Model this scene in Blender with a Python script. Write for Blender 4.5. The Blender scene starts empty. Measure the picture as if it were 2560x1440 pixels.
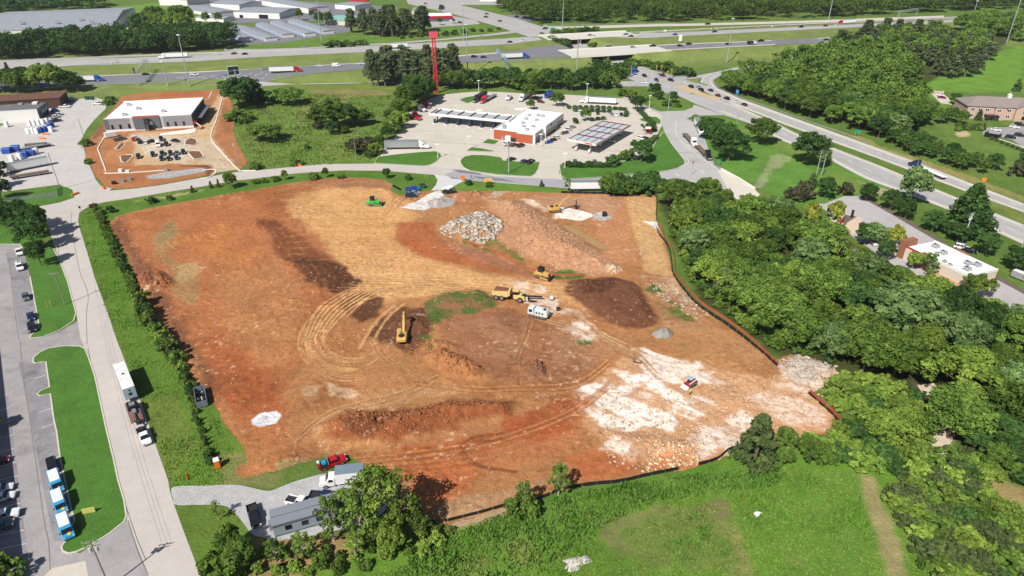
import bpy, math, random
import numpy as np
from mathutils import Vector, Matrix
from mathutils.geometry import tessellate_polygon
SC = bpy.context.scene
COL = SC.collection
CAMH, PITCH, FPX = 102.0, math.radians(29.0), 1706.67
cam = bpy.data.objects.new('camera', bpy.data.cameras.new('camera')); COL.objects.link(cam)
cam.location = (0,0, CAMH); cam.rotation_euler = (math.pi/2-PITCH, 0,0)
cam.data.lens = 24; cam.data.sensor_width = 36; cam.data.clip_end = 12000; cam.data.clip_start = 1
SC.camera = cam
SUN_EL, SUN_AZ = math.radians(46), math.radians(58)    
wd = bpy.data.worlds.new('World'); SC.world = wd; wd.use_nodes = True
nt = wd.node_tree; sky = nt.nodes.new('ShaderNodeTexSky'); sky.sky_type = 'NISHITA'; sky.sun_disc = False
sky.sun_elevation = SUN_EL
_sx, _sy = -math.cos(SUN_AZ), -math.sin(SUN_AZ)        
sky.sun_rotation = math.atan2(_sx, _sy)
bg = nt.nodes['Background']; bg.inputs[1].default_value = 0.06
nt.links.new(sky.outputs[0], bg.inputs[0])
sl = bpy.data.lights.new('sun', 'SUN'); sl.energy = 5.0; sl.angle = math.radians(0.5); sl.color = (1,.955,.88)
sun = bpy.data.objects.new('sun', sl); COL.objects.link(sun)
sun.rotation_euler = Vector((-_sx*math.cos(SUN_EL), -_sy*math.cos(SUN_EL), -math.sin(SUN_EL))).to_track_quat('-Z', 'Y').to_euler()
SC.view_settings.view_transform = 'Standard'; SC.view_settings.look = 'None'
SC.view_settings.exposure = 0.40; SC.view_settings.gamma = 1
SC.cycles.max_bounces = 5; SC.cycles.diffuse_bounces = 3; SC.cycles.transmission_bounces = 3; SC.cycles.glossy_bounces = 2
_cp, _sp = math.cos(PITCH), math.sin(PITCH)
def W(px, py, z=0.0):
 u, v = (px-1280)/FPX, (720-py)/FPX
 dx, dy, dz = u, _cp+v*_sp, -_sp+v*_cp
 t = (z-CAMH)/dz
 return (dx*t, dy*t, z)
def segd(X, Y, pts, vals=None):
 best = np.full(np.shape(X), 1e9); val = np.zeros(np.shape(X))
 for i in range(len(pts)-1):
  ax, ay = pts[i][0], pts[i][1]; bx, by = pts[i+1][0]-ax, pts[i+1][1]-ay
  L = bx*bx+by*by+1e-9
  t = np.clip(((X-ax)*bx+(Y-ay)*by)/L, 0,1)
  d = np.hypot(X-ax-t*bx, Y-ay-t*by)
  if vals is not None:
   val = np.where(d < best, vals[i]*(1-t)+vals[i+1]*t, val)
  best = np.minimum(best, d)
 return (best, val) if vals is not None else best
def sstep(a, b, x):
 t = np.clip((x-a)/(b-a), 0,1); return t*t*(3-2*t)
_hw = [(-500,215,.5),(0,183,1.2),(500,166,2.6),(900,143,4.6),(1280,119,5.2),(1600,104,5.2),(1920,90,5.2),(2080,82,4.8),(2560,60,3)]
HWP = [W(*p) for p in _hw]; HWZ = [p[2] for p in _hw]
XRP = [W(x, y) for x, y in ((900,-25),(1130,20),(1270,56),(1380,92),(1480,135),(1560,165),(1660,200),(1800,250))]
def hf(X, Y):
 X = np.asarray(X, float); Y = np.asarray(Y, float)
 d, z = segd(X, Y, HWP, HWZ)
 h = z*(1-sstep(46,66, d))
 dx = segd(X, Y, XRP)
 return h*sstep(15.5,18.5, dx)
def G(px, py, off=0.0):
 z = 0.0
 for _ in range(14):
  p = W(px, py, z+off); z = float(hf(p[0], p[1]))
 return (p[0], p[1], z+off)
def _h(ix, iy, s):
 n = np.sin(ix*127.1+iy*311.7+s*74.7)*43758.5453
 return n-np.floor(n)
def vnoise(X, Y, scale, seed=0, octv=3):
 out = np.zeros(np.shape(X)); amp = 1; tot = 0
 for o in range(octv):
  x, y = X/scale, Y/scale
  ix, iy = np.floor(x), np.floor(y); fx, fy = x-ix, y-iy
  fx = fx*fx*(3-2*fx); fy = fy*fy*(3-2*fy); s = seed+o*17
  out += amp*((_h(ix, iy, s)*(1-fx)+_h(ix+1, iy, s)*fx)*(1-fy)+(_h(ix, iy+1, s)*(1-fx)+_h(ix+1, iy+1, s)*fx)*fy)
  tot += amp; amp *= .5; scale *= .5
 return out/tot*2-1
KEXP = 1.30
def C(r, g, b, k=1.0):
 f = lambda c: (c/12.92 if c <= .04045 else ((c+.055)/1.055)**2.4)
 return tuple(f(x/255)/KEXP*k for x in (r, g, b))
MATS = {}
def mat(name, col, rough=.7, metal=0.0, spec=.3, var=.12, scale=1.5, bump=0.0, bscale=8.0):
 if name in MATS: return MATS[name]
 m = bpy.data.materials.new(name); m.use_nodes = True; n = m.node_tree
 b = n.nodes['Principled BSDF']
 b.inputs['Roughness'].default_value = rough; b.inputs['Metallic'].default_value = metal
 b.inputs['Specular IOR Level'].default_value = spec
 if var or bump:
  tc = n.nodes.new('ShaderNodeTexCoord')
 if var:
  nz = n.nodes.new('ShaderNodeTexNoise'); nz.inputs['Scale'].default_value = scale; nz.inputs['Detail'].default_value = 5
  n.links.new(tc.outputs['Object'], nz.inputs['Vector'])
  mr = n.nodes.new('ShaderNodeMapRange'); mr.inputs[1].default_value = .25; mr.inputs[2].default_value = .75
  mr.inputs[3].default_value = 1-var; mr.inputs[4].default_value = 1+var
  n.links.new(nz.outputs['Fac'], mr.inputs[0])
  mx = n.nodes.new('ShaderNodeVectorMath'); mx.operation = 'SCALE'; mx.inputs[0].default_value = col
  n.links.new(mr.outputs[0], mx.inputs['Scale']); n.links.new(mx.outputs[0], b.inputs['Base Color'])
 else:
  b.inputs['Base Color'].default_value = (*col, 1)
 if bump:
  nb = n.nodes.new('ShaderNodeTexNoise'); nb.inputs['Scale'].default_value = bscale; nb.inputs['Detail'].default_value = 6
  n.links.new(tc.outputs['Object'], nb.inputs['Vector'])
  bp = n.nodes.new('ShaderNodeBump'); bp.inputs['Strength'].default_value = bump; bp.inputs['Distance'].default_value = .3
  n.links.new(nb.outputs['Fac'], bp.inputs['Height']); n.links.new(bp.outputs[0], b.inputs['Normal'])
 MATS[name] = m
 return m
def ground_mat(name, base=None, speck=None, speckamt=.0, var=.25, scales=(.06,.5,3.0), bump=.5, bscale=2.5, attr=False, stain=None, stainc=None):
 m = bpy.data.materials.new(name); m.use_nodes = True; n = m.node_tree; L = n.links
 b = n.nodes['Principled BSDF']; b.inputs['Roughness'].default_value = .95; b.inputs['Specular IOR Level'].default_value = .1
 tc = n.nodes.new('ShaderNodeTexCoord')
 if attr:
  at = n.nodes.new('ShaderNodeAttribute'); at.attribute_name = 'col'; src = at.outputs['Color']
 else:
  rgb = n.nodes.new('ShaderNodeRGB'); rgb.outputs[0].default_value = (*base, 1); src = rgb.outputs[0]
 cur = None
 for i, s in enumerate(scales):
  nz = n.nodes.new('ShaderNodeTexNoise'); nz.inputs['Scale'].default_value = s; nz.inputs['Detail'].default_value = 6; nz.inputs['Roughness'].default_value = .65
  L.new(tc.outputs['Object'], nz.inputs['Vector'])
  mr = n.nodes.new('ShaderNodeMapRange'); mr.inputs[1].default_value = .3; mr.inputs[2].default_value = .7
  v = var*(1,.8,.9)[i]
  mr.inputs[3].default_value = 1-v; mr.inputs[4].default_value = 1+v; L.new(nz.outputs['Fac'], mr.inputs[0])
  if cur is None: cur = mr.outputs[0]
  else:
   mm = n.nodes.new('ShaderNodeMath'); mm.operation = 'MULTIPLY'; L.new(cur, mm.inputs[0]); L.new(mr.outputs[0], mm.inputs[1]); cur = mm.outputs[0]
 sc = n.nodes.new('ShaderNodeVectorMath'); sc.operation = 'SCALE'; L.new(src, sc.inputs[0]); L.new(cur, sc.inputs['Scale'])
 out = sc.outputs[0]
 if stain:
  nz = n.nodes.new('ShaderNodeTexNoise'); nz.inputs['Scale'].default_value = stain; nz.inputs['Detail'].default_value = 8; nz.inputs['Roughness'].default_value = .7
  L.new(tc.outputs['Object'], nz.inputs['Vector'])
  mr = n.nodes.new('ShaderNodeMapRange'); mr.inputs[1].default_value = .52; mr.inputs[2].default_value = .68; mr.inputs[4].default_value = .75
  L.new(nz.outputs['Fac'], mr.inputs[0])
  mx = n.nodes.new('ShaderNodeMix'); mx.data_type = 'RGBA'; L.new(mr.outputs[0], mx.inputs[0]); L.new(out, mx.inputs[6]); mx.inputs[7].default_value = (*stainc, 1); out = mx.outputs[2]
 if speck:
  vz = n.nodes.new('ShaderNodeTexVoronoi'); vz.inputs['Scale'].default_value = 1.1; L.new(tc.outputs['Object'], vz.inputs['Vector'])
  mr = n.nodes.new('ShaderNodeMapRange'); mr.inputs[1].default_value = speckamt*.5; mr.inputs[2].default_value = speckamt; mr.inputs[3].default_value = 1; mr.inputs[4].default_value = 0
  L.new(vz.outputs['Distance'], mr.inputs[0])
  wn = n.nodes.new('ShaderNodeMath'); wn.operation = 'GREATER_THAN'; wn.inputs[1].default_value = .72
  sx = n.nodes.new('ShaderNodeSeparateColor'); L.new(vz.outputs['Color'], sx.inputs[0]); L.new(sx.outputs[0], wn.inputs[0])
  mm = n.nodes.new('ShaderNodeMath'); mm.operation = 'MULTIPLY'; L.new(mr.outputs[0], mm.inputs[0]); L.new(wn.outputs[0], mm.inputs[1])
  mx = n.nodes.new('ShaderNodeMix'); mx.data_type = 'RGBA'; L.new(mm.outputs[0], mx.inputs[0]); L.new(out, mx.inputs[6]); mx.inputs[7].default_value = (*speck, 1); out = mx.outputs[2]
 L.new(out, b.inputs['Base Color'])
 if bump:
  nb = n.nodes.new('ShaderNodeTexNoise'); nb.inputs['Scale'].default_value = bscale; nb.inputs['Detail'].default_value = 7; nb.inputs['Roughness'].default_value = .7
  L.new(tc.outputs['Object'], nb.inputs['Vector'])
  bp = n.nodes.new('ShaderNodeBump'); bp.inputs['Strength'].default_value = bump; bp.inputs['Distance'].default_value = .4
  L.new(nb.outputs['Fac'], bp.inputs['Height']); L.new(bp.outputs[0], b.inputs['Normal'])
 return m
class MB:
 def __init__(s): s.v = []; s.f = []; s.m = []; s.mats = []
 def mi(s, m):
  if m not in s.mats: s.mats.append(m)
  return s.mats.index(m)
 def add(s, vs, fs, m):
  o = len(s.v); s.v += [tuple(v) for v in vs]; k = s.mi(m)
  for f in fs: s.f.append(tuple(i+o for i in f)); s.m.append(k)
 def box(s, x0, x1, y0, y1, z0, z1, m, tx=0, ty=0, top=None):
  v = [(x0, y0, z0),(x1, y0, z0),(x1, y1, z0),(x0, y1, z0),(x0+tx, y0+ty, z1),(x1-tx, y0+ty, z1),(x1-tx, y1-ty, z1),(x0+tx, y1-ty, z1)]
  sd = [(0,3,2,1),(0,1,5,4),(1,2,6,5),(2,3,7,6),(3,0,4,7)]
  if top is None: s.add(v, sd+[(4,5,6,7)], m)
  else: s.add(v, sd, m); s.add(v, [(4,5,6,7)], top)
 def prism(s, prof, hw, m, ch=.1):
  cx = sum(p[0] for p in prof)/len(prof); cz = sum(p[1] for p in prof)/len(prof); n = len(prof); vs = []
  for y, k in ((-hw, 1),(-hw+ch, 0),(hw-ch, 0),(hw, 1)):
   for x, z in prof:
    dx, dz = cx-x, cz-z; d = math.hypot(dx, dz) or 1; q = k*min(ch, d*.4)
    vs.append((x+dx/d*q, y, z+dz/d*q))
  fs = [tuple(range(n)), tuple(range(4*n-1,3*n-1,-1))]
  for r in range(3):
   for i in range(n):
    j = (i+1) % n; fs.append((r*n+j, r*n+i, (r+1)*n+i, (r+1)*n+j))
  s.add(vs, fs, m)
 def cyl(s, p0, p1, r0, r1, m, n=8, cap=True):
  a, b = Vector(p0), Vector(p1); d = (b-a).normalized()
  u = d.orthogonal().normalized(); w = d.cross(u); vs = []
  for c, r in ((a, r0),(b, r1)):
   for i in range(n):
    t = 2*math.pi*i/n; vs.append(c+(u*math.cos(t)+w*math.sin(t))*r)
  fs = [(i, (i+1) % n, n+(i+1) % n, n+i) for i in range(n)]
  if cap: fs += [tuple(range(n-1,-1,-1)), tuple(range(n, 2*n))]
  s.add(vs, fs, m)
 def lathe(s, prof, c, m, n=10):
  vs = []; k = len(prof)
  for i in range(n):
   t = 2*math.pi*i/n
   for r, z in prof: vs.append((c[0]+r*math.cos(t), c[1]+r*math.sin(t), c[2]+z))
  fs = [(i*k+j, ((i+1) % n)*k+j, ((i+1) % n)*k+j+1, i*k+j+1) for i in range(n) for j in range(k-1)]
  s.add(vs, fs, m)
 def bar(s, p0, p1, w, h, m):
  a, b = Vector(p0), Vector(p1); d = (b-a).normalized(); u = d.cross(Vector((0,0,1)))
  u = (u if u.length > 1e-4 else Vector((1,0,0))).normalized(); q = u.cross(d); vs = []
  for c in (a, b):
   for i, j in ((-1,-1),(1,-1),(1,1),(-1,1)): vs.append(c+u*(i*w/2)+q*(j*h/2))
  s.add(vs, [(0,1,2,3),(7,6,5,4),(0,4,5,1),(1,5,6,2),(2,6,7,3),(3,7,4,0)], m)
 def mesh(s, name):
  me = bpy.data.meshes.new(name); me.from_pydata(s.v, [], s.f)
  for m in s.mats: me.materials.append(m)
  if len(s.mats) > 1: me.polygons.foreach_set('material_index', s.m)
  me.update(); return me
 def build(s, name, parent=None, loc=None, rz=0.0):
  return put(name, s.mesh(name), parent, loc, rz)
def put(name, me, parent=None, loc=None, rz=0.0):
 o = bpy.data.objects.new(name, me); COL.objects.link(o)
 if parent: o.parent = parent
 if loc is not None: o.location = loc
 o.rotation_euler = (0,0, rz)
 return o
def tag(o, label=None, cat=None, group=None, kind=None):
 if label: o['label'] = label
 if cat: o['category'] = cat
 if group: o['group'] = group
 if kind: o['kind'] = kind
 return o
def thing(name, label, cat, loc=(0,0,0), rz=0.0, group=None):
 return tag(put(name, None, None, loc, rz), label, cat, group)
def np_mesh(name, V, F, mats, col=None, smooth=False, midx=None):
 me = bpy.data.meshes.new(name); nv, nf, k = len(V), len(F), F.shape[1]
 me.vertices.add(nv); me.vertices.foreach_set('co', np.ascontiguousarray(V, dtype=np.float32).ravel())
 me.loops.add(nf*k); me.loops.foreach_set('vertex_index', np.ascontiguousarray(F, dtype=np.int32).ravel())
 me.polygons.add(nf); me.polygons.foreach_set('loop_start', np.arange(0, nf*k, k, dtype=np.int32))
 me.polygons.foreach_set('loop_total', np.full(nf, k, dtype=np.int32))
 for m in mats: me.materials.append(m)
 if midx is not None: me.polygons.foreach_set('material_index', np.asarray(midx, dtype=np.int32))
 if smooth: me.polygons.foreach_set('use_smooth', np.ones(nf, dtype=bool))
 me.update(calc_edges=True)
 if col is not None:
  a = me.color_attributes.new('col', 'FLOAT_COLOR', 'POINT')
  a.data.foreach_set('color', np.concatenate([col, np.ones((nv, 1))], 1).astype(np.float32).ravel())
 return me
def smoothpoly(pts, closed=True, n=5):
 out = []; N = len(pts)
 for i in range(N if closed else N-1):
  g = lambda k: pts[k % N] if closed else pts[min(max(k, 0), N-1)]
  p0, p1, p2, p3 = g(i-1), g(i), g(i+1), g(i+2)
  for j in range(n):
   t = j/n
   out.append(tuple(.5*((2*b)+(-a+c)*t+(2*a-5*b+4*c-d)*t*t+(-a+3*b-3*c+d)*t**3) for a, b, c, d in zip(p0, p1, p2, p3)))
 if not closed: out.append(tuple(pts[-1]))
 return out
def sheet(name, pts, m, z=.03, smooth=False, terrain=False, kind='structure'):
 if smooth: pts = smoothpoly(pts)
 P = [G(x, y, z) if terrain else W(x, y, z) for x, y in pts]
 tri = tessellate_polygon([[Vector(p) for p in P]])
 me = bpy.data.meshes.new(name)
 a = sum(P[i][0]*P[(i+1) % len(P)][1]-P[(i+1) % len(P)][0]*P[i][1] for i in range(len(P)))
 fs = []
 for t in tri:
  q = [Vector(P[i]) for i in t]
  fs.append(tuple(t) if (q[1]-q[0]).cross(q[2]-q[0]).z > 0 else tuple(reversed(t)))
 me.from_pydata(P, [], fs); me.materials.append(m); me.update()
 return tag(put(name, me), kind=kind)
def strip(name, pts, w, h, m, closed=False, smooth=False, z=0.0, kind='structure', world=False):
 if smooth: pts = smoothpoly(pts, closed)
 P = [Vector(p) if world else Vector(G(x, y, z)) for p in pts for x, y in [p[:2]]]
 n = len(P); vs = []; fs = []
 for i in range(n):
  a = P[(i-1) % n] if (closed or i > 0) else P[i]; b = P[(i+1) % n] if (closed or i < n-1) else P[i]
  d = b-a; d.z = 0; d.normalize(); nn = Vector((-d.y, d.x, 0))*(w/2)
  vs += [P[i]+nn, P[i]-nn, P[i]-nn+Vector((0,0, h)), P[i]+nn+Vector((0,0, h))]
 for i in range(n if closed else n-1):
  j = (i+1) % n
  for k in range(4): fs.append((i*4+k, i*4+(k+1) % 4, j*4+(k+1) % 4, j*4+k))
 if not closed: fs += [(3,2,1,0),((n-1)*4,(n-1)*4+1,(n-1)*4+2,(n-1)*4+3)]
 me = bpy.data.meshes.new(name); me.from_pydata([tuple(v) for v in vs], [], fs); me.materials.append(m); me.update()
 return tag(put(name, me), kind=kind)
def resample(pts, n):
 P = [Vector(p) for p in pts]; L = [0]
 for a, b in zip(P, P[1:]): L.append(L[-1]+(b-a).length)
 out = []
 for k in range(n):
  s = L[-1]*k/(n-1); i = 0
  while i < len(L)-2 and L[i+1] < s: i += 1
  t = (s-L[i])/max(L[i+1]-L[i], 1e-6); out.append(P[i].lerp(P[i+1], min(t, 1)))
 return out
def loft(name, A, B, m, off=.12, n=30, cols=6, kind='structure'):
 a = resample([G(x, y, off) for x, y in A], n); b = resample([G(x, y, off) for x, y in B], n)
 rows = [[p.lerp(q, c/cols) for c in range(cols+1)] for p, q in zip(a, b)]
 for r in rows:
  for p in r: p.z = float(hf(p.x, p.y))+off
 vs = [tuple(p) for r in rows for p in r]; k = cols+1; fs = []
 for i in range(n-1):
  for j in range(cols):
   f = (i*k+j, i*k+j+1,(i+1)*k+j+1,(i+1)*k+j)
   q = [Vector(vs[t]) for t in f]
   fs.append(f if (q[1]-q[0]).cross(q[2]-q[0]).z > 0 else f[::-1])
 me = bpy.data.meshes.new(name); me.from_pydata(vs, [], fs); me.materials.append(m); me.update()
 tag(put(name, me), kind=kind)
 return a, b
def marks(name, ab, ts, m, w=.22, dash=None, dz=.03):
 a, b = ab; vs = []; fs = []
 for t in ts:
  line = [p.lerp(q, t) for p, q in zip(a, b)]
  L = sum((line[i+1]-line[i]).length for i in range(len(line)-1)); fine = resample(line, max(int(L/1.5), 8))
  dd = 0.0
  for i in range(len(fine)-1):
   p, q = fine[i], fine[i+1]; s = (q-p).length; dd += s
   if dash and dd % (dash[0]+dash[1]) > dash[0]: continue
   d = (q-p).normalized(); nn = Vector((-d.y, d.x, 0))*(w/2); o = len(vs)
   up = Vector((0,0, dz)); vs += [tuple(p-nn+up), tuple(q-nn+up), tuple(q+nn+up), tuple(p+nn+up)]; fs.append((o, o+1, o+2, o+3))
 me = bpy.data.meshes.new(name); me.from_pydata(vs, [], fs); me.materials.append(m); me.update()
 return tag(put(name, me), kind='structure')
def inside(X, Y, P):
 r = np.zeros(X.shape, bool); n = len(P)
 for i in range(n):
  x1, y1 = P[i][:2]; x2, y2 = P[(i+1) % n][:2]
  if y1 == y2: continue
  c = ((y1 > Y) != (y2 > Y)) & (X < (x2-x1)*(Y-y1)/(y2-y1)+x1)
  r ^= c
 return r
def pin(x, y, P):
 r = False; j = len(P)-1
 for i in range(len(P)):
  if (P[i][1] > y) != (P[j][1] > y) and x < (P[j][0]-P[i][0])*(y-P[i][1])/(P[j][1]-P[i][1])+P[i][0]: r = not r
  j = i
 return r
def sdist(X, Y, P):
 d = segd(X, Y, list(P)+[P[0]]); return np.where(inside(X, Y, P), d, -d)
class Canvas:
 def __init__(s, xs, ys):
  s.X, s.Y = np.meshgrid(xs, ys); s.c = np.zeros(s.X.shape+(3,)); s.z = np.zeros(s.X.shape)
  s.n1 = vnoise(s.X, s.Y, 3.2,5,4); s.n2 = vnoise(s.X, s.Y, 11.,9,4); s.n3 = vnoise(s.X*.79-s.Y*.61,(s.X*.61+s.Y*.79)*5,7.,13,4)
 def win(s, P, pad):
  x0, x1 = min(p[0] for p in P)-pad, max(p[0] for p in P)+pad; y0, y1 = min(p[1] for p in P)-pad, max(p[1] for p in P)+pad
  xs, ys = s.X[0], s.Y[:, 0]
  return slice(np.searchsorted(ys, y0), np.searchsorted(ys, y1)), slice(np.searchsorted(xs, x0), np.searchsorted(xs, x1))
 def mixin(s, w, m, col, a):
  m = (m*a)[..., None]; s.c[w] = s.c[w]*(1-m)+np.array(col)*m
 def poly(s, pts, col, soft=1.0, nz=1.0, a=1.0, brk=0.0, streak=False):
  P = [W(*p) for p in pts]; w = s.win(P, soft+nz*3+2)
  if s.X[w].size == 0: return
  d = sdist(s.X[w], s.Y[w], P)+(s.n1[w]+s.n2[w])*nz
  m = sstep(-soft*.6, soft*.6, d)
  if streak: m = m*sstep(-brk, brk*.6, s.n3[w]*.9+s.n2[w]*.7+s.n1[w]*.7+.05)
  elif brk: m = m*sstep(-brk, brk, s.n1[w]*1.3+s.n2[w]+.15)
  s.mixin(w, m, col, a)
 def line(s, pts, wd, col, soft=.4, nz=.15, a=1.0, brk=0.0, sm=True):
  if sm and len(pts) > 2: pts = smoothpoly(pts, False, 5)
  P = [W(*p) for p in pts]; w = s.win(P, wd+soft+nz*3+1)
  if s.X[w].size == 0: return
  d = segd(s.X[w], s.Y[w], P)+s.n1[w]*nz
  m = 1-sstep(wd/2-soft, wd/2+soft, d)
  if brk: m = m*sstep(-brk, brk, s.n1[w]+s.n2[w]+.2)
  s.mixin(w, m, col, a)
 def bump(s, pts, h, soft=4., nz=1.0, rough=.0, rs=1.5):
  P = [W(*p) for p in pts]; w = s.win(P, soft+3)
  d = sdist(s.X[w], s.Y[w], P)+s.n2[w]*nz
  k = sstep(-soft*.3, soft, d)
  s.z[w] += h*k
  if rough: s.z[w] += rough*k*(1.6*(.5-np.abs(vnoise(s.X[w], s.Y[w], rs*.8,31,4)))+.6*vnoise(s.X[w], s.Y[w], rs*2.4,37,2))
 def ridge(s, pts, h, wd, rough=.0, rs=1.3):
  P = [W(*p) for p in pts]; w = s.win(P, wd)
  d = segd(s.X[w], s.Y[w], P); k = 1-sstep(0, wd/2, d+s.n2[w]*.8)
  s.z[w] += h*k+rough*k*vnoise(s.X[w], s.Y[w], rs, 47,4)
 def mesh(s, name, m, keep=None, zf=None, smooth=True):
  ny, nx = s.X.shape; z = s.z if zf is None else s.z+zf
  V = np.stack([s.X, s.Y, z], -1).reshape(-1,3)
  i = np.arange(ny*nx).reshape(ny, nx)
  F = np.stack([i[:-1, :-1], i[:-1,1:], i[1:, 1:], i[1:, :-1]], -1)
  c = s.c.reshape(-1,3)
  if keep is not None:
   k = keep[:-1, :-1] & keep[:-1,1:] & keep[1:, 1:] & keep[1:, :-1]; F = F[k]
   used = np.unique(F); re = np.zeros(ny*nx, int); re[used] = np.arange(len(used)); F = re[F]; V = V[used]; c = c[used]
  else: F = F.reshape(-1,4)
  return np_mesh(name, V, F, [m], np.clip(c, 0,1), smooth)
# ================================================================== GROUND
GK = .86  
def CG(r, g, b): return C(r, g, b, GK)
def axis(lo, hi, f):
 out = [lo]
 while out[-1] < hi: out.append(out[-1]+f(out[-1]))
 return out
ys = [-600.,0.,40.]+axis(60,1250, lambda y: max(.75,.0075*y))+[2000.,4000.,9000.]
xp = axis(0,720, lambda x: .85 if x < 150 else .85+(x-150)*.012)
xs = [-9000.,-4000.,-1500.]+[-x for x in xp[:0:-1]]+xp+[1500.,4000.,9000.]
g = Canvas(np.array(xs), np.array(ys))
lush, mown, dry, weed, verge, dirtc = CG(98,132,58), CG(88,130,54), CG(160,148,98), CG(112,142,60), CG(136,150,84), C(176,128,84)
g.c[:] = CG(104,132,60)
k = sstep(-.2,.35, g.n2)[..., None]*.5; g.c = g.c*(1-k)+np.array(CG(122,142,66))*k
d_ = segd(g.X, g.Y, HWP); k = ((1-sstep(66,95, d_))*.85)[..., None]; g.c = g.c*(1-k)+np.array(verge)*k
k = ((1-sstep(50,70, d_))*sstep(-.1,.5, g.n2))[..., None]*.5; g.c = g.c*(1-k)+np.array(CG(146,156,84))*k
g.poly([(570,290),(590,232),(700,215),(900,215),(985,225),(1010,330),(960,380),(930,405),(640,425),(600,370)], weed, 2,1.5)
g.poly([(770,225),(880,222),(985,232),(960,240),(860,243),(790,240)], CG(158,142,98), 3,2,.8)
g.poly([(735,280),(770,250),(850,245),(870,255),(800,270),(760,320),(745,330)], CG(150,148,86), 2.5,2,.7)
g.poly([(640,210),(900,205),(1000,216),(990,228),(880,222),(660,224)], CG(126,142,66), 2,1)
g.poly([(600,330),(680,300),(730,330),(700,370),(620,380)], CG(122,140,68), 3,3,.7)
g.poly([(840,330),(900,320),(930,360),(860,395),(800,380)], CG(128,146,70), 3,3,.7)
g.poly([(1720,290),(1810,290),(2060,400),(2250,480),(2000,520),(1900,470),(1800,420)], CG(108,152,64), 3,1)
g.poly([(1885,300),(1960,345),(2060,395),(2000,400),(1850,330)], CG(130,150,72), 2,1.5,.7)
g.poly([(2060,420),(2240,480),(2180,510),(2080,480)], CG(126,150,70), 2,1.5,.8)
g.poly([(2150,455),(2240,478),(2250,500),(2200,490)], C(178,160,128), 1.2,1.5,.8)
g.poly([(1930,390),(1960,385),(1975,400),(1930,430),(1905,465),(1880,470),(1900,440)], C(178,172,140), 1,1.5,.6, brk=.8)
g.poly([(2040,310),(2130,335),(2330,410),(2560,500),(2560,560),(2400,470),(2150,365)], CG(138,150,78), 2,2,.8)
g.poly([(2150,360),(2300,395),(2480,462),(2560,490),(2560,500),(2440,458),(2250,393)], CG(172,160,100), 1,1.5,.8)
g.poly([(2100,330),(2180,350),(2220,385),(2150,362)], CG(176,164,104), 1,1.5,.6)
g.poly([(2260,185),(2330,170),(2500,130),(2560,110),(2560,230),(2350,230),(2290,225)], CG(118,160,62), 4,2)
g.poly([(2310,230),(2345,230),(2370,270),(2345,265)], CG(120,150,66), 1,.5)
g.poly([(2330,300),(2460,330),(2560,390),(2560,450),(2460,420),(2380,360)], CG(116,142,66), 3,2)
g.poly([(2398,322),(2420,328),(2424,340),(2400,345),(2388,335)], C(196,176,140), .8,1)
g.poly([(1100,1320),(1400,1240),(1850,1140),(2100,1110),(2300,1150),(2560,1300),(2560,1600),(500,1600),(700,1440),(900,1380)], CG(112,152,56), 2,1.5)
for P_, c_, a_ in (
 ([(1490,1340),(1540,1300),(1640,1260),(1760,1270),(1850,1320),(1880,1440),(1840,1440),(1820,1360),(1740,1300),(1640,1290),(1560,1330),(1600,1390),(1520,1380)], CG(158,144,98), .8),
 ([(2150,1180),(2190,1190),(2230,1290),(2260,1400),(2270,1440),(2210,1440),(2190,1330),(2150,1250)], CG(182,164,118), .85),
 ([(1100,1430),(1200,1360),(1320,1350),(1400,1400),(1300,1440)], CG(150,146,84), .6),
 ([(1740,1260),(1800,1250),(1830,1290),(1790,1300)], CG(150,130,96), .8),
 ([(1830,1290),(1860,1330),(1880,1420),(1850,1440),(1840,1340)], CG(180,158,112), .8),
 ([(1960,1380),(2000,1400),(2020,1440),(1960,1440)], CG(168,150,108), .7),
 ([(1850,1160),(1920,1165),(2000,1180),(1920,1190),(1860,1180)], CG(150,138,84), .6),
 ([(2480,1200),(2560,1220),(2560,1280),(2500,1270)], CG(186,160,112), .8),
 ([(2310,1050),(2380,1050),(2390,1100),(2350,1140),(2320,1110)], C(216,200,170), .9),
 ([(2290,960),(2350,970),(2350,990),(2300,985)], C(220,206,176), .9),
 ([(2230,1010),(2290,1000),(2290,1020),(2250,1025)], C(206,168,122), .8),
 ([(1500,1300),(1560,1290),(1600,1310),(1560,1340),(1500,1345)], CG(134,122,92), .75)):
 g.poly(P_, c_, 1.4,1.4, a_, brk=.35 if a_ < .8 else 0)
g.poly([(1300,1250),(1500,1215),(1700,1180),(1900,1150),(1960,1200),(1700,1240),(1500,1300),(1350,1330)], CG(92,138,50), 2,2.5,.7)
g.poly([(1900,1170),(2150,1180),(2200,1440),(1950,1440)], CG(112,150,62), 2,2.5,.7)
g.poly([(1500,1330),(1560,1285),(1680,1262),(1780,1280),(1850,1340),(1870,1440),(1600,1440),(1520,1390)], CG(128,142,76), 2.5,3,.75)
g.poly([(560,1440),(620,1340),(760,1350),(900,1330),(900,1390),(760,1440)], C(176,142,100), 1.5,1.2,.8)
g.poly([(1090,1270),(1280,1240),(1320,1255),(1260,1290),(1120,1325),(1060,1330)], C(190,162,126), 1,.8)
g.poly([(190,540),(270,530),(300,600),(420,830),(560,1060),(620,1160),(560,1220),(430,1230),(350,1000),(250,720)], CG(106,140,54), 1.2,1)
g.poly([(225,560),(250,560),(330,760),(300,780)], CG(96,142,48), 1.5,1,.7)
g.poly([(360,1000),(430,980),(500,1120),(430,1220),(400,1130)], CG(126,142,66), 1.5,1.5,.8)
g.poly([(540,1140),(612,1130),(620,1170),(700,1190),(690,1220),(560,1215)], CG(150,146,90), 1.2,1,.8)
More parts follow.
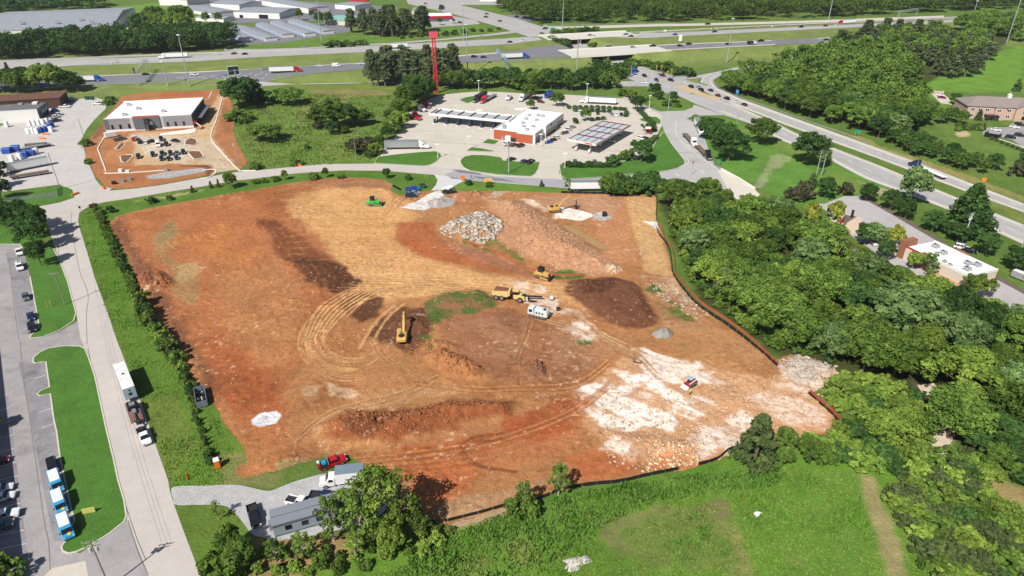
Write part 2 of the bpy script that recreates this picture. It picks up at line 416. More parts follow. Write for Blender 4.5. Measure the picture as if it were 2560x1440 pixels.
g.poly([(440,1262),(560,1262),(600,1300),(640,1340),(620,1440),(500,1440)], CG(112,140,58), 1.2,1)
g.poly([(200,520),(330,500),(640,450),(860,425),(1085,437),(1100,450),(1060,470),(960,455),(860,446),(600,485),(330,530),(270,548)], CG(98,134,52), 1,.7)
g.poly([(325,505),(480,478),(520,474),(420,495)], CG(190,174,130), .6,.8,.8)
g.poly([(1110,455),(1160,452),(1425,472),(1630,480),(1640,490),(1420,484),(1180,480),(1110,470)], CG(110,146,60), 1,.6)
g.poly([(240,22),(420,5),(410,40),(290,42)], CG(122,160,66), 6,2)
g.poly([(560,110),(900,85),(1180,60),(1250,75),(880,115),(560,126)], CG(112,144,62), 5,2)
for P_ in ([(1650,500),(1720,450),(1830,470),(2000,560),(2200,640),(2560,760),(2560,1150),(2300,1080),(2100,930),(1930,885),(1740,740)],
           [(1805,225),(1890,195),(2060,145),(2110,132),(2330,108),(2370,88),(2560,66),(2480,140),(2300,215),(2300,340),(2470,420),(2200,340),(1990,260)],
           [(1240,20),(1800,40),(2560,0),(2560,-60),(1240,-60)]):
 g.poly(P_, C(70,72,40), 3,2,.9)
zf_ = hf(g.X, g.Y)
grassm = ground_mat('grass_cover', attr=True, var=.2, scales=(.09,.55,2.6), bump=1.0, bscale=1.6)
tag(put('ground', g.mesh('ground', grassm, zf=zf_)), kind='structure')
del g
# ================================================================== BUILDING SITE: bare soil, heaps, tracks
SITE = [(272,556),(288,542),(340,526),(420,511),(500,497),(560,486),(620,477),(680,465),(740,455),(800,447),(860,443),(920,445),(962,450),
  (985,462),(978,476),(1002,490),(1060,478),(1120,472),(1180,479),(1220,477),(1300,478),(1400,482),(1500,485),(1560,484),(1630,487),(1643,497),(1641,530),(1644,560),
  (1657,585),(1675,640),(1684,690),(1704,720),(1744,765),(1804,805),(1874,855),(1938,900),(1975,885),(2030,895),(2085,920),(2100,935),(2060,965),(2030,985),
  (2104,1050),(2098,1075),(2030,1095),(1960,1115),(1850,1125),(1795,1152),(1740,1168),(1700,1176),(1600,1194),(1500,1210),(1440,1220),(1380,1232),(1300,1258),(1200,1290),(1115,1314),
  (1040,1310),(980,1250),(920,1180),(870,1140),(800,1145),(700,1180),(600,1195),(580,1175),(614,1155),(604,1118),(560,1060),(534,1010),(482,955),(450,900),(416,850),(378,785),(347,715),(316,645),(300,615),(284,590)]
SG = .32
s_ = Canvas(np.arange(-152,92, SG), np.arange(88,322, SG))
tan, tan2, orange, red, brown, dark = C(212,162,106), C(186,134,84), C(182,116,66), C(172,86,44), C(142,96,66), C(104,68,48)
white, pink, grey, gr = C(246,238,228,1.15), C(194,146,110), C(186,184,180), CG(88,130,54)
dryg = C(178,150,106)
s_.c[:] = C(184,130,82)
k = sstep(-.2,.4, s_.n2+.5*s_.n1)[..., None]*.6; s_.c = s_.c*(1-k)+np.array(C(168,110,68))*k
P = s_.poly
P([(280,560),(340,530),(640,480),(760,500),(820,620),(860,720),(760,860),(700,1100),(600,1150),(480,900),(360,720)], C(184,117,73), 4,2.5)
P([(275,565),(300,545),(345,620),(400,720),(470,830),(560,960),(540,1010),(440,850),(340,680)], C(142,94,66), 3,2)
P([(380,590),(420,555),(440,560),(440,600),(420,640),(480,670),(500,690),(480,760),(440,740),(420,680),(390,640)], C(172,138,92), 2.5,2,.8)
P([(400,570),(436,555),(436,590),(400,605)], C(132,128,86), 1.5,2,.6, brk=.5)
P([(440,660),(500,655),(510,680),(440,720)], C(186,160,112), 1.5,1.5,.7)
P([(440,600),(560,560),(640,640),(600,700),(520,640)], C(194,126,72), 3,3,.8)
P([(520,700),(700,640),(760,760),(700,860),(560,800)], C(186,130,82), 4,3,.7)
P([(560,800),(680,780),(740,860),(700,980),(600,900)], C(190,132,82), 3,3,.6)
P([(480,850),(560,840),(640,900),(660,1000),(620,1060),(560,1000)], C(180,104,60), 3,2.5,.7)
P([(560,880),(700,930),(720,1010),(640,1060),(580,1010)], C(172,96,54), 3,2.5,.7)
P([(540,1000),(600,1080),(650,1120),(700,1140),(720,1180),(620,1195),(600,1110)], C(190,128,76), 2,1.5,.8)
P([(560,470),(700,462),(800,470),(860,540),(700,540)], C(172,104,60), 4,2,.6)
P([(740,455),(860,443),(960,450),(980,480),(860,470)], C(160,114,80), 2,1.5,.7)
P([(700,500),(800,470),(950,470),(1000,500),(1100,530),(1000,560),(985,590),(1040,640),(1200,680),(1300,700),(1440,710),(1450,770),(1330,760),(1240,730),(1150,710),(1040,745),(960,760),(880,700),(800,600)], tan, 4,2.5)
P([(740,520),(860,490),(940,520),(940,600),(840,600)], C(212,164,106), 4,3,.7)
P([(930,680),(1150,680),(1260,700),(1180,720),(1020,750),(950,740)], C(216,170,112), 2,2,.8)
P([(880,560),(980,560),(1000,620),(920,640)], C(206,154,96), 2,2,.6)
P([(1000,560),(1090,560),(1100,600),(1170,620),(1290,660),(1340,690),(1200,680),(1060,640),(985,600)], C(182,108,66), 2,2,.9)
P([(985,600),(1040,590),(1100,640),(1200,676),(1060,640)], C(190,104,56), 2,1.5,.7)
P([(1100,600),(1200,620),(1310,670),(1330,695),(1200,660)], C(166,120,92), 1.5,1.5,.7)
P([(1010,520),(1120,505),(1230,490),(1250,510),(1160,540),(1060,545)], C(178,126,82), 2,1.5,.7)
P([(640,545),(700,560),(780,610),(830,650),(890,700),(900,720),(840,735),(770,700),(720,660),(690,620)], C(128,76,48), 2.5,2,.8)
P([(715,650),(770,640),(840,665),(900,705),(880,725),(830,732),(770,700)], dark, 1.5,1.5,.9)
P([(850,755),(900,730),(960,745),(950,790),(900,810),(860,780)], dark, 1.5,1.2,.9)
P([(950,800),(1000,765),(1060,770),(1080,800),(1070,860),(1030,890),(970,860),(910,850),(920,835)], C(112,74,54), 1.5,1.2,.9)
P([(1090,800),(1240,770),(1330,790),(1480,850),(1500,920),(1400,960),(1250,950),(1150,900),(1110,850)], C(164,112,78), 3,2,.9)
P([(1120,810),(1300,790),(1340,840),(1280,900),(1180,890)], C(176,130,98), 2,3,.5, brk=.4)
P([(1380,830),(1500,840),(1560,870),(1480,920),(1400,910)], C(184,140,104), 2,2,.5, brk=.4)
P([(1420,705),(1530,695),(1585,705),(1620,760),(1655,805),(1620,825),(1560,828),(1500,790),(1455,760),(1410,730)], C(126,84,60), 1.5,1)
P([(1440,715),(1530,708),(1535,730),(1500,742),(1455,738)], C(108,70,50), 1,.8)
P([(1560,490),(1640,492),(1645,570),(1680,680),(1690,700),(1610,680),(1590,600),(1570,540)], C(206,164,112), 2,.6)
P([(1420,488),(1560,488),(1570,540),(1600,660),(1520,660),(1480,560)], C(196,138,96), 2,1.5,.9)
P([(1400,560),(1440,570),(1520,620),(1500,630),(1440,600)], C(172,130,84), .8,.5)
P([(1330,490),(1560,490),(1540,540),(1440,545),(1340,530)], C(190,148,116), 2,1.5,.7)
P([(1370,515),(1420,520),(1490,540),(1450,552),(1390,545)], white, .8,.8,.85)
P([(1270,490),(1330,500),(1400,540),(1390,550),(1330,520)], C(232,214,190), .8,1,.7, brk=.3)
P([(1480,538),(1510,530),(1530,545),(1510,552),(1485,550)], grey, .6,.4)
P([(1608,553),(1640,556),(1655,568),(1640,574),(1630,565)], C(226,224,220), .6,.5)
P([(1600,700),(1680,690),(1700,740),(1760,800),(1900,880),(1900,920),(1760,850),(1660,830)], C(190,142,98), 2,1.5,.8)
P([(1690,850),(1760,830),(1900,900),(1890,960),(1780,940)], C(186,136,88), 3,2.5,.8)
P([(1650,840),(1720,850),(1740,900),(1700,900)], C(176,136,90), 2,2,.6)
for q in ([(1060,755),(1110,735),(1190,725),(1245,745),(1250,760),(1190,780),(1090,808),(1065,790)],):
 P(q, C(150,108,78), 1.5,1,.9); P(q, gr, 1.2,1.6,.9, brk=.7)
P([(1150,605),(1230,598),(1270,610),(1300,640),(1335,690),(1310,680),(1260,640),(1200,620)], gr, .8,1.2,.9, brk=.9)
P([(1378,690),(1400,675),(1450,673),(1475,685),(1450,697),(1390,700)], gr, .6,.5,.95)
P([(1610,712),(1640,712),(1670,750),(1720,780),(1730,800),(1690,808),(1650,790)], gr, 1,1.2,.9, brk=.5)
P([(1050,840),(1080,838),(1110,860),(1110,875),(1070,878)], gr, .7,.8,.85, brk=.4)
P([(1020,990),(1060,968),(1095,975),(1080,990),(1040,1005)], gr, .7,.8,.85, brk=.4)
P([(1445,852),(1475,853),(1478,862),(1448,862)], gr, .5,.4)
P([(1690,815),(1720,820),(1730,850),(1700,840)], C(150,140,80), 1,1.2,.6, brk=.4)
P([(960,447),(1080,440),(1085,470),(1060,482),(1010,485),(985,470)], C(150,146,92), 1.2,.8,.8)
P([(1105,470),(1165,472),(1130,492),(1075,500)], C(150,140,84), 1,.8,.8)
P([(700,1160),(820,1132),(900,1150),(930,1180),(800,1200),(680,1220)], C(164,148,98), 1.5,1.2,.9)
P([(730,1180),(790,1155),(800,1170),(740,1200)], CG(130,140,70), 1,1.2,.7, brk=.3)
P([(1100,1250),(1180,1240),(1290,1210),(1360,1200),(1300,1250),(1180,1290),(1090,1310)], C(188,150,112), 1.5,1.2,.8)
P([(1170,1180),(1240,1170),(1230,1200),(1180,1215)], CG(132,140,80), 1,1.2,.6, brk=.3)
P([(760,1070),(900,990),(1100,950),(1160,980),(900,1030),(780,1110)], C(196,150,104), 1.5,1.5,.8)
P([(620,1050),(760,1090),(880,1150),(1000,1120),(1200,1080),(1450,1000),(1470,1060),(1440,1110),(1300,1180),(1100,1200),(940,1160)], C(190,122,76), 3,2,.9)
P([(1000,1120),(1200,1090),(1400,1040),(1440,1080),(1260,1130),(1060,1150)], C(182,102,56), 2,2,.7)
P([(1000,1180),(1150,1150),(1220,1190),(1100,1260),(1040,1240)], C(194,112,64), 2,2,.8)
P([(1420,1150),(1500,1120),(1600,1150),(1560,1190),(1440,1205)], C(202,116,66), 2,2,.8)
P([(1240,1060),(1400,1000),(1470,1010),(1440,1070),(1300,1090)], C(176,88,46), 2,2,.7)
P([(1640,1110),(1760,1120),(1740,1165),(1620,1185)], C(206,128,76), 2,1.5,.8)
P([(820,1060),(1100,1010),(1290,1000),(1280,1040),(1000,1100),(800,1110)], C(152,86,50), 2,1.5,.9)
P([(800,1060),(860,1030),(880,1090),(820,1100)], C(176,110,66), 1.5,1.5,.7)
P([(860,1070),(1000,1050),(960,1090),(880,1100)], C(112,66,42), 1.2,1.5,.6)
WH = [([(1560,830),(1590,832),(1640,870),(1740,920),(1790,960),(1700,985),(1600,900)], .95,.9),
      ([(1470,970),(1560,935),(1640,950),(1720,985),(1790,1020),(1780,1050),(1640,1080),(1520,1075),(1460,1030)], .95,.45),
      ([(1480,1000),(1560,985),(1640,1040),(1600,1070),(1500,1060)], .9,.25),
      ([(1600,880),(1700,905),(1780,960),(1700,975),(1620,930)], .95,.3),
      ([(1740,1050),(1850,1040),(1850,1110),(1760,1140),(1740,1100)], .75,.8),
      ([(1520,1110),(1590,1105),(1600,1140),(1540,1150)], .8,.6),
      ([(1950,920),(2080,905),(2090,935),(2030,985),(1960,960)], .6,.9),
      ([(1880,1000),(2000,1010),(2060,1050),(1960,1040)], .4,.95),([(1400,800),(1480,830),(1460,845),(1400,815)], .6,.6),([(1260,700),(1340,715),(1440,780),(1380,790),(1280,730)], .5,.6)]
P([(1480,960),(1560,900),(1700,900),(1900,950),(2080,920),(2090,1060),(1900,1120),(1700,1160),(1540,1150),(1460,1060)], C(214,166,124), 3,2.5,.85)
for q, a_, b_ in WH: P(q, C(222,192,164), 3.5,3.2,.8, brk=.6)
for q, a_, b_ in WH: P(q, white, 2.4,3.2, a_, brk=.26+.2*(1-b_), streak=True)
for q, a_, b_ in WH: P(q, C(200,158,122), 2,2.2,.4*b_, brk=.5)
P([(1940,915),(2000,890),(2090,915),(2080,940),(2000,960)], C(206,198,186), 1.5,1.5,.85, brk=.9)
for q in ([(1600,960),(1680,1000),(1660,1030),(1580,990)], [(1700,1000),(1800,1020),(1760,1060),(1700,1050)]):
 P(q, C(204,150,104), 1.2,2,.8, brk=.6)
P([(820,960),(870,975),(900,985),(880,1000),(830,990)], C(214,184,150), 1,1.2,.7, brk=.4)
P([(740,970),(800,965),(790,990),(760,995)], C(206,172,136), 1,1.2,.6)
P([(1200,490),(1290,500),(1360,540),(1450,600),(1520,650),(1560,680),(1480,690),(1380,668),(1300,640),(1240,600),(1260,560),(1220,520)], pink, 2.5,1.5,.95)
P([(1120,485),(1200,478),(1220,490),(1160,512),(1125,505)], C(176,122,88), 1,.8)
P([(1235,478),(1270,480),(1240,498),(1220,495)], C(186,160,134), .8,.6)
P([(1520,660),(1550,668),(1540,685),(1515,680)], C(226,206,178), .8,.8)
P([(1600,690),(1700,700),(1760,770),(1720,760),(1650,715)], C(206,176,146), 1.5,1.5,.6, brk=.6)
P([(1000,520),(1040,505),(1075,485),(1100,475),(1110,490),(1080,520),(1060,527)], C(220,218,214), .6,.4)
P([(1070,505),(1110,492),(1140,500),(1130,515),(1080,522)], C(172,170,166), .7,.6)
P([(628,1050),(650,1034),(690,1030),(702,1040),(690,1058),(650,1070),(632,1064)], C(228,228,230), .35,.25)
P([(644,1048),(664,1042),(670,1056),(646,1062)], C(196,196,198), .4,.3,.8)
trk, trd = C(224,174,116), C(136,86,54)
T = s_.line
cx_, cy_ = 870,850
rr = random.Random(12)
for k_ in range(15):
 rx, ry = rr.uniform(58,122), 0; ry = rx*rr.uniform(.66,.82); ox, oy = rr.uniform(-6,14), rr.uniform(-12,8); a0, a1 = rr.uniform(-1.0,-.2), rr.uniform(1.6,2.7); pt = []
 for i in range(16):
  t = a0+(a1-a0)*i/15; pt.append((cx_+ox-rx*math.cos(t)+rr.uniform(-1.5,1.5), cy_+oy+ry*math.sin(t)+rr.uniform(-1,1)))
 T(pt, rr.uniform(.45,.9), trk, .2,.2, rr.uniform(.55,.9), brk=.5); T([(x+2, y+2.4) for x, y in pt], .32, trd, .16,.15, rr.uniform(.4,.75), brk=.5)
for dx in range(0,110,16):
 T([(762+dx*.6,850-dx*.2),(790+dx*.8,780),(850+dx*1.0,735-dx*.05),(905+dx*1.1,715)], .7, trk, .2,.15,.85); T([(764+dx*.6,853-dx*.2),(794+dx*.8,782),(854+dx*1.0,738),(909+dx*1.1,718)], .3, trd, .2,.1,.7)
for i, (a, b) in enumerate((((900,870),(990,760)),((930,860),(1010,760)),((870,790),(960,735)))):
 T([a, ((a[0]+b[0])/2-6,(a[1]+b[1])/2-8), b], .8, trk, .4,.15,.8)
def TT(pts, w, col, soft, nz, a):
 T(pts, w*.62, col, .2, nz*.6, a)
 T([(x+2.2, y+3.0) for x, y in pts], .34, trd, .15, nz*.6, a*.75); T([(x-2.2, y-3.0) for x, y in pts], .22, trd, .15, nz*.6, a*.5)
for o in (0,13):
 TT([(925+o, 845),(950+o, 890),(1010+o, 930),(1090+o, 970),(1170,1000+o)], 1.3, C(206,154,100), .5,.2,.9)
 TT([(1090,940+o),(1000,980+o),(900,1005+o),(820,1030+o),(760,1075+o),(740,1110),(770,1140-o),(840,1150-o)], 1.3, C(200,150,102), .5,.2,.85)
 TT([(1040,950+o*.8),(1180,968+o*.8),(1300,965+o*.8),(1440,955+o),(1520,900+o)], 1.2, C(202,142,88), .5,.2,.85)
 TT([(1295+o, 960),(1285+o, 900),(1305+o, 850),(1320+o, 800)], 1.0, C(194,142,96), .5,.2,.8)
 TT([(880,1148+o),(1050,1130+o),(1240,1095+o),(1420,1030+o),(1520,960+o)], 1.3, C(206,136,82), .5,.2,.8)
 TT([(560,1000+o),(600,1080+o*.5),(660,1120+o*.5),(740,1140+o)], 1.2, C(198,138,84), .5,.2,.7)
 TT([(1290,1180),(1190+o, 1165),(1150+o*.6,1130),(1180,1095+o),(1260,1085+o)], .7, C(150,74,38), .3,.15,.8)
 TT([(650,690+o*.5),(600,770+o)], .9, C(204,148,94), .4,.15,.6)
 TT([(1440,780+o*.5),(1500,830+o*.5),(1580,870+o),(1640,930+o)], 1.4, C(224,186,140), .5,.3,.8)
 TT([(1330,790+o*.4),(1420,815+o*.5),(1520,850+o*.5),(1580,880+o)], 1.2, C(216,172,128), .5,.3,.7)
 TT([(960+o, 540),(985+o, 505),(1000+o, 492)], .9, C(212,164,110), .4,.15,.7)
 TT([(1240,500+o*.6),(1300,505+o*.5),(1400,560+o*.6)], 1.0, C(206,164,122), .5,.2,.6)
for i in range(26):
 y0 = 462+i*7.5; x0 = 700-i*2
 T([(x0+i*3, y0+10),(x0+130+i*3, y0-2+i*.4),(x0+250+i*4, y0-8+i*1.2)], .55, trd if i % 2 else C(220,174,116), .4,.4,.38, brk=.3)
for i in range(14):
 T([(985-i*14,690+i*3),(1130,695+i*3),(1290,700+i*4.5),(1430,715+i*5)], .5, trd if i % 2 else C(224,180,122), .4,.3,.4, brk=.3)
for i in range(16):
 T([(420+i*22,545+i*3),(500+i*22,650+i*4),(590+i*22,790+i*5)], .6, C(156,92,52) if i % 2 else C(200,136,82), .4,.5,.32, brk=.4)
for i in range(10):
 T([(690+i*14,1130-i*3),(760+i*14,1150-i*2),(840+i*16,1140-i)], .5, C(160,92,54), .3,.2,.5, brk=.3)
for i in range(9):
 T([(1000,1125+i*7),(1160,1108+i*7),(1330,1060+i*8)], .55, C(206,128,74) if i % 2 else C(150,78,42), .4,.3,.5, brk=.3)
cl = vnoise(s_.X, s_.Y, 1.4,71,3)*.6+vnoise(s_.X, s_.Y, 22,73,3)
k = (sstep(.28,.6, cl)*.45)[..., None]; s_.c = s_.c*(1-k)+s_.c*np.array((.66,.60,.58))*k
cl = vnoise(s_.X, s_.Y, .95,81,2)+.35*vnoise(s_.X, s_.Y, 14,83,2)
k = (sstep(.60,.78, cl)*.5)[..., None]; s_.c = s_.c*(1-k)+np.array(C(226,196,164))*k
lm_ = s_.c.mean(-1, keepdims=True); s_.c = s_.c*.97+lm_*.03; mn_ = lm_.mean(); s_.c = s_.c*np.clip((mn_+(lm_-mn_)*1.12)/np.maximum(lm_, .02), .6,1.3)*np.array((1.04,1.03,1.03))
B = s_.bump
B([(1225,500),(1300,505),(1400,570),(1500,640),(1530,672),(1400,668),(1300,640),(1245,600)], 3.2,12,1,.6,2.0)
B([(1125,488),(1200,481),(1215,494),(1160,510)], 1.8,4,.6,.9,1.4)
B([(1100,575),(1160,545),(1230,540),(1260,570),(1240,605),(1160,605)], 2.6,7,.6,.5,1.8)
B([(775,1075),(860,1030),(1000,1035),(1120,1005),(1290,1010),(1270,1045),(1100,1075),(980,1105),(830,1120)], 2.2,5,.8,.85,1.7)
B([(1060,890),(1110,878),(1160,895),(1215,930),(1190,950),(1120,940)], 1.5,3.5,.6,1.5,1.4)
B([(330,700),(370,676),(410,682),(440,708),(410,728),(350,728)], 1.5,3.5,.6,1.4,1.3)
B([(1312,930),(1325,908),(1352,906),(1366,925),(1360,942),(1325,946)], 1.9,2.2,.3,1.0,1.2)
B([(1420,705),(1530,695),(1600,715),(1655,805),(1560,828),(1455,760)], 1.3,4,.6,.35,1.2)
B([(960,810),(1060,772),(1075,830),(1000,840)], .7,4,.6,.9,1.3)
B([(1080,808),(1190,725),(1250,755),(1180,780)], .7,3,.6,.35,1.5)
B([(715,650),(840,660),(900,710),(800,715)], .5,4,.6,.3,1.2)
B([(1035,855),(1110,850),(1150,870),(1120,885),(1060,880)], .7,2.5,.5,.5,1.2)
B([(1520,1080),(1660,1090),(1740,1110),(1700,1150),(1560,1160)], .8,4,.8,.6,1.8)
B([(1075,510),(1105,500),(1120,510),(1090,520)], 1.8,2.2,.2)
B([(1515,672),(1545,668),(1550,682),(1525,686)], 1.2,2,.3,.6,1)
for q in ([(1330,910),(1352,906),(1366,925),(1360,942),(1325,946),(1312,930)],): P(q, C(124,92,72), .5,.3)
s_.z += .06*vnoise(s_.X, s_.Y, 3,91,3)+.10
s_.z += .3*np.clip(vnoise(s_.X, s_.Y, 1.3,95,3)*(.5+sstep(-.3,.4, s_.n2)), 0,1)
sp_ = [W(*p) for p in SITE]
sd_ = sdist(s_.X, s_.Y, sp_)
keep = (sd_+s_.n1*.7) > 0
s_.z *= sstep(-1.5,2.5, sd_)*.85+.15
soilm = ground_mat('bare_soil', speck=C(222,194,164), speckamt=.12, attr=True, var=.18, scales=(.1,.8,3.5), bump=1.0, bscale=2.2, stain=.6, stainc=C(150,100,66))
tag(put('bare_soil', s_.mesh('bare_soil', soilm, keep)), kind='structure')
_zs, _xs0, _ys0 = s_.z.copy(), s_.X[0,0], s_.Y[0,0]
_keep = keep
def soil_z(x, y):
 j, i = int(round((x-_xs0)/SG)), int(round((y-_ys0)/SG))
 return float(_zs[i, j]) if 0 <= i < _zs.shape[0] and 0 <= j < _zs.shape[1] and _keep[i, j] else 0.0
def GS(px, py):
 z = 0.0
 for _ in range(8):
  p = W(px, py, z); z = soil_z(p[0], p[1])
 return (p[0], p[1], z)
del s_
l_ = Canvas(np.arange(-262,-120,.8), np.arange(255,470,.8))
LOT = [(300,242),(350,231),(450,229),(520,226),(566,222),(580,255),(592,290),(586,330),(604,372),(622,405),(605,425),(560,430),(500,444),(400,463),(330,472),(285,475),(258,466),(236,440),(222,415),(210,392),(208,362),(234,330),(262,302)]
l_.c[:] = C(182,124,84)
P = l_.poly
P([(330,330),(500,325),(530,260),(552,235),(566,226),(545,300),(530,345),(560,385),(600,425),(560,432),(530,440),(530,415),(450,410),(300,415),(262,400)], C(212,180,138), 2.5,1.5)
P([(330,335),(480,345),(470,410),(380,400),(340,370)], C(212,198,178), 3,2,.9)
P([(480,350),(530,345),(590,425),(540,438),(530,412),(480,400)], C(208,190,164), 2,1,.8)
P([(262,400),(300,360),(340,345),(330,420),(275,425)], C(188,120,74), 2,2,.8)
P([(300,440),(380,430),(470,442),(460,455),(330,468)], C(176,116,76), 2,1,.7)
P([(365,440),(400,432),(510,420),(520,428),(420,447),(370,448)], C(182,182,182), .8,.5)
P([(450,415),(520,412),(540,425),(520,440),(510,420)], C(112,76,56), 1,.8,.9)
P([(232,330),(262,305),(262,330),(232,352)], C(130,96,72), 1.5,1,.8)
P([(560,260),(580,300),(582,340),(560,330),(550,300)], C(156,104,70), 1.5,1.5,.8)
P([(400,230),(520,228),(520,240),(400,245)], C(178,110,74), 2,1)
l_.z += .08*l_.n1+.1
kp = (sdist(l_.X, l_.Y, [W(*p) for p in LOT])+l_.n1*.8) > 0
tag(put('lot_soil', l_.mesh('lot_soil', soilm, kp)), kind='structure')
del l_
# ================================================================== ROADS AND PAVING
asph = ground_mat('street_asphalt', C(198,190,184), var=.07, scales=(.05,.35,2.5), bump=.08, stain=.05, stainc=C(186,176,168))
asph2 = ground_mat('highway_asphalt', C(176,174,172), var=.08, scales=(.03,.2,1.5), bump=.05)
asph3 = ground_mat('dark_asphalt', C(128,128,134), var=.08, scales=(.03,.2,1.5), bump=.05)
conc = ground_mat('pale_concrete', C(206,198,186), var=.08, scales=(.06,.4,2.5), bump=.06, stain=.12, stainc=C(178,168,156))
park = ground_mat('car_park_asphalt', C(164,160,160), var=.11, scales=(.08,.5,2.5), bump=.1, stain=.10, stainc=C(128,126,130))
bays = ground_mat('bay_asphalt', C(146,143,146), var=.16, scales=(.09,.6,2.5), bump=.1, stain=.16, stainc=C(108,107,112))
yard = ground_mat('yard_gravel', C(198,194,190), var=.1, scales=(.06,.4,2.5), bump=.2, stain=.06, stainc=C(184,176,166))
gravel = ground_mat('gravel', C(200,200,200), var=.14, scales=(.3,2,7), bump=.8, bscale=6)
lawnm = ground_mat('mown_lawn', CG(90,134,56), var=.18, scales=(.15,.8,3.5), bump=.7, bscale=3, stain=.14, stainc=CG(98,138,52))
kerbm = mat('kerb_concrete', C(212,204,188), .9, var=.1)
curbw = mat('new_kerb', C(236,230,218), .9, var=.06)
paintw = mat('road_paint_white', C(236,236,234), .8, var=.1); painty = mat('road_paint_yellow', C(226,178,92), .8, var=.1)
tarm = mat('sealed_crack', C(120,114,112), .8, var=.1)
sheet('street', [(520,1500),(502,1440),(457,1322),(434,1258),(425,1228),(420,1200),(390,1115),(352,1005),(317,915),(292,850),(265,770),(237,695),(217,627),(202,580),(195,552),(198,532),(222,516),(282,470),(255,466),(240,470),(186,494),(150,506),(40,527),(-60,548),(-60,590),(30,575),(100,545),(114,552),(124,575),(134,610),(150,655),(170,707),(192,790),(200,840),(212,872),(220,890),(237,940),(250,1000),(265,1070),(285,1152),(295,1200),(310,1250),(318,1300),(372,1440),(390,1500)], asph, .040)
sheet('cross_street', [(198,531),(222,515),(262,505),(325,496),(425,479),(500,467),(585,452),(640,446),(735,434),(800,429),(860,426),(960,427),(1085,437),(1105,442),(1160,450),(1300,461),(1425,471),(1520,470),(1595,462),(1680,446),(1680,425),(1640,431),(1500,444),(1412,449),(1332,445),(1237,441),(1160,425),(1062,414),(935,409),(810,410),(735,417),(642,426),(605,428),(500,445),(400,463),(330,472),(282,476),(240,480)], asph, .048)
sheet('site_entrance', [(1085,436),(1165,450),(1140,462),(1120,475),(1095,495),(1060,505),(1050,500),(1075,480),(1090,462),(1094,450)], ground_mat('crushed_stone', C(206,206,206), var=.06, bump=.2), .052)
sheet('worn_asphalt', [(1148,426),(1237,441),(1332,445),(1412,449),(1500,444),(1640,431),(1672,428),(1678,445),(1595,461),(1520,469),(1425,470),(1300,460),(1200,452),(1130,446),(1110,436)], ground_mat('worn_asphalt', C(166,166,170), var=.08, scales=(.05,.35,2.5), bump=.05, stain=.08, stainc=C(140,140,146)), .052)
for q in ([(1128,424),(1150,424),(1200,433),(1205,437),(1150,432)], [(1180,440),(1250,446),(1300,456),(1200,447)]):
 sheet('asphalt_patch', q, asph3,.056)
for q in ([(180,530),(178,560),(186,610),(200,680),(220,735),(216,790),(218,860)], [(141,540),(145,610),(146,640)], [(220,870),(245,1000),(268,1090),(300,1230)], [(320,1300),(345,1380),(370,1435)], [(300,1220),(340,1340),(365,1400)]):
 strip('pavement_crack', q, .14,.004, tarm, smooth=True, z=.05)
sheet('car_park', [(-260,613),(50,612),(60,625),(74,690),(100,815),(78,842),(106,843),(150,828),(188,806),(196,800),(222,880),(160,866),(100,882),(84,905),(124,905),(155,1140),(190,1300),(156,1365),(200,1384),(275,1334),(316,1294),(380,1440),(400,1500),(-260,1500)], park, .030)
L1 = [(58,622),(100,615),(134,622),(150,655),(170,707),(190,783),(184,803),(150,826),(106,843),(77,846),(76,841),(99,818),(90,770),(75,690)]
L2 = [(83,905),(84,895),(100,881),(125,870),(162,865),(200,866),(212,872),(220,890),(237,940),(250,1000),(265,1070),(285,1152),(295,1200),(310,1250),(316,1290),(310,1305),(275,1333),(225,1365),(190,1380),(170,1384),(157,1378),(154,1367),(163,1355),(187,1300),(180,1280),(150,1142),(142,1080),(135,1050),(126,985),(100,990),(92,986),(105,975),(124,969),(115,905),(100,906),(88,909)]
for q in (L1, L2):
 sheet('lawn', q, lawnm, .10); strip('kerb', q, .28,.14, kerbm, closed=True)
sheet('lawn', [(-200,500),(0,540),(40,529),(100,545),(116,556),(110,610),(48,611),(-200,612)], lawnm, .05)
strip('kerb', [(-200,611),(50,611),(59,624),(76,692)], .28,.14, kerbm)
for q in ([(46,905),(84,908),(115,907),(124,969),(96,984),(126,987),(150,1142),(186,1300),(166,1352),(134,1352),(108,1220),(88,1110),(66,1000)], [(14,632),(58,628),(72,692),(98,812),(76,836),(52,836),(38,760),(26,690)], [(-100,1000),(20,985),(75,1440),(-20,1440)]):
 sheet('parking_bays', q, bays, .0335)
sheet('concrete_apron', [(100,1450),(130,1420),(214,1402),(222,1450)], conc, .045)
for q in ([(84,947),(116,937)], [(98,1031),(129,1020)], [(104,1070),(134,1059)], [(117,1153),(148,1141)], [(138,1301),(180,1286)], [(58,738),(82,731)], [(60,665),(74,660)], [(66,700),(80,695)], [(76,770),(92,764)]):
 strip('bay_line', q, .12,.004, paintw, z=.038)
for i in range(13):
 strip('bay_line', [(-30-i*2+i*4,1000+i*34),(20+i*4,985+i*34)], .12,.004, paintw, z=.038)
strip('pavement_crack', [(50,850),(58,940),(72,1030),(85,1120),(100,1230),(112,1310),(122,1360),(126,1440)], .14,.004, tarm, smooth=True, z=.034)
strip('pavement_crack', [(24,640),(30,720),(40,800),(48,850)], .14,.004, tarm, smooth=True, z=.034)
sheet('gravel_yard', [(-120,330),(0,316),(100,265),(160,250),(240,244),(266,252),(264,272),(235,300),(215,325),(204,348),(212,380),(222,410),(240,450),(256,470),(186,494),(176,476),(150,461),(20,478),(-120,490)], yard, .026)
sheet('lawn', [(10,488),(140,464),(168,468),(180,474),(186,490),(150,504),(40,526),(-60,545),(-60,500)], lawnm, .062)
